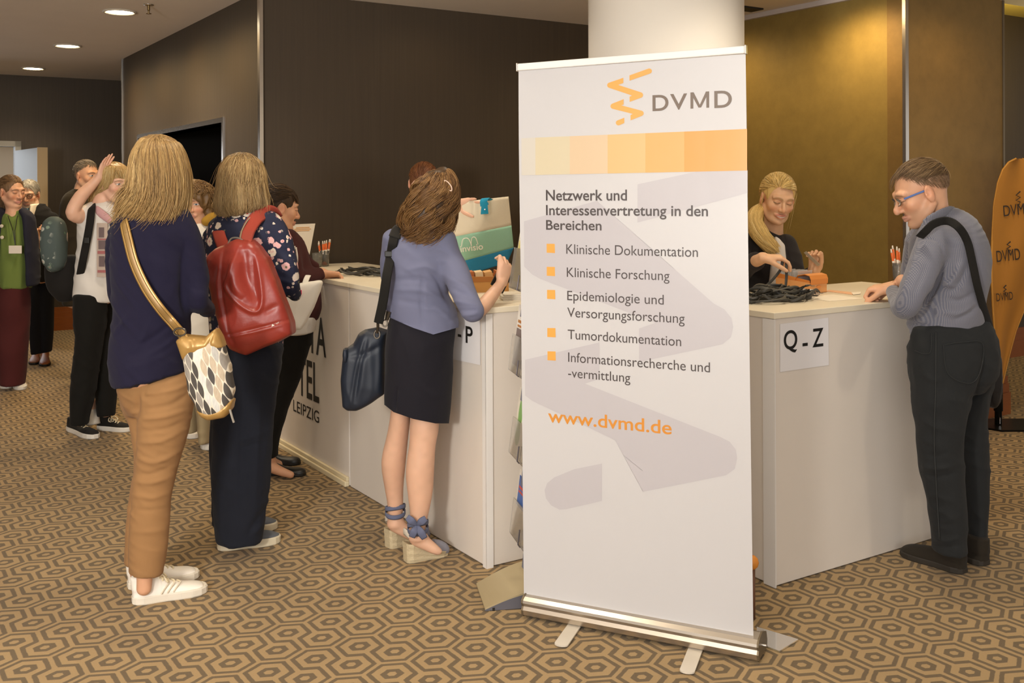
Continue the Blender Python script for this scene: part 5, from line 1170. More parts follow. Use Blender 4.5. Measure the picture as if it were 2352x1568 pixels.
obj('strap_clip', join(sweep([W(868, 742, d-.08), W(868, 752, d-.07), W(866, 764, d-.06)], .006, m=8), sweep([W(866, 768, d-.06)+A3(math.cos(q)*.012, 0, math.sin(q)*.016) for q in np.linspace(0, 6.28, 16)], .0035, m=6, caps=False)), M('dark_metal', '#5e564c', .35, .8), lb)
obj('strap_clip', join(sweep([W(893, 715, d-.06), W(888, 735, d-.06)], [.012, .008], m=8), sweep([W(884, 742, d-.06)+A3(math.cos(q)*.011, 0, math.sin(q)*.014) for q in np.linspace(0, 6.28, 16)], .0035, m=6, caps=False)), M('dark_metal', '#5e564c', .35, .8), lb)
# phone and pen in her hand
a = W(1146, 660, d+.1); b_ = W(1171, 610, d+.16); ax_ = unit(b_-a); 
o = tag(obj('phone', box((a+b_)/2+A3(-.006, .03, 0), (.036, .004, .07), [unit(np.cross(ax_, [.4, -.9, 0])), unit(np.cross(np.cross(ax_, [.4, -.9, 0]), ax_)), ax_], .003), m_black), 'black phone in the raised hand of the woman in the blazer', 'phone')
a = W(1170, 618, d+.12); o = tag(obj('pen', sweep([a, W(1176, 611, d+.14)], .004, m=8), M('yellow_plastic', '#c9a22c', .4)), 'yellow pen tip showing at the hand holding the black phone', 'pen')
# ================================================================ man at the right counter
d = 4.15
hc = W(2115, 443, d); R = frame(172, 22); S = SDF(); head_prims(S, hc, R, 1.09, nose=1.12, jaw=1.05)
S.tube([hc+(A3(0, -.03, -.03)*1.09)@R, W(2148, 488, d), W(2160, 520, d)], [.058, .056, .075])
shT = sil(d, [(494, 2122, 2196, .07), (512, 2110, 2225, .11), (535, 2102, 2248, .15), (570, 2094, 2262, .17), (620, 2096, 2267, .17), (665, 2098, 2258, .16), (705, 2092, 2253, .15), (735, 2087, 2252, .145), (753, 2100, 2250, .14)])
HL = SDF(); P, r = limb(d, [(2070, 700, 18, -.12), (2056, 680, 14, .1), (2046, 668, 12, .19)]); HL.tube(P, r, k=.02)
hand_prims(HL, W(2049, 660, d+.20), (-.8, .5, -.12), (-.1, .1, -.98), 1, 1.05, (1.05, 1.1, 1.15, 1.2), (.3, .9, .5), .5)
P, r = limb(d, [(2072, 645, 15, .2), (2062, 655, 13, .24), (2052, 662, 12, .27)]); HL.tube(P, r, k=.02)
hand_prims(HL, W(2052, 656, d+.28), (-.92, .05, -.2), (.1, -.5, -.85), -1, 1.05, (1.0, 1.1, 1.15, 1.2), (.3, .9, .5), .5)
core = SDF(); core.tube(shT[0], shT[1]*.8, shT[2]*.8, XS)
nl = sil(d, [(752, 2101, 2238, .10), (790, 2095, 2248, .12), (840, 2091, 2250, .12), (880, 2094, 2240, .115), (913, 2098, 2226, .11), (960, 2104, 2215, .10), (1013, 2110, 2208, .09), (1065, 2115, 2211, .085), (1120, 2126, 2215, .08), (1164, 2135, 2216, .078), (1232, 2145, 2216, .075), (1266, 2148, 2214, .074)], dd=-.05)
fl_ = sil(d, [(800, 2160, 2286, .11), (850, 2172, 2282, .11), (900, 2180, 2270, .10), (955, 2188, 2261, .09), (1013, 2195, 2264, .085), (1060, 2200, 2268, .085), (1120, 2208, 2266, .08), (1200, 2214, 2262, .075), (1245, 2216, 2261, .074)], dd=.15)
core.tube(nl[0], nl[1]*.75, nl[2]*.75, XS); core.tube(fl_[0], fl_[1]*.75, fl_[2]*.75, XS)
P7 = body('man in a grey-blue shirt and blue glasses leaning on the counter', d, FL(2165, 1305), S, hc, R, 1.09, .003, dict(lip=(.52, .24, .18), brow=(.2, .12, .06), eye='down', stubble=(.42, .25, .16), cheek=.35, scalp=(.30, .18, .10)), [(HL, .0035)], [core])
def shirt_mat():
    m, nt, b = newmat('dotted_shirt'); X.nt = nt; v, x, y, z = coords(nt)
    n = noise(nt, v, 2.5, 2.); q = (x*.9+y*.5)+(n-.5)*.02
    a = (q*1250.).sin(); row = (z*1150.).sin(); k = step(.1, a, .5)*step(-.1, row, .6)*.5
    c = mix(nt, k, srgb('#636470'), srgb('#a09b98')); nt.links.new(c, b.inputs['Base Color']); setp(b, Roughness=.8, Specular_IOR_Level=.2, Sheen_Weight=.2)
    bump(nt, b, k, .3, .0008); return m
m_shirt = shirt_mat(); m_jean = cloth('charcoal_jeans', '#242525', 800, .5, .2)
S = SDF(); S.tube(*shT[:2], shT[2], XS, k=.02, flat=(0, 1))
P, r = limb(d, [(2146, 548, 36, -.10), (2132, 590, 36, -.14), (2112, 640, 34, -.17), (2090, 685, 31, -.18), (2077, 706, 27, -.15), (2064, 692, 20, -.0), (2054, 676, 16, .12), (2050, 668, 14.5, .17)]); S.tube(P, r, k=.03, flat=(0, 1))
P, r = limb(d, [(2112, 550, 30, .14), (2102, 600, 28, .2), (2092, 650, 24, .22), (2076, 655, 17, .24), (2066, 652, 15, .25)]); S.tube(P, r, k=.02, flat=(0, 1))
st = [([(2172, 605), (2150, 660), (2120, 705)], 5, -.014), ([(2210, 600), (2190, 640), (2165, 660)], 7, .010), ([(2222, 610), (2205, 650), (2180, 672)], 6, -.009), ([(2165, 640), (2185, 655), (2215, 660)], 6, .006), ([(2175, 685), (2205, 690), (2240, 670)], 7, -.008), ([(2160, 715), (2200, 720), (2235, 700)], 6, .006), ([(2190, 735), (2225, 720), (2245, 700)], 6, -.006), ([(2150, 700), (2155, 730)], 7, .005), ([(2108, 555), (2130, 548), (2158, 560), (2172, 600)], 3.2, -.005), ([(2100, 600), (2085, 640), (2070, 680)], 6, .004), ([(2130, 600), (2110, 650), (2090, 690)], 7, -.004)]
garment('shirt', P7, m_shirt, S, .005, strokes(st, folds((.003, (10, 10, 14), 41, .8))))
S = SDF()
for q in (-1, 1):
    P = np.array([W(2189, 484, d+q*.02), W(2176, 484, d+q*.07), W(2150, 496, d+q*.098), W(2126, 515, d+q*.095), W(2108, 538, d+q*.06)]); S.tube(P, [.019, .02, .02, .021, .016], [.006]*5, side=A3(.35, 0, 1), k=.004)
garment('collar', P7, m_shirt, S, .004)
S = SDF(); S.tube(*nl[:2], nl[2], XS, k=.015, flat=(0, 1)); S.tube(*fl_[:2], fl_[2], XS, k=.012, flat=(0, 1)); hp = sil(d+.02, [(752, 2098, 2252, .142), (780, 2094, 2278, .165), (820, 2091, 2288, .17), (860, 2094, 2280, .15), (890, 2110, 2262, .11)]); S.tube(*hp[:2], hp[2], XS, k=.03)
st = [([(2110, 850), (2140, 870), (2170, 872)], 6, .004), ([(2118, 1066), (2145, 1075), (2190, 1070)], 6, .009), ([(2122, 1085), (2150, 1095), (2200, 1085)], 6, -.006), ([(2120, 1040), (2150, 1046), (2180, 1035)], 6, -.004), ([(2180, 875), (2195, 920), (2205, 960)], 7, .006), ([(2136, 1230), (2170, 1240), (2212, 1232)], 6, .006), ([(2142, 1250), (2175, 1256), (2212, 1250)], 5, -.005), ([(2135, 1180), (2170, 1195), (2212, 1180)], 7, .004), ([(2255, 815), (2262, 850), (2245, 900), (2222, 925)], 6, -.014), ([(2165, 790), (2168, 850), (2172, 900)], 3, -.004), ([(2165, 795), (2215, 790), (2258, 788)], 3, -.004), ([(2150, 900), (2155, 1000), (2160, 1100)], 7, .003)]
jo = garment('jeans', P7, m_jean, S, .006, strokes(st, folds((.004, (11, 11, 17), 43, .5), (.003, (16, 16, 4), 44))))
jv = np.array([v.co for v in jo.data.vertices])+BASE[P7.name]
for pts_ in ([(2166, 792), (2215, 785), (2257, 789), (2252, 850), (2228, 880), (2178, 858), (2166, 792)], [(2101, 805), (2122, 812), (2138, 806), (2140, 764)], [(2150, 762), (2149, 900), (2146, 1000), (2150, 1100), (2158, 1240)]):
    q_ = crom(np.array(pts_, float), 6*len(pts_)); vv = jv; xx, yy = pxy(vv); P = []
    for px_, py_ in q_:
        m_ = (np.abs(xx-px_) < 5) & (np.abs(yy-py_) < 5)
        if m_.any(): P.append(W(px_, py_, vv[m_, 1].min()-.001))
    obj('seam', sweep(np.array(P), .0022, .0012, m=5), M('jean_seam', '#2f302f', .85), jo, smooth=True)
bl_ = sil(d+.01, [(746, 2099, 2252, .148), (760, 2096, 2256, .152)]); S = SDF(); S.tube(*bl_[:2], bl_[2]+.004, XS, flat=(1, 1)); garment('belt', P7, m_black, S, .006)
m_suede = cloth('dark_suede', '#2a241c', 700, .5, .2)
shoe(P7, FL(2217, 1318), FL(2072, 1270), m_suede, M('dark_sole', '#2e2820', .7), .052, .10, .024, toe_h=.055)
shoe(P7, FL(2266, 1300), FL(2150, 1254), m_suede, M('dark_sole', '#2e2820', .7), .052, .10, .024, toe_h=.055)
HM = lambda lo: (lambda D: D[:, 2] > np.interp(D[:, 1], [-1, -.3, .0, .25, .55, 1], lo))
pal7 = [(.17, .10, .045), (.24, .15, .07), (.12, .07, .03), (.30, .19, .09)]
topm = lambda D: (D[:, 2] > np.interp(D[:, 1], [-1, -.4, .1, .45, .6, 1], [.1, .22, .46, .8, .9, .95]))
flow_f = lambda p: np.stack([p[:, 0]*.15, np.ones(len(p)), -.25+p[:, 0]*0], 1)
lay = hair_cap(hc, R, 1.09, 1500, pal7, topm, flow_f, .045, .0010, 41, rad=(.079, .099, .089), lift=.03, jit=.2, fall=-9)
flow_d = lambda p: np.stack([p[:, 0]*.2, -np.ones(len(p))*.5, -np.ones(len(p))], 1)
sidm = lambda D: (D[:, 2] > np.interp(D[:, 1], [-1, -.5, -.15, .05, .3, .6, 1], [-.42, -.45, -.15, -.12, .12, .45, .6])) & (D[:, 2] < .5)
lay2 = hair_cap(hc, R, 1.09, 1900, [(.25, .15, .08), (.30, .19, .11), (.20, .12, .06)], sidm, flow_d, .016, .0006, 42, rad=(.0765, .0955, .0845), jit=.25, fall=-9)
lay3 = hair_cap(hc, R, 1.09, 260, pal7, lambda D: (D[:, 1] > .45) & (D[:, 2] > .62) & (D[:, 2] < .85) & (np.abs(D[:, 0]) < .45), flow_f, .055, .0009, 43, rad=(.080, .101, .089), lift=.12, jit=.12, fall=-9)
add_hair(P7, [lay, lay2, lay3])
# glasses (worn)
gl = lambda x, y, z: hc+(A3(x, y, z)*1.09)@R
m_blue = M('blue_frame', '#3d5f9e', .3, spec=.5); m_lens = M('lens_clear', '#f2f5f5', .03, trans=.95, spec=.5)
gs = obj('glasses', sweep([gl(-.012, .100, .006), gl(0, .104, .009), gl(.012, .100, .006)], .0015, m=6), M('rim_metal', '#6b5a3e', .3, .8), P7)
for q in (-1, 1):
    e0, e1 = gl(q*.066, .078, .008), gl(q*.079, -.008, .010); dv = unit(e1-e0); obj('temple', box((e0+e1)/2, (.0018, np.linalg.norm(e1-e0)/2, .0036), [unit(np.cross(dv, R[2])), dv, R[2]], .001), m_blue, gs)
for q in (-1, 1):
    ring = [gl(q*(.033+.024*math.cos(a)), .100-.010*abs(math.cos(a)), .002+.015*math.sin(a)) for a in np.linspace(0, 6.283, 24)]
    obj('rim', sweep(ring, .0012, m=6, caps=False), M('rim_metal', '#6b5a3e', .3, .8), gs); obj('lens', prism(ring[:-1], R[1]*.0012), m_lens, gs)
# his shoulder bag
sb = thing('shoulder_bag', 'black shoulder bag hanging behind the man in the grey-blue shirt', 'bag', W(2280, 930, d+.25))
strap('strap', [W(2112, 545, d-.17), W(2125, 532, d-.20), W(2145, 514, d-.20), W(2175, 507, d-.17), W(2202, 522, d-.215), on(shT, 2222, 555, .055), on(shT, 2234, 605, .06), on(shT, 2246, 660, .095), W(2263, 720, d-.1), W(2281, 775, d+.05), W(2287, 800, d+.1)], .032, m_nyls, sb)
S = SDF(); q = sil(d+.26, [(800, 2258, 2294, .03), (830, 2252, 2296, .05), (880, 2255, 2296, .06), (915, 2262, 2293, .05), (932, 2268, 2284, .03)]); S.tube(*q[:2], q[2], XS); garment('body', sb, cloth('bag_black_leather', '#25211f', 300, .3, .2, .5), S, .006, folds((.005, (30, 30, 9), 45)))
obj('buckle', box(W(2287, 792, d+.09), (.014, .006, .016), None, .003), m_black, sb)
# ================================================================ woman writing at the counter (maroon cardigan)
d = 5.55
hc = W(641, 478, d); R = frame(28, 8); S = SDF(); head_prims(S, hc, R, 1.05); S.tube([hc+(A3(0, -.02, -.03))@R, W(640, 520, d), W(642, 550, d)], [.054, .055, .075])
cT = sil(d, [(527, 628, 668, .05), (540, 612, 684, .09), (562, 600, 698, .115), (600, 600, 710, .12), (640, 602, 722, .12), (680, 606, 735, .12), (715, 612, 737, .115), (740, 626, 729, .10)])
HL = SDF(); P, r = limb(d, [(715, 634, 15, .02), (735, 629, 14, .07), (740, 628, 13, .09)]); HL.tube(P, r, k=.02)
hand_prims(HL, W(738, 628, d+.08), (.9, .42, -.12), (.05, -.35, -.93), 1, 1.1, (.75, .8, .85, .9), (.5, .8, .3), .5)
core = SDF(); core.tube(cT[0], cT[1]*.8, cT[2]*.8, XS)
nl = sil(d, [(725, 622, 726, .11), (780, 622, 716, .105), (818, 622, 703, .10), (863, 622, 690, .09), (905, 620, 673, .08), (933, 616, 662, .075), (1013, 608, 640, .06), (1048, 608, 637, .058)]); n2 = sil(d, [(760, 610, 690, .1), (860, 608, 670, .09), (933, 606, 650, .07), (1035, 604, 632, .058)], dd=.14)
core.tube(nl[0], nl[1]*.75, nl[2]*.75, XS)
FT = SDF(); P, r = limb(d, [(620, 1040, 13), (622, 1068, 13), (640, 1080, 11, -.02), (668, 1090, 8, -.03)]); FT.tube(P, r, k=.015); P, r = limb(d, [(618, 1030, 12, .14), (622, 1056, 11, .14), (640, 1066, 9, .13)]); FT.tube(P, r, k=.015)
P3 = body('woman with dark pinned-up hair and a maroon cardigan bent over the counter', d, FL(655, 1090), S, hc, R, 1.05, .004, dict(lip=(.5, .2, .15), brow=(.06, .03, .015), eye='down', cheek=.3), [(HL, .004), (FT, .005)], [core])
m_maroon = cloth('maroon_knit', '#43201f', 600, .4, .12)
S = SDF(); S.tube(*cT[:2], cT[2], XS, flat=(0, 1))
P, r = limb(d, [(660, 552, 22, -.05), (668, 595, 23, -.10), (676, 632, 21, -.12), (700, 637, 18, -.06), (722, 632, 16, .03), (735, 629, 14.5, .07)]); S.tube(P, r, k=.025, flat=(0, 1))
P, r = limb(d, [(668, 548, 18, .08), (688, 580, 17, .12), (705, 602, 14, .15), (722, 612, 11, .18)]); S.tube(P, r, k=.02)
garment('cardigan', P3, m_maroon, S, .006, folds((.004, (10, 10, 16), 51, .6)))
strap('cardigan_cord', [W(677, 565, 5.40), W(676, 585, 5.385), W(680, 605, 5.385)], .008, M('cord_white', '#d9cfc0', .6), P3); strap('cardigan_cord', [W(680, 568, 5.40), W(683, 590, 5.385), W(682, 612, 5.385)], .008, M('cord_white', '#d9cfc0', .6), P3)
S = SDF(); q = sil(d-.02, [(728, 640, 726, .105), (748, 642, 726, .11), (764, 648, 722, .11)]); S.tube(*q[:2], q[2], XS, flat=(1, 1)); garment('shirt_hem', P3, cloth('white_shirt', '#d8d2c8', 600), S, .006, strokes([([(712, 742), (708, 764)], 3, -.012)]))
S = SDF(); S.tube(*nl[:2], nl[2], XS, k=.015, flat=(0, 1)); S.tube(*n2[:2], n2[2], XS, k=.01, flat=(0, 1)); garment('trousers', P3, m_blackcl, S, .007, folds((.003, (12, 12, 18), 53, .5)))
m_flat = M('black_leather', '#1b1814', .4, spec=.5)
shoe(P3, FL(608, 1088), FL(702, 1092), m_flat, M('sole_black', '#1a1712', .6), .043, .062, .014, collar=False, toe_h=.034, low=True)
shoe(P3, FL(606, 1064), FL(690, 1066), m_flat, M('sole_black', '#1a1712', .6), .043, .062, .014, collar=False, toe_h=.034, low=True)
pal3 = [(.045, .025, .012), (.07, .038, .018), (.03, .017, .009), (.10, .055, .025)]
full = lambda D: D[:, 2] > np.interp(D[:, 1], [-1, -.35, -.05, .1, .4, .6, 1], [-.75, -.6, .0, .12, .25, .46, .5])
flow_b = lambda p: np.stack([p[:, 0]*-.1, -np.ones(len(p)), -.35+p[:, 0]*0], 1)
def crop_face(S, c, R, s): pass
def cap_for(hc, R, s, col, rad=(.079, .099, .089), cutz=-.055, face=(0, .100, -.020), fr=(.074, .072, .102)):
    S = SDF(); S.ell(hc+(A3(0, -.016, .034)*s)@R, np.array(rad)*s, R, .01); S.ell(hc+(np.array(face)*s)@R, np.array(fr)*s, R, .012, 1)
    for q in (-1, 1): S.ell(hc+(A3(q*.08, .0, -.02)*s)@R, np.array([.03, .030, .045])*s, R, .008, 1)
    S.box(hc+(A3(0, .0, cutz-.1)*s)@R, np.array([.12, .14, .1])*s, R, .01, .01, 1)
    V, Q = S.mesh(.004, 2, folds((.002, (70, 70, 20), 3))); return V, Q, col
g = cap_for(hc, R, 1.05, (.04, .022, .011))
lay = hair_cap(hc, R, 1.05, 1500, pal3, full, flow_b, .10, .0013, 51, rad=(.081, .101, .091), fall=-9, jit=.12)
bang = hair_cap(hc, R, 1.05, 380, pal3, lambda D: (D[:, 1] > .45) & (D[:, 2] > .45), lambda p: np.stack([p[:, 0]*.2, np.ones(len(p)), -.6+p[:, 0]*0], 1), .085, .0013, 52, rad=(.083, .105, .092), fall=-9, jit=.1, lift=.03)
tP = np.array([W(622, 462, d-.02), W(606, 476, d), W(596, 500, d+.02), W(592, 520, d+.03)]); tail = hair_tube(tP, [.05, .045, .03, .012], [.05, .04, .03, .012], A3(0, 1, 0), 700, pal3+[(.22, .13, .05)], .0012, 53, wav=.1, fray=.02, curl=.006, cfreq=2.)
add_hair(P3, [g, lay, bang, tail])
tb = thing('tote_bag', 'plain white tote bag hanging from the arm of the woman in maroon', 'bag', W(690, 757, 5.30))
S = SDF(); q0 = sil(5.30, [(646, 690, 740, .012), (668, 672, 736, .02), (700, 664, 722, .035), (730, 664, 708, .04), (750, 666, 698, .035), (758, 672, 690, .02)]); S.poly([(690, 652), (734, 643), (741, 647), (726, 690), (703, 742), (692, 757), (675, 758), (660, 750), (655, 690), (660, 662)], 5.30, .02, .012, .03); garment('body', tb, cloth('white_cotton', '#e3dccf', 700, .3, .04), S, .006, folds((.005, (11, 11, 9), 55)))
strap('handle', [W(700, 652, 5.29), W(704, 640, 5.32), W(708, 632, 5.36)], .03, cloth('white_cotton', '#e3dccf'), tb)
obj('pink_tag', box(W(689, 671, 5.24), (.009, .004, .012), None, .003), M('pink_plastic', '#d0305a', .4), tb)
# ================================================================ staff woman with red hair behind the left counter
d = 6.2
hc = W(971, 424, d); R = frame(-98, 28, 6); S = SDF(); head_prims(S, hc, R, 1.05); S.tube([hc+A3(0, .02, -.05), W(970, 470, d+.08), W(972, 500, d+.1)], [.052, .053, .075])
bT5 = sil(d+.15, [(478, 945, 998, .06), (492, 925, 1012, .10), (530, 918, 1016, .12), (620, 922, 1010, .12), (700, 924, 1008, .12)])
HL = SDF(); P, r = limb(5.75, [(1002, 500, 15, .35), (1020, 490, 14, .2), (1040, 474, 12, -.1)]); HL.tube(P, r, k=.02)
hand_prims(HL, W(1043, 471, 5.625), (.93, .16, .05), (.1, -.95, -.1), 1, 1.0, (.1, .25, .4, .5), (.5, .8, .62), .15)
core = SDF(); core.tube(bT5[0], bT5[1]*.8, bT5[2]*.8, XS)
P5 = body('staff woman with red-brown hair holding up the striped tote, mostly hidden', d, SN(3.2, 5.6, 0), S, hc, R, 1.05, .005, dict(lip=LIP, brow=(.15, .07, .03), eye='down'), [(HL, .0045)], [core], skin=(.70, .42, .29))
S = SDF(); S.tube(*bT5[:2], bT5[2], XS, flat=(0, 1)); P, r = limb(d+.1, [(1000, 500, 18), (1012, 525, 18, -.15), (1016, 510, 16, -.3)]); S.tube(P, r, k=.02)
lg = np.array([bT5[0][-1], [bT5[0][-1][0], bT5[0][-1][1], .02]]); S.tube(lg, [.15, .10], [.11, .08], XS, flat=(0, 1)); garment('dark_suit', P5, m_blackcl, S, .01)
pal5 = [(.17, .06, .02), (.23, .085, .03), (.12, .04, .014)]
g = cap_for(hc, R, 1.05, (.12, .045, .016)); lay = hair_cap(hc, R, 1.05, 1300, pal5, full, flow_b, .10, .0014, 61, rad=(.082, .102, .091), fall=-9, jit=.15); add_hair(P5, [g, lay])
# the striped tote held up over the counter
m_can = cloth('natural_canvas', '#d9cbb0', 420, .6, .05); m_mint = cloth('mint_canvas', '#97c2a6', 420, .6, .05); m_blu = cloth('blue_canvas', '#3487ad', 420, .6, .08)
tt = thing('tote_bag', 'cream, mint and blue striped tote bag with white lettering held above the counter', 'bag', W(1100, 640, 5.6))
dt = 5.6
def tq(u, v):  # bag face: u 0..1 left to right, v 0..1 top to bottom, slightly bellied
    a = np.array([[1000, 470], [1168, 451], [1183, 598], [1018, 648]], float); p = (a[0]*(1-u)+a[1]*u)*(1-v)+(a[3]*(1-u)+a[2]*u)*v
    if v > .8: p = p-np.array([max(0, u-.86)*110*(v-.8)/.2, -0])
    return p, dt-.03*math.sin(v*math.pi)*math.sin(u*math.pi)-.004*math.sin(u*11+v*5)+.05*u
def tband(v0, v1, off, name, mat):
    nu_, nv_ = 20, 10; Vf = []; Vb = []
    for j in range(nv_+1):
        for i in range(nu_+1):
            p, dd_ = tq(i/nu_, v0+(v1-v0)*j/nv_); Vf.append(W(p[0], p[1], dd_-off)); Vb.append(W(p[0], p[1], dd_+.012+.06*(v0+(v1-v0)*j/nv_)))
    n_ = len(Vf); f = [(j*(nu_+1)+i, (j+1)*(nu_+1)+i, (j+1)*(nu_+1)+i+1, j*(nu_+1)+i+1) for j in range(nv_) for i in range(nu_)]
    rim_ = [i for i in range(nu_+1)]+[j*(nu_+1)+nu_ for j in range(1, nv_+1)]+[nv_*(nu_+1)+i for i in range(nu_-1, -1, -1)]+[j*(nu_+1) for j in range(nv_-1, 0, -1)]
    Fq = f+[tuple(k+n_ for k in reversed(q)) for q in f]+[(rim_[i], rim_[(i+1) % len(rim_)], rim_[(i+1) % len(rim_)]+n_, rim_[i]+n_) for i in range(len(rim_))]
    return obj(name, (np.array(Vf+Vb), Fq), mat, tt, smooth=True)
tband(0, .452, 0, 'cream_panel', m_can); mb = tband(.452, .80, 0, 'mint_panel', m_mint); tband(.80, 1., 0, 'blue_panel', m_blu)
a, b_ = W(1058.5, 579, dt-.05), W(1110, 572, dt-.05); ux = unit(b_-a); uy = unit(UP-ux*(UP@ux)); L = np.linalg.norm(b_-a)
let = [text_on('invisio', a, ux, uy, L, .034, .010)]
for (x0, x1, h_) in ((1060, 1083, 20), (1082, 1098, 20)):
    q0, q1 = W(x0, 566-(x0-1059)*.13, dt-.05), W(x1, 566-(x1-1059)*.13, dt-.05); mid = (q0+q1)/2+uy*.075
    let.append(sweep([q0, q0*.8+q1*.2+uy*.034, (q0+q1)/2+uy*.042, q0*.2+q1*.8+uy*.034, q1], .0022, m=5, n=16))
obj('lettering', join(*let), M('print_white', '#e6ddd0', .5), mb)
hx = [W(1104, 492, dt-.036), W(1122, 491, dt-.034), W(1120, 470, dt-.03), W(1106, 470, dt-.03)]
hd = obj('handle', join(prism(hx, A3(0, -.006, 0)), sweep([W(1113, 472, dt-.033), W(1111, 462, dt-.035), W(1117, 456, dt-.02), W(1126, 459, dt+.02)], [.024, .02, .018, .018], [.004, .004, .004, .004], side=A3(.9, 0, .1), m=8, n=16)), cloth('handle_blue', '#2a8fae', 500), tt, smooth=False)
obj('rivet', lathe(W(1114, 481, dt-.045), [(.005, 0), (.004, .002), (.001, .0025)], 12, A3(0, -1, 0)), m_chrome, hd)
# ================================================================ blond staff woman behind the right counter
d = 5.2
hc = W(1786, 457, d); R = frame(-84, 14, 7); S = SDF(); head_prims(S, hc, R, 1.02, smile=.55, jaw=.95, full=.3); S.tube([hc+(A3(0, -.02, -.04))@R, W(1776, 535, d+.08), W(1774, 560, d+.1)], [.05, .05, .075])
jT = sil(d+.1, [(532, 1748, 1802, .05), (545, 1726, 1808, .09), (570, 1704, 1817, .115), (620, 1696, 1826, .12), (680, 1692, 1830, .12), (760, 1692, 1830, .12)])
HR = SDF(); P, r = limb(d, [(1700, 612, 15, -.15), (1735, 600, 14, -.40), (1752, 592, 13, -.48)]); HR.tube(P, r, k=.02)
hand_prims(HR, W(1750, 592, d-.48), (.9, -.10, .02), (-.02, .15, -.98), -1, 1.02, (.6, .8, .9, .95), (.5, .9, .5), .35, .1)
HL2 = SDF(); P, r = limb(d, [(1840, 640, 15, -.05), (1864, 628, 13, -.1), (1870, 620, 12, -.12)]); HL2.tube(P, r, k=.02)
hand_prims(HL2, W(1871, 622, d-.12), (.05, -.1, 1), (-.55, -.8, .1), 1, .98, (1.1, 1.15, 1.2, 1.25), (.4, .9, .5), .5)
core = SDF(); core.tube(jT[0], jT[1]*.8, jT[2]*.8, XS)
P6 = body('smiling staff woman with a long blond ponytail and dark jacket behind the counter', d, SN(3.95, 3.8, 0), S, hc, R, 1.02, .0024, dict(lip=(.60, .17, .14), brow=(.42, .26, .12), eye='down', teeth=True, cheek=.35), [(HR, .0032), (HL2, .0032)], [core], skin=(.72, .43, .25))
m_jack = cloth('charcoal_jacket', '#302c2a', 600, .4, .15)
S = SDF(); S.tube(*jT[:2], jT[2], XS, flat=(0, 1))
P, r = limb(d+.05, [(1720, 565, 26, -.02), (1700, 600, 26, -.06), (1695, 630, 24, -.16), (1715, 612, 23, -.32), (1738, 600, 21, -.46)]); S.tube(P, r, k=.025, flat=(0, 1))
P, r = limb(d+.05, [(1806, 560, 22), (1820, 600, 23, -.02), (1828, 640, 21, -.06), (1850, 637, 18, -.12), (1868, 627, 16, -.15)]); S.tube(P, r, k=.025, flat=(0, 1))
lg = np.array([jT[0][-1], [jT[0][-1][0], jT[0][-1][1], .02]]); S.tube(lg, [.15, .10], [.11, .08], XS, flat=(0, 1))
garment('jacket', P6, m_jack, S, .007, strokes([([(1798, 535), (1806, 570), (1812, 610)], 3, -.008), ([(1725, 545), (1730, 570)], 4, .005)], folds((.004, (10, 10, 14), 63, .6))))
S = SDF(); S.poly([(1781, 542), (1790, 548), (1802, 562), (1806, 600), (1806, 655), (1764, 655), (1770, 610), (1775, 575)], d+.1-.118, .018, .012); garment('blouse', P6, cloth('white_blouse', '#ded6ca', 600), S, .005)
obj('name_badge', box(on(jT, 1810, 571, .014), (.011, .003, .007), None, .002), M('badge_silver', '#b9b2a4', .35, .5), P6)
g = cap_for(hc, R, 1.05, (.66, .45, .16), cutz=-.03, face=(0, .106, -.006), fr=(.086, .085, .104))
palb = [(.85, .60, .22), (.72, .48, .16), (.92, .70, .32), (.58, .38, .12)]
fullb = lambda D: D[:, 2] > np.interp(D[:, 1], [-1, -.35, -.05, .1, .4, .6, 1], [-.75, -.6, -.1, .0, .14, .34, .40])
lay = hair_cap(hc, R, 1.05, 3800, palb, fullb, lambda p: np.stack([-.45*np.ones(len(p))+p[:, 0]*.1, -np.ones(len(p))*.8, -.25+p[:, 0]*0], 1), .10, .0013, 71, rad=(.0815, .1015, .0915), fall=-9, jit=.1)
tP = np.array([W(1752, 474, d+.04), W(1738, 488, d-.0), W(1732, 508, d-.03), W(1742, 532, d-.06), W(1757, 552, d-.08), W(1772, 567, d-.10), W(1781, 576, d-.11)])
S = SDF(); S.tube(tP, [.022, .034, .04, .042, .034, .024, .008], [.02, .026, .028, .028, .024, .018, .008], XS); g2 = S.mesh(.005, 2)
tail = hair_tube(tP, [.022, .036, .043, .045, .037, .027, .010], [.021, .029, .031, .031, .027, .02, .009], XS, 1300, palb, .0013, 72, wav=.12, u0=(0, .15), u1=(.8, 1.05), fray=.008, drift=.1)
wisp = hair_cap(hc, R, 1.08, 40, palb, lambda D: (np.abs(D[:, 0]) > .75) & (D[:, 1] > .1) & (D[:, 1] < .5) & (np.abs(D[:, 2]) < .25), lambda p: np.stack([p[:, 0]*.4, p[:, 1]*.2, -np.ones(len(p))], 1), .16, .0006, 73, rad=(.083, .103, .093), fall=.5, jit=.2)
add_hair(P6, [g, lay, (g2[0], g2[1], (.46, .30, .11)), tail, wisp])
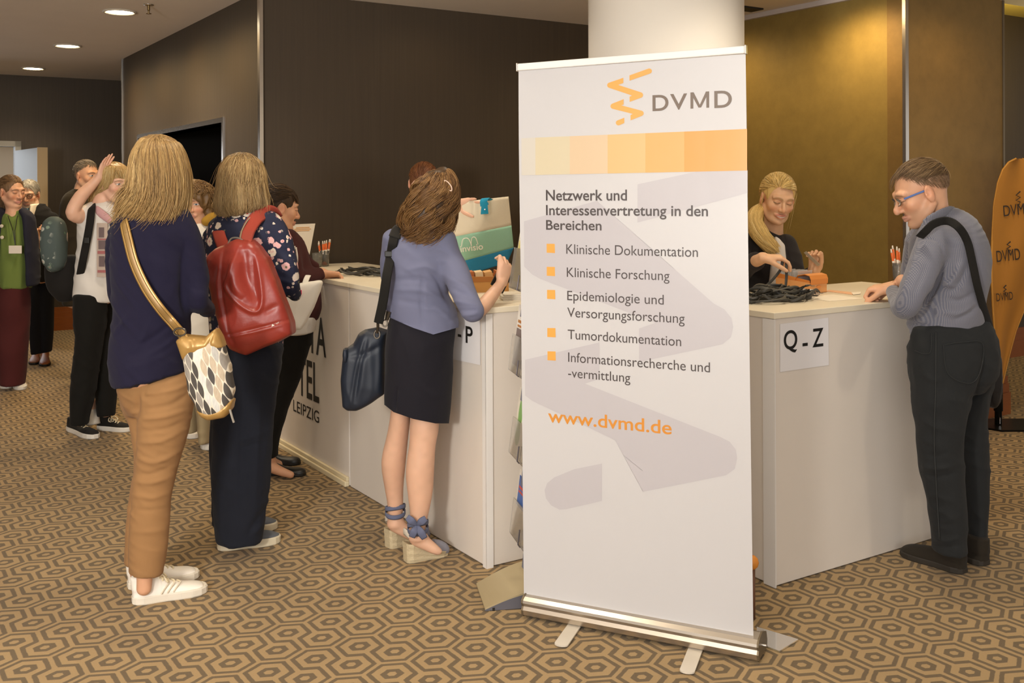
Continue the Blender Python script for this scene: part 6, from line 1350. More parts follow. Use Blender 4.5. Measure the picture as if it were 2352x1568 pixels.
# lanyard and card in her hands
m_lan = M('lanyard_black', '#36332b', .55, spec=.5, var=.3, vs=60)
o = thing('lanyard', 'black lanyard hanging from the fingers of the blond staff woman', 'lanyard', W(1795, 680, 4.68))
dq = 4.68
strap('band', [W(1798, 600, dq), W(1791, 622, dq), W(1765, 652, dq-.02), W(1745, 668, dq-.03), W(1772, 668, dq-.05), W(1800, 664, dq-.05), W(1806, 640, dq-.02), W(1806, 602, dq)], .013, m_lan, o, t=.002)
strap('band', [W(1801, 663, dq-.05), W(1811, 671, dq-.07), W(1821, 682, dq-.10), W(1828, 690, dq-.13)], .009, m_lan, o, t=.002)
q = [W(1846, 580, d-.16), W(1851, 577, d-.19), W(1884, 608, d-.22), W(1878, 612, d-.17)]
tag(obj('name_card', prism(q, A3(.001, -.002, .001)), M('card_white', '#cfc6b4', .5)), 'small white card held in the raised fist of the blond staff woman', 'card')
# ================================================================ people in the background at the left
def simple_person(label, d, feet, head, tops, base='dark', skin=SKIN, paint=None, hh=.005, limbs=(), legs=(), pants=None, s=1.08, smile=0.):
    hx, hy, yaw, pitch = head; hc = W(hx, hy, d); R = frame(yaw, pitch); S = SDF(); head_prims(S, hc, R, s, smile=smile); S.tube([hc+(A3(0, -.02, -.04)*s)@R, tops[0][0]+A3(0, 0, .03), tops[0][0]-A3(0, 0, .06)], [.055, .056, .075])
    core = SDF(); core.tube(tops[0], tops[1]*.78, tops[2]*.78, XS)
    for l in legs: core.tube(l[0], l[1]*.7, l[2]*.7, XS)
    o = body(label, d, feet, S, hc, R, s, hh, paint or dict(lip=LIP, brow=(.12, .07, .04)), limbs, [core], skin=skin); return o, hc, R, s
# woman waving
d = 6.5
tT = sil(d, [(468, 212, 262, .06), (482, 194, 282, .10), (510, 182, 287, .12), (560, 180, 282, .125), (620, 176, 276, .125), (660, 172, 270, .13), (690, 171, 268, .13)])
nl = sil(d, [(680, 171, 245, .11), (744, 172, 242, .11), (783, 176, 234, .10), (864, 165, 224, .085), (910, 163, 216, .08), (951, 164, 204, .075), (974, 164, 201, .075)], dd=-.04); f2 = sil(d, [(690, 205, 268, .11), (780, 208, 270, .10), (850, 214, 269, .09), (900, 220, 267, .08), (953, 226, 262, .075)], dd=.14)
AR = SDF(); P, r = limb(d, [(206, 488, 19), (184, 496, 18, -.10), (167, 487, 15.5, -.15), (185, 452, 15, -.12), (210, 426, 11.5, -.09), (230, 405, 8.8, -.08)]); AR.tube(P, r, k=.015)
hand_prims(AR, W(230, 406, d-.08), (.36, .05, .93), (.85, -.45, -.3), 1, .95, (.12, .1, .12, .2), (.55, .8, .5), .2, .03)
AK = SDF(); P, r = limb(d, [(212, 925, 11, .14), (211, 955, 12, .14)]); AK.tube(P, r, k=.01)
P11, hc, R, s = simple_person('woman raising her hand high in a white printed T-shirt and black trousers', d, FL(210, 1000), (266, 421, -38, 5), tT, limbs=[(AR, .0045), (AK, .006)], legs=[nl, f2], hh=.004, paint=dict(lip=(.6, .26, .22), brow=(.3, .18, .08), eye='open', cheek=.35), skin=(.70, .42, .29), s=1.05)
m_tee = cloth('white_jersey', '#d9d2c8', 500, .25, .05)
S = SDF(); S.tube(*tT[:2], tT[2], XS, flat=(0, 1)); P, r = limb(d, [(214, 488, 24), (200, 494, 23, -.05), (190, 497, 21, -.08)]); S.tube(P, r, k=.02, flat=(0, 1)); P, r = limb(d, [(278, 495, 20), (286, 540, 20, -.02), (284, 580, 19, -.05)]); S.tube(P, r, k=.02)
garment('t_shirt', P11, m_tee, S, .007, folds((.005, (10, 10, 14), 81, .7)))
m_pink = cloth('pink_trim', '#c99a98', 500)
S = SDF(); S.tube([on(tT, 208, 470, .0), on(tT, 222, 482, .004), on(tT, 240, 496, .006), on(tT, 254, 508, .006)], [.022, .026, .026, .02], [.010]*4, side=A3(.6, 0, .6)); garment('collar', P11, m_pink, S, .005)
g = patch(tT, 222, 247, 512, 636, 6, 12, .012)
pr = obj('shirt_print', g, M('print_taupe', '#b8a596', .8), P11, smooth=True)
for r_ in ((227, 239, 522, 545), (226, 243, 552, 572), (227, 240, 588, 612)): obj('print_window', patch(tT, *r_, 3, 3, .016), M('print_dark', '#6b5a58', .8), pr)
obj('print_frame', join(patch(tT, 224, 246, 548, 551, 3, 1, .016), patch(tT, 224, 245, 576, 583, 3, 1, .016), patch(tT, 224, 245, 620, 626, 3, 1, .016)), M('print_rose', '#a0605e', .8), pr)
S = SDF(); S.tube(*nl[:2], nl[2], XS, k=.012, flat=(0, 1)); S.tube(*f2[:2], f2[2], XS, k=.01, flat=(0, 1)); garment('trousers', P11, m_blackcl, S, .008, folds((.003, (11, 11, 18), 83, .5)))
m_bsh = cloth('black_canvas_shoe', '#1a1713', 500); m_wsole = M('white_rubber', '#d6cfc2', .6)
shoe(P11, FL(160, 986), FL(221, 1008), m_bsh, m_wsole, .05, .08, .03, lace=m_lacew); shoe(P11, FL(226, 985), FL(303, 990), m_bsh, m_wsole, .05, .08, .03, lace=m_lacew)
obj('sock', sweep(*limb(d, [(211, 938, 13, .14), (212, 955, 15, .14), (215, 975, 15, .13)]), m=14, n=10), cloth('white_sock', '#cfc6b6', 500), P11, smooth=True)
hT = sil(d, [(374, 262, 270, .004), (377, 250, 282, .04), (386, 238, 294, .08), (400, 228, 297, .1), (425, 220, 262, .1, .05), (450, 214, 256, .09, .07), (468, 212, 252, .07, .08)])
S = SDF(); S.tube(hT[0][:-1], hT[1][:-1]*.9, hT[2][:-1]*.9, XS); fc = hc+(A3(0, .09, -.03)*s)@R; S.ell(fc, np.array([.068, .06, .082]), R, .01, 1); g = S.mesh(.006, 2)
lay = hair_tube(hT[0], hT[1], hT[2], XS, 1300, BLOND, .0017, 81, th=(1.3, 4.9), wav=.06, u0=(0, .05), u1=(.85, 1.04), fray=.012, drift=.12)
fr_ = hair_cap(hc, R, s, 500, BLOND, lambda D: (D[:, 2] > .35), lambda p: np.stack([p[:, 0]*.3, np.ones(len(p))*.9, -.5+p[:, 0]*0], 1), .10, .0014, 82, rad=(.082, .103, .092), fall=-9, jit=.15)
cpp = cap_for(hc, R, s, (.36, .22, .08)); add_hair(P11, [cpp, (g[0], g[1], (.34, .21, .08)), lay, fr_])
# her backpack
m_fl2 = floral('bag_floral', srgb('#4a5450'), [(srgb('#c98a86'), srgb('#d8c0b0'), srgb('#a8504c')), (srgb('#b9bcae'), srgb('#7f8f7c'), srgb('#c98a86')), (srgb('#5f7a64'), srgb('#cfc9bd'), srgb('#3e5648'))], 10., 1.2)
fb = thing('backpack', 'backpack with a bright floral front hanging from the shoulder of the waving woman', 'backpack', W(150, 690, 6.5))
S = SDF(); q = sil(6.52, [(592, 112, 178, .06), (610, 106, 187, .08), (640, 107, 188, .085), (665, 116, 184, .08), (688, 134, 168, .05)]); S.tube(*q[:2], q[2], XS, p=2.6); garment('lower_pocket', fb, cloth('bag_black', '#1d1a17', 500), S, .008)
S = SDF(); q = sil(6.42, [(500, 112, 136, .03), (512, 101, 147, .06), (540, 97, 151, .085), (580, 98, 150, .085), (605, 102, 148, .07), (620, 108, 128, .04)]); S.tube(*q[:2], q[2], XS, p=2.6); garment('floral_front', fb, m_fl2, S, .008)
strap('shoulder_strap', [W(212, 472, 6.44), on(tT, 210, 482, .05), on(tT, 206, 515, .055), on(tT, 198, 560, .06), on(tT, 190, 600, .075), W(182, 640, 6.42)], .05, cloth('bag_black', '#1d1a17', 500), fb, t=.012)
obj('strap_buckle', box(on(tT, 199, 552, .075), (.016, .006, .02), None, .004), m_black, fb)
# woman in the green top
d = 8.09
gT_ = sil(d, [(486, 14, 48, .06), (500, 6, 60, .09), (540, 3, 67, .12), (600, 0, 69, .13), (660, -3, 69, .135)])
pl_ = sil(d, [(652, -6, 68, .13), (700, -9, 66, .13), (760, -10, 64, .12), (810, -6, 60, .12), (850, 0, 57, .11), (882, 4, 53, .11)])
P8, hc, R, s = simple_person('smiling woman in a green top, navy jacket and dark red trousers', d, FL(35, 893), (27, 441, -28, 4), gT_, legs=[pl_], paint=dict(lip=(.55, .22, .18), brow=(.15, .08, .04), eye='down', cheek=.4), skin=(.62, .34, .21), smile=.7, hh=.0045)
S = SDF(); S.tube(*gT_[:2], gT_[2], XS, flat=(0, 1)); S.ell(W(24, 486, d-.1), (.055, .06, .05), None, .01, 1); garment('top', P8, cloth('green_jersey', '#66763a', 500, .3, .1), S, .008, folds((.006, (16, 16, 5), 91)))
m_nj = cloth('navy_jacket', '#20202c', 500, .3, .1)
S = SDF()
for rows, dd_ in ([[(482, 44, 58, .05), (500, 56, 76, .08), (540, 62, 80, .10), (600, 66, 84, .11), (655, 68, 86, .10)], -.02], [[(482, -8, 14, .06), (500, -24, 12, .09), (540, -34, 15, .12), (600, -36, 12, .13), (655, -36, 6, .13)], -.03]):
    q = sil(d+dd_, rows); S.tube(*q[:2], q[2], XS, k=.01, flat=(0, 1))
garment('jacket', P8, m_nj, S, .008, folds((.004, (9, 9, 12), 93)))
for x, y in ((4, 519), (5, 545)): obj('button', lathe(W(x, y, d-.165), [(.014, 0), (.013, .005), (.004, .007)], 14, A3(0, -1, 0)), M('button_pearl', '#cfc4b0', .3), P8)
S = SDF(); S.tube(*pl_[:2], pl_[2], XS, flat=(0, 1)); garment('trousers', P8, cloth('dark_red_cloth', '#4a1f1e', 500, .3, .15), S, .008, folds((.005, (8, 8, 5), 95, .5)))
shoe(P8, FL(36, 878), FL(50, 896), M('white_leather', '#e9e1d4', .45), m_wsole, .05, .08, .03); shoe(P8, FL(6, 876), FL(16, 893), M('white_leather', '#e9e1d4', .45), m_wsole, .05, .08, .03)
obj('name_tag', box(W(35, 573, d-.15), (.05, .003, .031), None, .002), M('tag_white', '#ddd2c4', .5), P8)
obj('tag_cord', join(sweep([W(35, 564, d-.148), W(34, 530, d-.14), W(40, 495, d-.1)], .003, m=5), sweep([W(35, 564, d-.148), W(30, 530, d-.14), W(18, 495, d-.1)], .003, m=5)), m_black, P8)
pal8 = [(.20, .11, .05), (.28, .16, .07), (.14, .08, .035)]
add_hair(P8, [cap_for(hc, R, s, (.16, .09, .04)), hair_cap(hc, R, s, 900, pal8, full, flow_b, .10, .0016, 91, rad=(.081, .101, .0905), fall=-9, jit=.1), hair_tube(np.array([hc+(A3(0, -.10, .0)*s)@R, hc+(A3(0, -.12, -.07)*s)@R, hc+(A3(0, -.1, -.15)*s)@R]), [.045, .05, .02], [.04, .045, .02], XS, 500, pal8, .0016, 92)])
# older man behind her
d = 9.2
oT = sil(d, [(478, 58, 92, .07), (492, 52, 116, .11), (530, 50, 128, .13), (590, 56, 126, .13), (645, 60, 122, .13)])
ol = sil(d, [(638, 62, 98, .11), (700, 66, 96, .10), (760, 70, 96, .09), (812, 74, 95, .08)], dd=-.02); o2 = sil(d, [(638, 88, 122, .11), (700, 92, 121, .10), (760, 95, 120, .09), (808, 97, 116, .08)], dd=.05)
HL = SDF(); hand_prims(HL, W(94, 552, d-.18), (-.35, -.3, .9), (-.6, .4, .1), 1, 1.1, (1.1, 1.15, 1.2, 1.2), (.4, .9, .4), .5); P, r = limb(d, [(98, 566, 9, -.1), (94, 552, 8.5, -.18)]); HL.tube(P, r, k=.02)
hand_prims(HL, W(112, 545, d-.16), (-.3, -.3, .9), (-.7, .3, .1), -1, 1.1, (1.1, 1.15, 1.2, 1.2), (.4, .9, .4), .5); P, r = limb(d, [(118, 562, 9, -.08), (112, 545, 8.5, -.16)]); HL.tube(P, r, k=.02)
P9, hc, R, s = simple_person('grey-haired man with glasses and black jacket beside the open door', d, FL(92, 838), (66, 447, -80, 10), oT, legs=[ol, o2], limbs=[(HL, .005)], paint=dict(lip=(.45, .2, .16), brow=(.4, .33, .25), eye='down', stubble=(.5, .42, .34), cheek=.4), skin=(.62, .35, .22), hh=.0045)
S = SDF(); S.tube(*oT[:2], oT[2], XS, flat=(0, 1)); P, r = limb(d, [(120, 502, 14), (130, 540, 14, -.02), (124, 572, 12, -.08), (117, 560, 10, -.12)]); S.tube(P, r, k=.02); garment('jacket', P9, cloth('black_jacket', '#1b1917', 500, .3, .15), S, .009, folds((.004, (9, 9, 12), 97)))
g = sil(d-.02, [(470, 74, 92, .10), (490, 76, 92, .125), (525, 78, 92, .135), (560, 76, 92, .138)]); S = SDF(); S.tube(*g[:2], g[2], XS); garment('shirt', P9, cloth('cream_shirt', '#ddd0bb', 500), S, .007)
g = sil(d-.03, [(480, 56, 72, .11), (520, 66, 76, .135), (560, 72, 86, .14), (600, 74, 92, .145), (640, 78, 94, .14)]); S = SDF(); S.tube(*g[:2], g[2], XS); garment('scarf', P9, cloth('teal_scarf', '#3f7384', 500), S, .007)
S = SDF(); S.tube(*ol[:2], ol[2], XS, k=.01, flat=(0, 1)); S.tube(*o2[:2], o2[2], XS, k=.01, flat=(0, 1)); garment('trousers', P9, cloth('black_navy', '#191b22', 500), S, .009)
m_brs = M('brown_leather', '#8a4f2a', .55, var=.1); shoe(P9, FL(83, 822), FL(78, 838), m_brs, M('sole_black', '#1a1712', .6), .05, .09, .02); shoe(P9, FL(103, 824), FL(103, 842), m_brs, M('sole_black', '#1a1712', .6), .05, .09, .02)
palw = [(.50, .46, .38), (.40, .36, .29), (.60, .55, .46)]
add_hair(P9, [cap_for(hc, R, s, (.42, .37, .29)), hair_cap(hc, R, s, 700, palw, full, flow_d, .05, .0014, 95, rad=(.081, .101, .091), fall=-9, jit=.3)])
gl = lambda x, y, z: hc+(A3(x, y, z)*s)@R
gs = obj('glasses', sweep([gl(-.012, .106, .005), gl(0, .108, .008), gl(.012, .106, .005)], .0022, m=6), m_black, P9)
for q in (-1, 1): obj('rim', join(sweep([gl(q*(.033+.021*math.cos(a)), .102, .001+.016*math.sin(a)) for a in np.linspace(0, 6.283, 20)], .0026, m=6, caps=False), sweep([gl(q*.054, .1, .005), gl(q*.078, .04, .008), gl(q*.08, -.01, .008)], .002, m=6)), m_black, gs)
# man behind the waving woman
d = 8.4
mT = sil(d, [(438, 165, 212, .08), (452, 148, 228, .12), (480, 140, 236, .14), (540, 138, 236, .14), (620, 142, 232, .14), (700, 146, 228, .14)])
lg_ = sil(d, [(690, 176, 228, .12), (780, 180, 226, .11), (868, 186, 222, .1)])
P10, hc, R, s = simple_person('man with short greying hair in a dark jacket behind the waving woman', d, FL(204, 872), (200, 404, -25, 0), mT, legs=[lg_], paint=dict(lip=LIP, brow=(.12, .08, .05), eye='open', stubble=(.4, .27, .18), scalp=(.26, .2, .14)), skin=(.60, .33, .20))
S = SDF(); S.tube(*mT[:2], mT[2], XS, flat=(0, 1)); garment('jacket', P10, cloth('dark_brown_jacket', '#2e2619', 500, .3, .15), S, .009, folds((.004, (9, 9, 12), 99)))
S = SDF(); S.tube(*lg_[:2], lg_[2], XS, flat=(0, 1)); garment('trousers', P10, m_blackcl, S, .01)
shoe(P10, FL(196, 862), FL(190, 874), m_flat, M('sole_black', '#1a1712', .6), .05, .09, .02); shoe(P10, FL(214, 862), FL(212, 874), m_flat, M('sole_black', '#1a1712', .6), .05, .09, .02)
add_hair(P10, [hair_cap(hc, R, s, 900, [(.16, .13, .09), (.24, .19, .13), (.10, .08, .055)], full, flow_d, .022, .0014, 98, rad=(.078, .098, .087), fall=-9, jit=.3), hair_cap(hc, R, s, 500, [(.14, .11, .08), (.26, .21, .15)], topm, flow_f, .05, .0014, 99, rad=(.08, .1, .089), fall=-9, jit=.3)])
# woman with curly hair
d = 6.2
cT_ = sil(d, [(512, 434, 470, .06), (526, 420, 486, .10), (560, 412, 496, .12), (620, 410, 496, .12), (720, 412, 494, .125), (810, 414, 492, .125)])
k1 = sil(d, [(800, 440, 492, .1), (880, 446, 490, .09), (960, 454, 486, .075), (1015, 458, 484, .07)], dd=-.03); k2 = sil(d, [(800, 414, 460, .1), (900, 420, 458, .085), (990, 430, 456, .07)], dd=.06)
P12, hc, R, s = simple_person('smiling woman with curly brown hair standing between the two blond women', d, FL(455, 1028), (446, 468, -86, 2), cT_, legs=[k1, k2], paint=dict(lip=(.55, .24, .2), brow=(.12, .06, .03), eye='open', cheek=.45), skin=(.66, .37, .23), smile=.7, hh=.0042)
S = SDF(); S.tube(*cT_[:2], cT_[2], XS, flat=(0, 1)); garment('top', P12, cloth('white_top', '#d9d0c0', 500), S, .008, folds((.004, (9, 9, 12), 101)))
strap('bag_strap', [on(cT_, 482, 520, .008), on(cT_, 474, 545, .012), on(cT_, 466, 600, .012)], .05, cloth('strap_grey', '#3d3a34', 500), P12, t=.012)
S = SDF(); S.tube([W(474, 508, d-.05), W(490, 500, d-.02), W(502, 503, d+.03)], [.03, .035, .03], k=.01); garment('mustard_scarf', P12, cloth('mustard_cloth', '#9a7428', 500), S, .006)
S = SDF(); S.tube(*k1[:2], k1[2], XS, k=.01, flat=(0, 1)); S.tube(*k2[:2], k2[2], XS, k=.01, flat=(0, 1)); garment('trousers', P12, cloth('khaki_cloth', '#9c8a68', 500), S, .008, folds((.003, (12, 12, 16), 103)))
shoe(P12, FL(472, 1010), FL(482, 1034), m_sneak, m_wsole, .048, .08, .03); shoe(P12, FL(440, 990), FL(444, 1008), m_sneak, m_wsole, .048, .08, .03)
palc = [(.20, .105, .035), (.28, .16, .06), (.13, .065, .02)]
cp_ = hc+(A3(0, -.012, .03)*s)@R
rs = np.random.default_rng(5); S = SDF(); S.ell(cp_, np.array([.105, .11, .10])*s, R, .02)
S.ell(hc+(A3(0, .10, -.04)*s)@R, np.array([.064, .075, .082])*s, R, .01, 1); 
for q in (-1, 1): S.ell(hc+(A3(q*.088, -.02, -.06)*s)@R, np.array([.036, .055, .06])*s, R, .02)
g = S.mesh(.006, 2, folds((.012, (28, 28, 28), 105)))
Dv = rs.normal(0, 1, (900, 3)); Dv /= np.linalg.norm(Dv, axis=1)[:, None]; Dv = Dv[((Dv[:, 1] < .35) | (Dv[:, 2] > .45)) & (Dv[:, 2] > -.85)]
cv = []
q_ = np.linspace(0, 1, 16)
for dv in Dv:
    b0 = dv*np.array([.118, .122, .112]); t1 = unit(np.cross(dv, rs.normal(0, 1, 3))); t2 = np.cross(dv, t1); a = q_*rs.uniform(7, 11)
    cv.append(b0+np.outer(q_*.03-.005, dv)+np.outer(np.cos(a)*.014, t1)+np.outer(np.sin(a)*.014, t2)+np.outer(-q_*.02, [0, 0, 1]))
cv = hc+((np.array(cv)+np.array([0, -.012, .02]))*s)@R; Vt, Qt = tubes(cv, .0026)
add_hair(P12, [(g[0], g[1], (.14, .075, .026)), (Vt, Qt, strand_cols(len(cv), 48, palc, rs))])
# ================================================================ things on the counters
def on_counter(px, py): return FL(px, py, HC)
def lanyards(n, cxp, cyp, spread, seed, label, group, ax1, ax2, z0=0.):
    rs = np.random.default_rng(seed); c = on_counter(cxp, cyp); first = None
    for i in range(n):
        o0 = c+ax1*rs.uniform(-1, 1)*spread[0]+ax2*rs.uniform(-1, 1)*spread[1]; L = rs.uniform(.16, .30); w = rs.uniform(.03, .07); th = rs.uniform(-.6, .6)
        u = ax1*math.cos(th)+ax2*math.sin(th); v = -ax1*math.sin(th)+ax2*math.cos(th); h = .006+z0+rs.uniform(0, .045)*(1-abs(np.dot(o0-c, ax1))/spread[0]*.8)
        P = []
        for q in np.linspace(0, 6.283, 11)[:-1]:
            P.append(o0+u*L*.5*math.cos(q)+v*w*math.sin(q)*(1+.5*math.sin(2*q+i))+UP*max(.004, h+.012*math.sin(q*3+i*1.7)))
        P.append(P[0]+u*.02); P = np.array(P)
        S2 = np.array([UP*math.cos(1.1*math.sin(k*1.3+i))+v*math.sin(1.1*math.sin(k*1.3+i)) for k in range(len(P))])
        o = thing('lanyard', label, 'lanyard', np.array([o0[0], o0[1], HC]), group)
        P2 = crom(P, 44); P2[:, 2] = np.maximum(P2[:, 2], HC+.008); obj('band', sweep(P2, .0065, .0009, side=crom(S2, 44), m=6), m_lan, o, smooth=True)
        e = P[0]+u*.03; e[2] = max(e[2]-.004, HC+.006); obj('clip', join(box(P[0]+u*.006, (.009, .005, .0035), [u, v, UP], .001), sweep([P[0]+u*.014, e, e+u*.012], .0022, m=6)), m_chrome, o)
vdir = unit(A3(-.36, -.93, 0)); 
lanyards(9, 845, 632, (.13, .06), 3, 'black lanyard in the loose pile on the counter beside the laptop bag strap', 'lanyards on the left counter', BV*.55-NV*.83, NV*.55+BV*.83)
lanyards(20, 1790, 690, (.13, .065), 4, 'black lanyard in the tangled pile on the Q - Z counter', 'lanyards on the right counter', BV, NV, .004)
m_pen = M('pen_orange', '#e06a2c', .4); m_pent = M('pen_tip_white', '#eee3d2', .4); m_glass = M('cup_clear', '#f2efe6', .05, trans=.9, spec=.5)
def pen_cup(base, r, h, n, seed, lab, plab, grp, top):
    rs = np.random.default_rng(seed); o = thing('pen_cup', lab, 'cup', base)
    obj('wall', lathe(base, [(r*.85, 0), (r, h), (r*.93, h), (r*.8, .006), (.001, .006)], 28), m_glass, o, smooth=True)
    for i in range(n):
        a = i*6.283/n+rs.uniform(-.3, .3); b0 = base+A3(math.cos(a)*r*.4, math.sin(a)*r*.4, .008); t_ = base+A3(math.cos(a)*r*1.15, math.sin(a)*r*1.15, top*rs.uniform(.92, 1.05)); dv = unit(t_-b0)
        p = thing('pen', plab, 'pen', b0, grp); L = np.linalg.norm(t_-b0)
        obj('barrel', sweep([b0, b0+dv*(L-.02)], .0058, m=10), m_pen, p, smooth=True); obj('grip', sweep([b0+dv*(L*.45), b0+dv*(L*.62)], .0062, m=10), m_pent, p, smooth=True); obj('tip', sweep([b0+dv*(L-.02), b0+dv*L], [.0055, .003], m=10), m_pent, p, smooth=True)
pen_cup(on_counter(745, 611), .034, .10, 7, 1, 'clear cup of orange pens beside the writing woman', 'orange pen standing in the cup beside the writing woman', 'orange pens in the left cup', .165)
c_ = on_counter(729, 613); tag(obj('drinking_glass', lathe(c_, [(.028, 0), (.034, .09), (.031, .09), (.026, .008), (.001, .008)], 28), m_glass, base=c_, smooth=True), 'small empty clear glass on the counter left of the pen cup', 'glass')
pen_cup(on_counter(2066, 648), .036, .10, 6, 2, 'clear cup of orange pens beside the elbow of the man', 'orange pen standing in the cup beside the man', 'orange pens in the right cup', .185)
# card display on the left counter
q = [W(650, 516, 6.15), W(724, 513, 6.15), W(707, 606, 6.10), W(640, 606, 6.10)]
dn = unit(np.cross(q[1]-q[0], q[3]-q[0])); dn = dn if dn[1] < 0 else -dn
o = thing('card_display', 'white upright card with small orange text lines standing on the counter', 'sign', np.array([q[2][0], q[2][1], HC]))
obj('card', prism(q, -dn*.004), M('card_paper', '#dfd3bd', .6), o)
def cq(u, v): return (q[0]*(1-u)+q[1]*u)*(1-v)+(q[3]*(1-u)+q[2]*u)*v+dn*.0012
for k_, (u0, u1, v) in enumerate(((.42, .84, .09), (.36, .90, .13), (.40, .86, .17))):
    obj('orange_line', prism([cq(u0, v-.010), cq(u1, v-.010), cq(u1, v+.010), cq(u0, v+.010)], dn*.0005), M('line_orange', '#dca566', .6), o)
obj('foot', prism([q[3]-dn*.06, q[2]-dn*.06, q[2]+dn*.05, q[3]+dn*.05], A3(0, 0, .004)), M('card_paper', '#dfd3bd', .6), o)
# cardboard box under the striped tote
bx = on_counter(1105, 672); u_ = unit(A3(1, .12, 0)); v_ = np.cross(UP, u_)
cb = thing('cardboard_box', 'open orange-brown cardboard box on the counter under the striped tote', 'box', bx)
m_kraft = M('kraft_card', '#c08a48', .7, var=.08)
w_, l_, h_ = .13, .10, .075
def side_(c, hx, hy): return box(bx+u_*c[0]+v_*(c[1]+.11)+UP*h_/2, (hx, hy, h_/2), [u_, v_, UP])
obj('walls', join(side_((-w_, 0), .003, l_), side_((w_, 0), .003, l_), side_((0, -l_), w_, .003), side_((0, l_), w_, .003), box(bx+v_*.11+UP*.003, (w_, l_, .003), [u_, v_, UP])), m_kraft, cb)
obj('band', box(bx+v_*(.11-l_-.0035)+UP*.062, (w_, .001, .012), [u_, v_, UP]), M('box_band', '#a86a2c', .6), cb)
rs = np.random.default_rng(9)
for i in range(5):
    e = bx+u_*(-.09+.045*i)+v_*.09+UP*.01
    tag(obj('leaflet', box(e+UP*.04, (.018, .055, .045), [unit(u_+UP*rs.uniform(-.25, .25)), v_, unit(UP-u_*rs.uniform(-.2, .2))]), M('leaflet_%d' % (i % 3), ['#d7a566', '#b86a32', '#e3c89a'][i % 3], .6), base=e), 'small leaflet standing in the open cardboard box', 'leaflet', 'leaflets in the cardboard box')
pq = on_counter(1180, 689); 
for i in range(4):
    tag(obj('leaflet', box(pq+UP*(.003+.007*i)+u_*(.0)+v_*.05+u_*rs.uniform(-.006, .006), (.05, .07, .003), [u_, v_, UP], .001), M('stack_paper', '#d8ccb8', .6)), 'flat leaflet in the small pile at the counter end by the brochure stand', 'leaflet', 'leaflets piled by the brochure stand')
# orange carton with clear sleeves
oc = (on_counter(1850, 675)+on_counter(1890, 676))/2
A_, B_, C_ = on_counter(1782, 667), on_counter(1860, 675), on_counter(1899, 671)
ua = unit(B_-A_); va = unit(C_-B_); hgt = .075; D_ = A_+(C_-B_)
ob = thing('orange_carton', 'orange carton of clear name badge sleeves on the Q - Z counter', 'box', B_)
m_oc = M('carton_orange', '#e9a765', .55, var=.03); m_oc2 = M('carton_orange_dark', '#dd8a3e', .55)
th = UP*.001
cen = (A_+C_)/2; ex = (B_-A_)/2; ey = (C_-B_)/2
def wallp(p, q_, h0, h1=None): 
    h1 = h0 if h1 is None else h1; nn = unit(np.cross(q_-p, UP))*.0025; return prism([p+th, q_+th, q_+UP*h1, p+UP*h0], -nn)
obj('tray', join(wallp(A_, B_, .062, .05), wallp(B_, C_, .05), wallp(C_, D_, .05, .07), wallp(D_, A_, .07, .062), prism([A_+th, B_+th, C_+th, D_+th], UP*.003)), m_oc, ob)
obj('inner_wall', join(wallp(A_+ua*.004+va*.004, B_-ua*.004+va*.004, .085, .06), wallp(D_+ua*.004-va*.004, C_-ua*.004-va*.004, .085, .06)), m_oc2, ob)
arc = [B_-ua*.085+UP*.062, B_-ua*.07+UP*.082, B_-ua*.03+UP*.090, B_+UP*.084, B_+ua*.008+UP*.066, B_+ua*.006+UP*.045]
Lc = np.linalg.norm(C_-B_); obj('lid', prism(arc+[p-UP*.003-ua*.002 for p in arc[::-1]], va*Lc), m_oc2, ob)
c0 = (B_+C_)/2+ua*.0035+UP*.03; obj('finger_hole', prism([c0+va*.016*math.cos(t_)+UP*.006*math.sin(t_) for t_ in np.linspace(0, 6.283, 20)[:-1]], ua*.001), m_oc2, ob)
rs = np.random.default_rng(12); m_slv = M('sleeve_clear', '#f0ece6', .12, trans=.6, spec=.6)
for i in range(9):
    p = A_+ua*(.02+.014*i)+va*Lc*.5; tl = rs.uniform(-.25, .35)
    tag(obj('badge_sleeve', box(p+UP*.055, (.0012, Lc*.42, .045), [unit(ua+UP*tl), va, unit(UP-ua*tl)]), m_slv, base=p), 'clear plastic badge sleeve standing in the orange carton', 'badge sleeve', 'badge sleeves in the orange carton')
def sheet_on(pts, h, name, lab, cat, mt): return tag(obj(name, prism([on_counter(*p_)+UP*h for p_ in pts], UP*.0012), mt), lab, cat)
sheet_on([(1846, 683), (1914, 676.5), (1984, 686), (1905, 692)], .0006, 'paper_sheet', 'blank white paper sheet lying on the Q - Z counter', 'paper', M('sheet_white', '#f2e6d0', .6))
sheet_on([(1896, 669), (1904, 666), (1962, 672), (1958, 677)], .0006, 'paper_strip', 'pale orange paper strip on the counter behind the white sheet', 'paper', M('strip_orange', '#e9b48a', .6))
sheet_on([(1955, 673), (1978, 671), (1976, 676), (1960, 678)], .0022, 'paper_scrap', 'small curled white paper scrap at the end of the orange strip', 'paper', M('sheet_white', '#f2e6d0', .6))
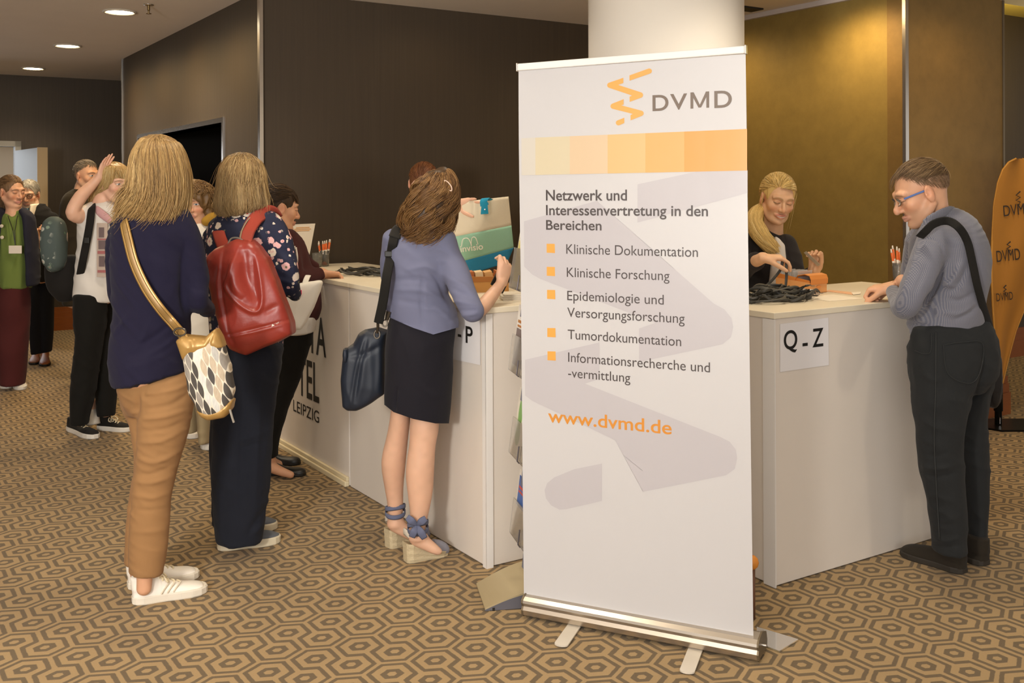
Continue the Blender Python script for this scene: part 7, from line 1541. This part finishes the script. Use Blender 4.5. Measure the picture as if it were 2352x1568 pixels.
# ================================================================ beach flag at the right edge
d = 6.69; fbp = FL(2293, 978)
bf = thing('beach_flag', 'tall orange-brown beach flag with dark DVMD prints on a black floor plate', 'flag', fbp)
m_flag = M('flag_fabric', '#b57a2c', .75, var=.10, vs=7, sc3=(1, 1, .3)); 
rows = [(364, 2335, 2347), (372, 2318, 2368), (390, 2304, 2384), (420, 2293, 2398), (470, 2284, 2406), (540, 2280, 2404), (600, 2278, 2392), (650, 2279, 2376), (700, 2281, 2356), (760, 2285, 2332), (820, 2290, 2316), (880, 2294, 2302), (888, 2296, 2299)]
rw = np.array(rows, float); ys = np.concatenate([np.linspace(364, 420, 14), np.linspace(430, 888, 40)]); xl = np.interp(ys, rw[:, 0], rw[:, 1]); xr = np.interp(ys, rw[:, 0], rw[:, 2]); nn = 16; V = []
for k_, y in enumerate(ys):
    for i in range(nn+1):
        a = i/nn; V.append(W(xl[k_]*(1-a)+xr[k_]*a, y, d+.10*a+.012*math.sin(a*9+y*.01)))
V = np.array(V); n_ = len(V); f = [(j*(nn+1)+i, (j+1)*(nn+1)+i, (j+1)*(nn+1)+i+1, j*(nn+1)+i+1) for j in range(len(ys)-1) for i in range(nn)]
obj('fabric', (np.concatenate([V, V+A3(0, .002, 0)]), f+[tuple(q+n_ for q in reversed(t_)) for t_ in f]), m_flag, bf, smooth=True)
edge = [W(x-1, y, d+.0) for x, y in zip(xl, ys)]; obj('hem', sweep(edge, .008, .006, m=8), M('flag_hem', '#c98f3c', .7), bf, smooth=True)
edge = [W(x+1, y, d+.1) for x, y in zip(xr, ys)]; obj('hem', sweep(edge, .006, .005, m=8), M('flag_hem', '#c98f3c', .7), bf, smooth=True)
obj('pole', sweep([fbp+UP*.02, W(2296, 892, d+.03), W(2292, 760, d+.05), W(2288, 600, d+.06), W(2300, 450, d+.06)], .013, m=10, n=20), m_black, bf, smooth=True)
obj('socket', lathe(fbp, [(.022, .012), (.022, .10), (.028, .10), (.028, .28), (.02, .30)], 18), m_black, bf, smooth=True)
obj('floor_plate', prism([fbp+A3(.09+.33*math.cos(t_)*.9, .0+.19*math.sin(t_), 0) for t_ in np.linspace(0, 6.283, 7)[:-1]], UP*.012), M('plate_black', '#14100c', .35, .6), bf)
obj('bolt', sweep([fbp+A3(0, -.022, .02), fbp+A3(0, -.024, .06)], .004, m=8), m_chrome, bf)
m_fp = M('flag_print', '#3a2e24', .7); m_fg = M('flag_ghost', '#b98134', .75)
for (x0, x1, yb, yt, h0, h1) in ((2306, 2372, 497, 472, 440, 470), (2290, 2344, 602, 576, 555, 580), (2289, 2327, 692, 674, 655, 676)):
    def fd(x, y): q_ = (x-np.interp(y, ys, xl))/(np.interp(y, ys, xr)-np.interp(y, ys, xl)); return d+.10*q_+.012*math.sin(q_*9+y*.01)-.006
    dm = fd((x0+x1)/2, yb-10); sl_ = (fd(x1, yb-10)-fd(x0, yb-10)); a, b_ = W(x0, yb, dm-sl_/2-.008), W(x1, yb-(x1-x0)*.12, dm+sl_/2-.008); ux = unit(b_-a); uy = unit(UP-ux*(UP@ux)); w_ = np.linalg.norm(b_-a)
    obj('lettering', text_on('DVMD', a, ux, uy, w_, (yb-yt)/F*d, .0), m_fp, bf)
    c0 = W((x0+x1)/2+1, h1, dm-.012); z_ = (h1-h0)/F*d; k_ = [(0, 0), (.04, .18), (-.05, .36), (.05, .55), (-.04, .75), (.06, 1.)]
    obj('zigzag', sweep([c0+ux*px_*w_*1.6+uy*py_*z_ for px_, py_ in k_], .005, .0015, side=uy, m=5), m_fp, bf)
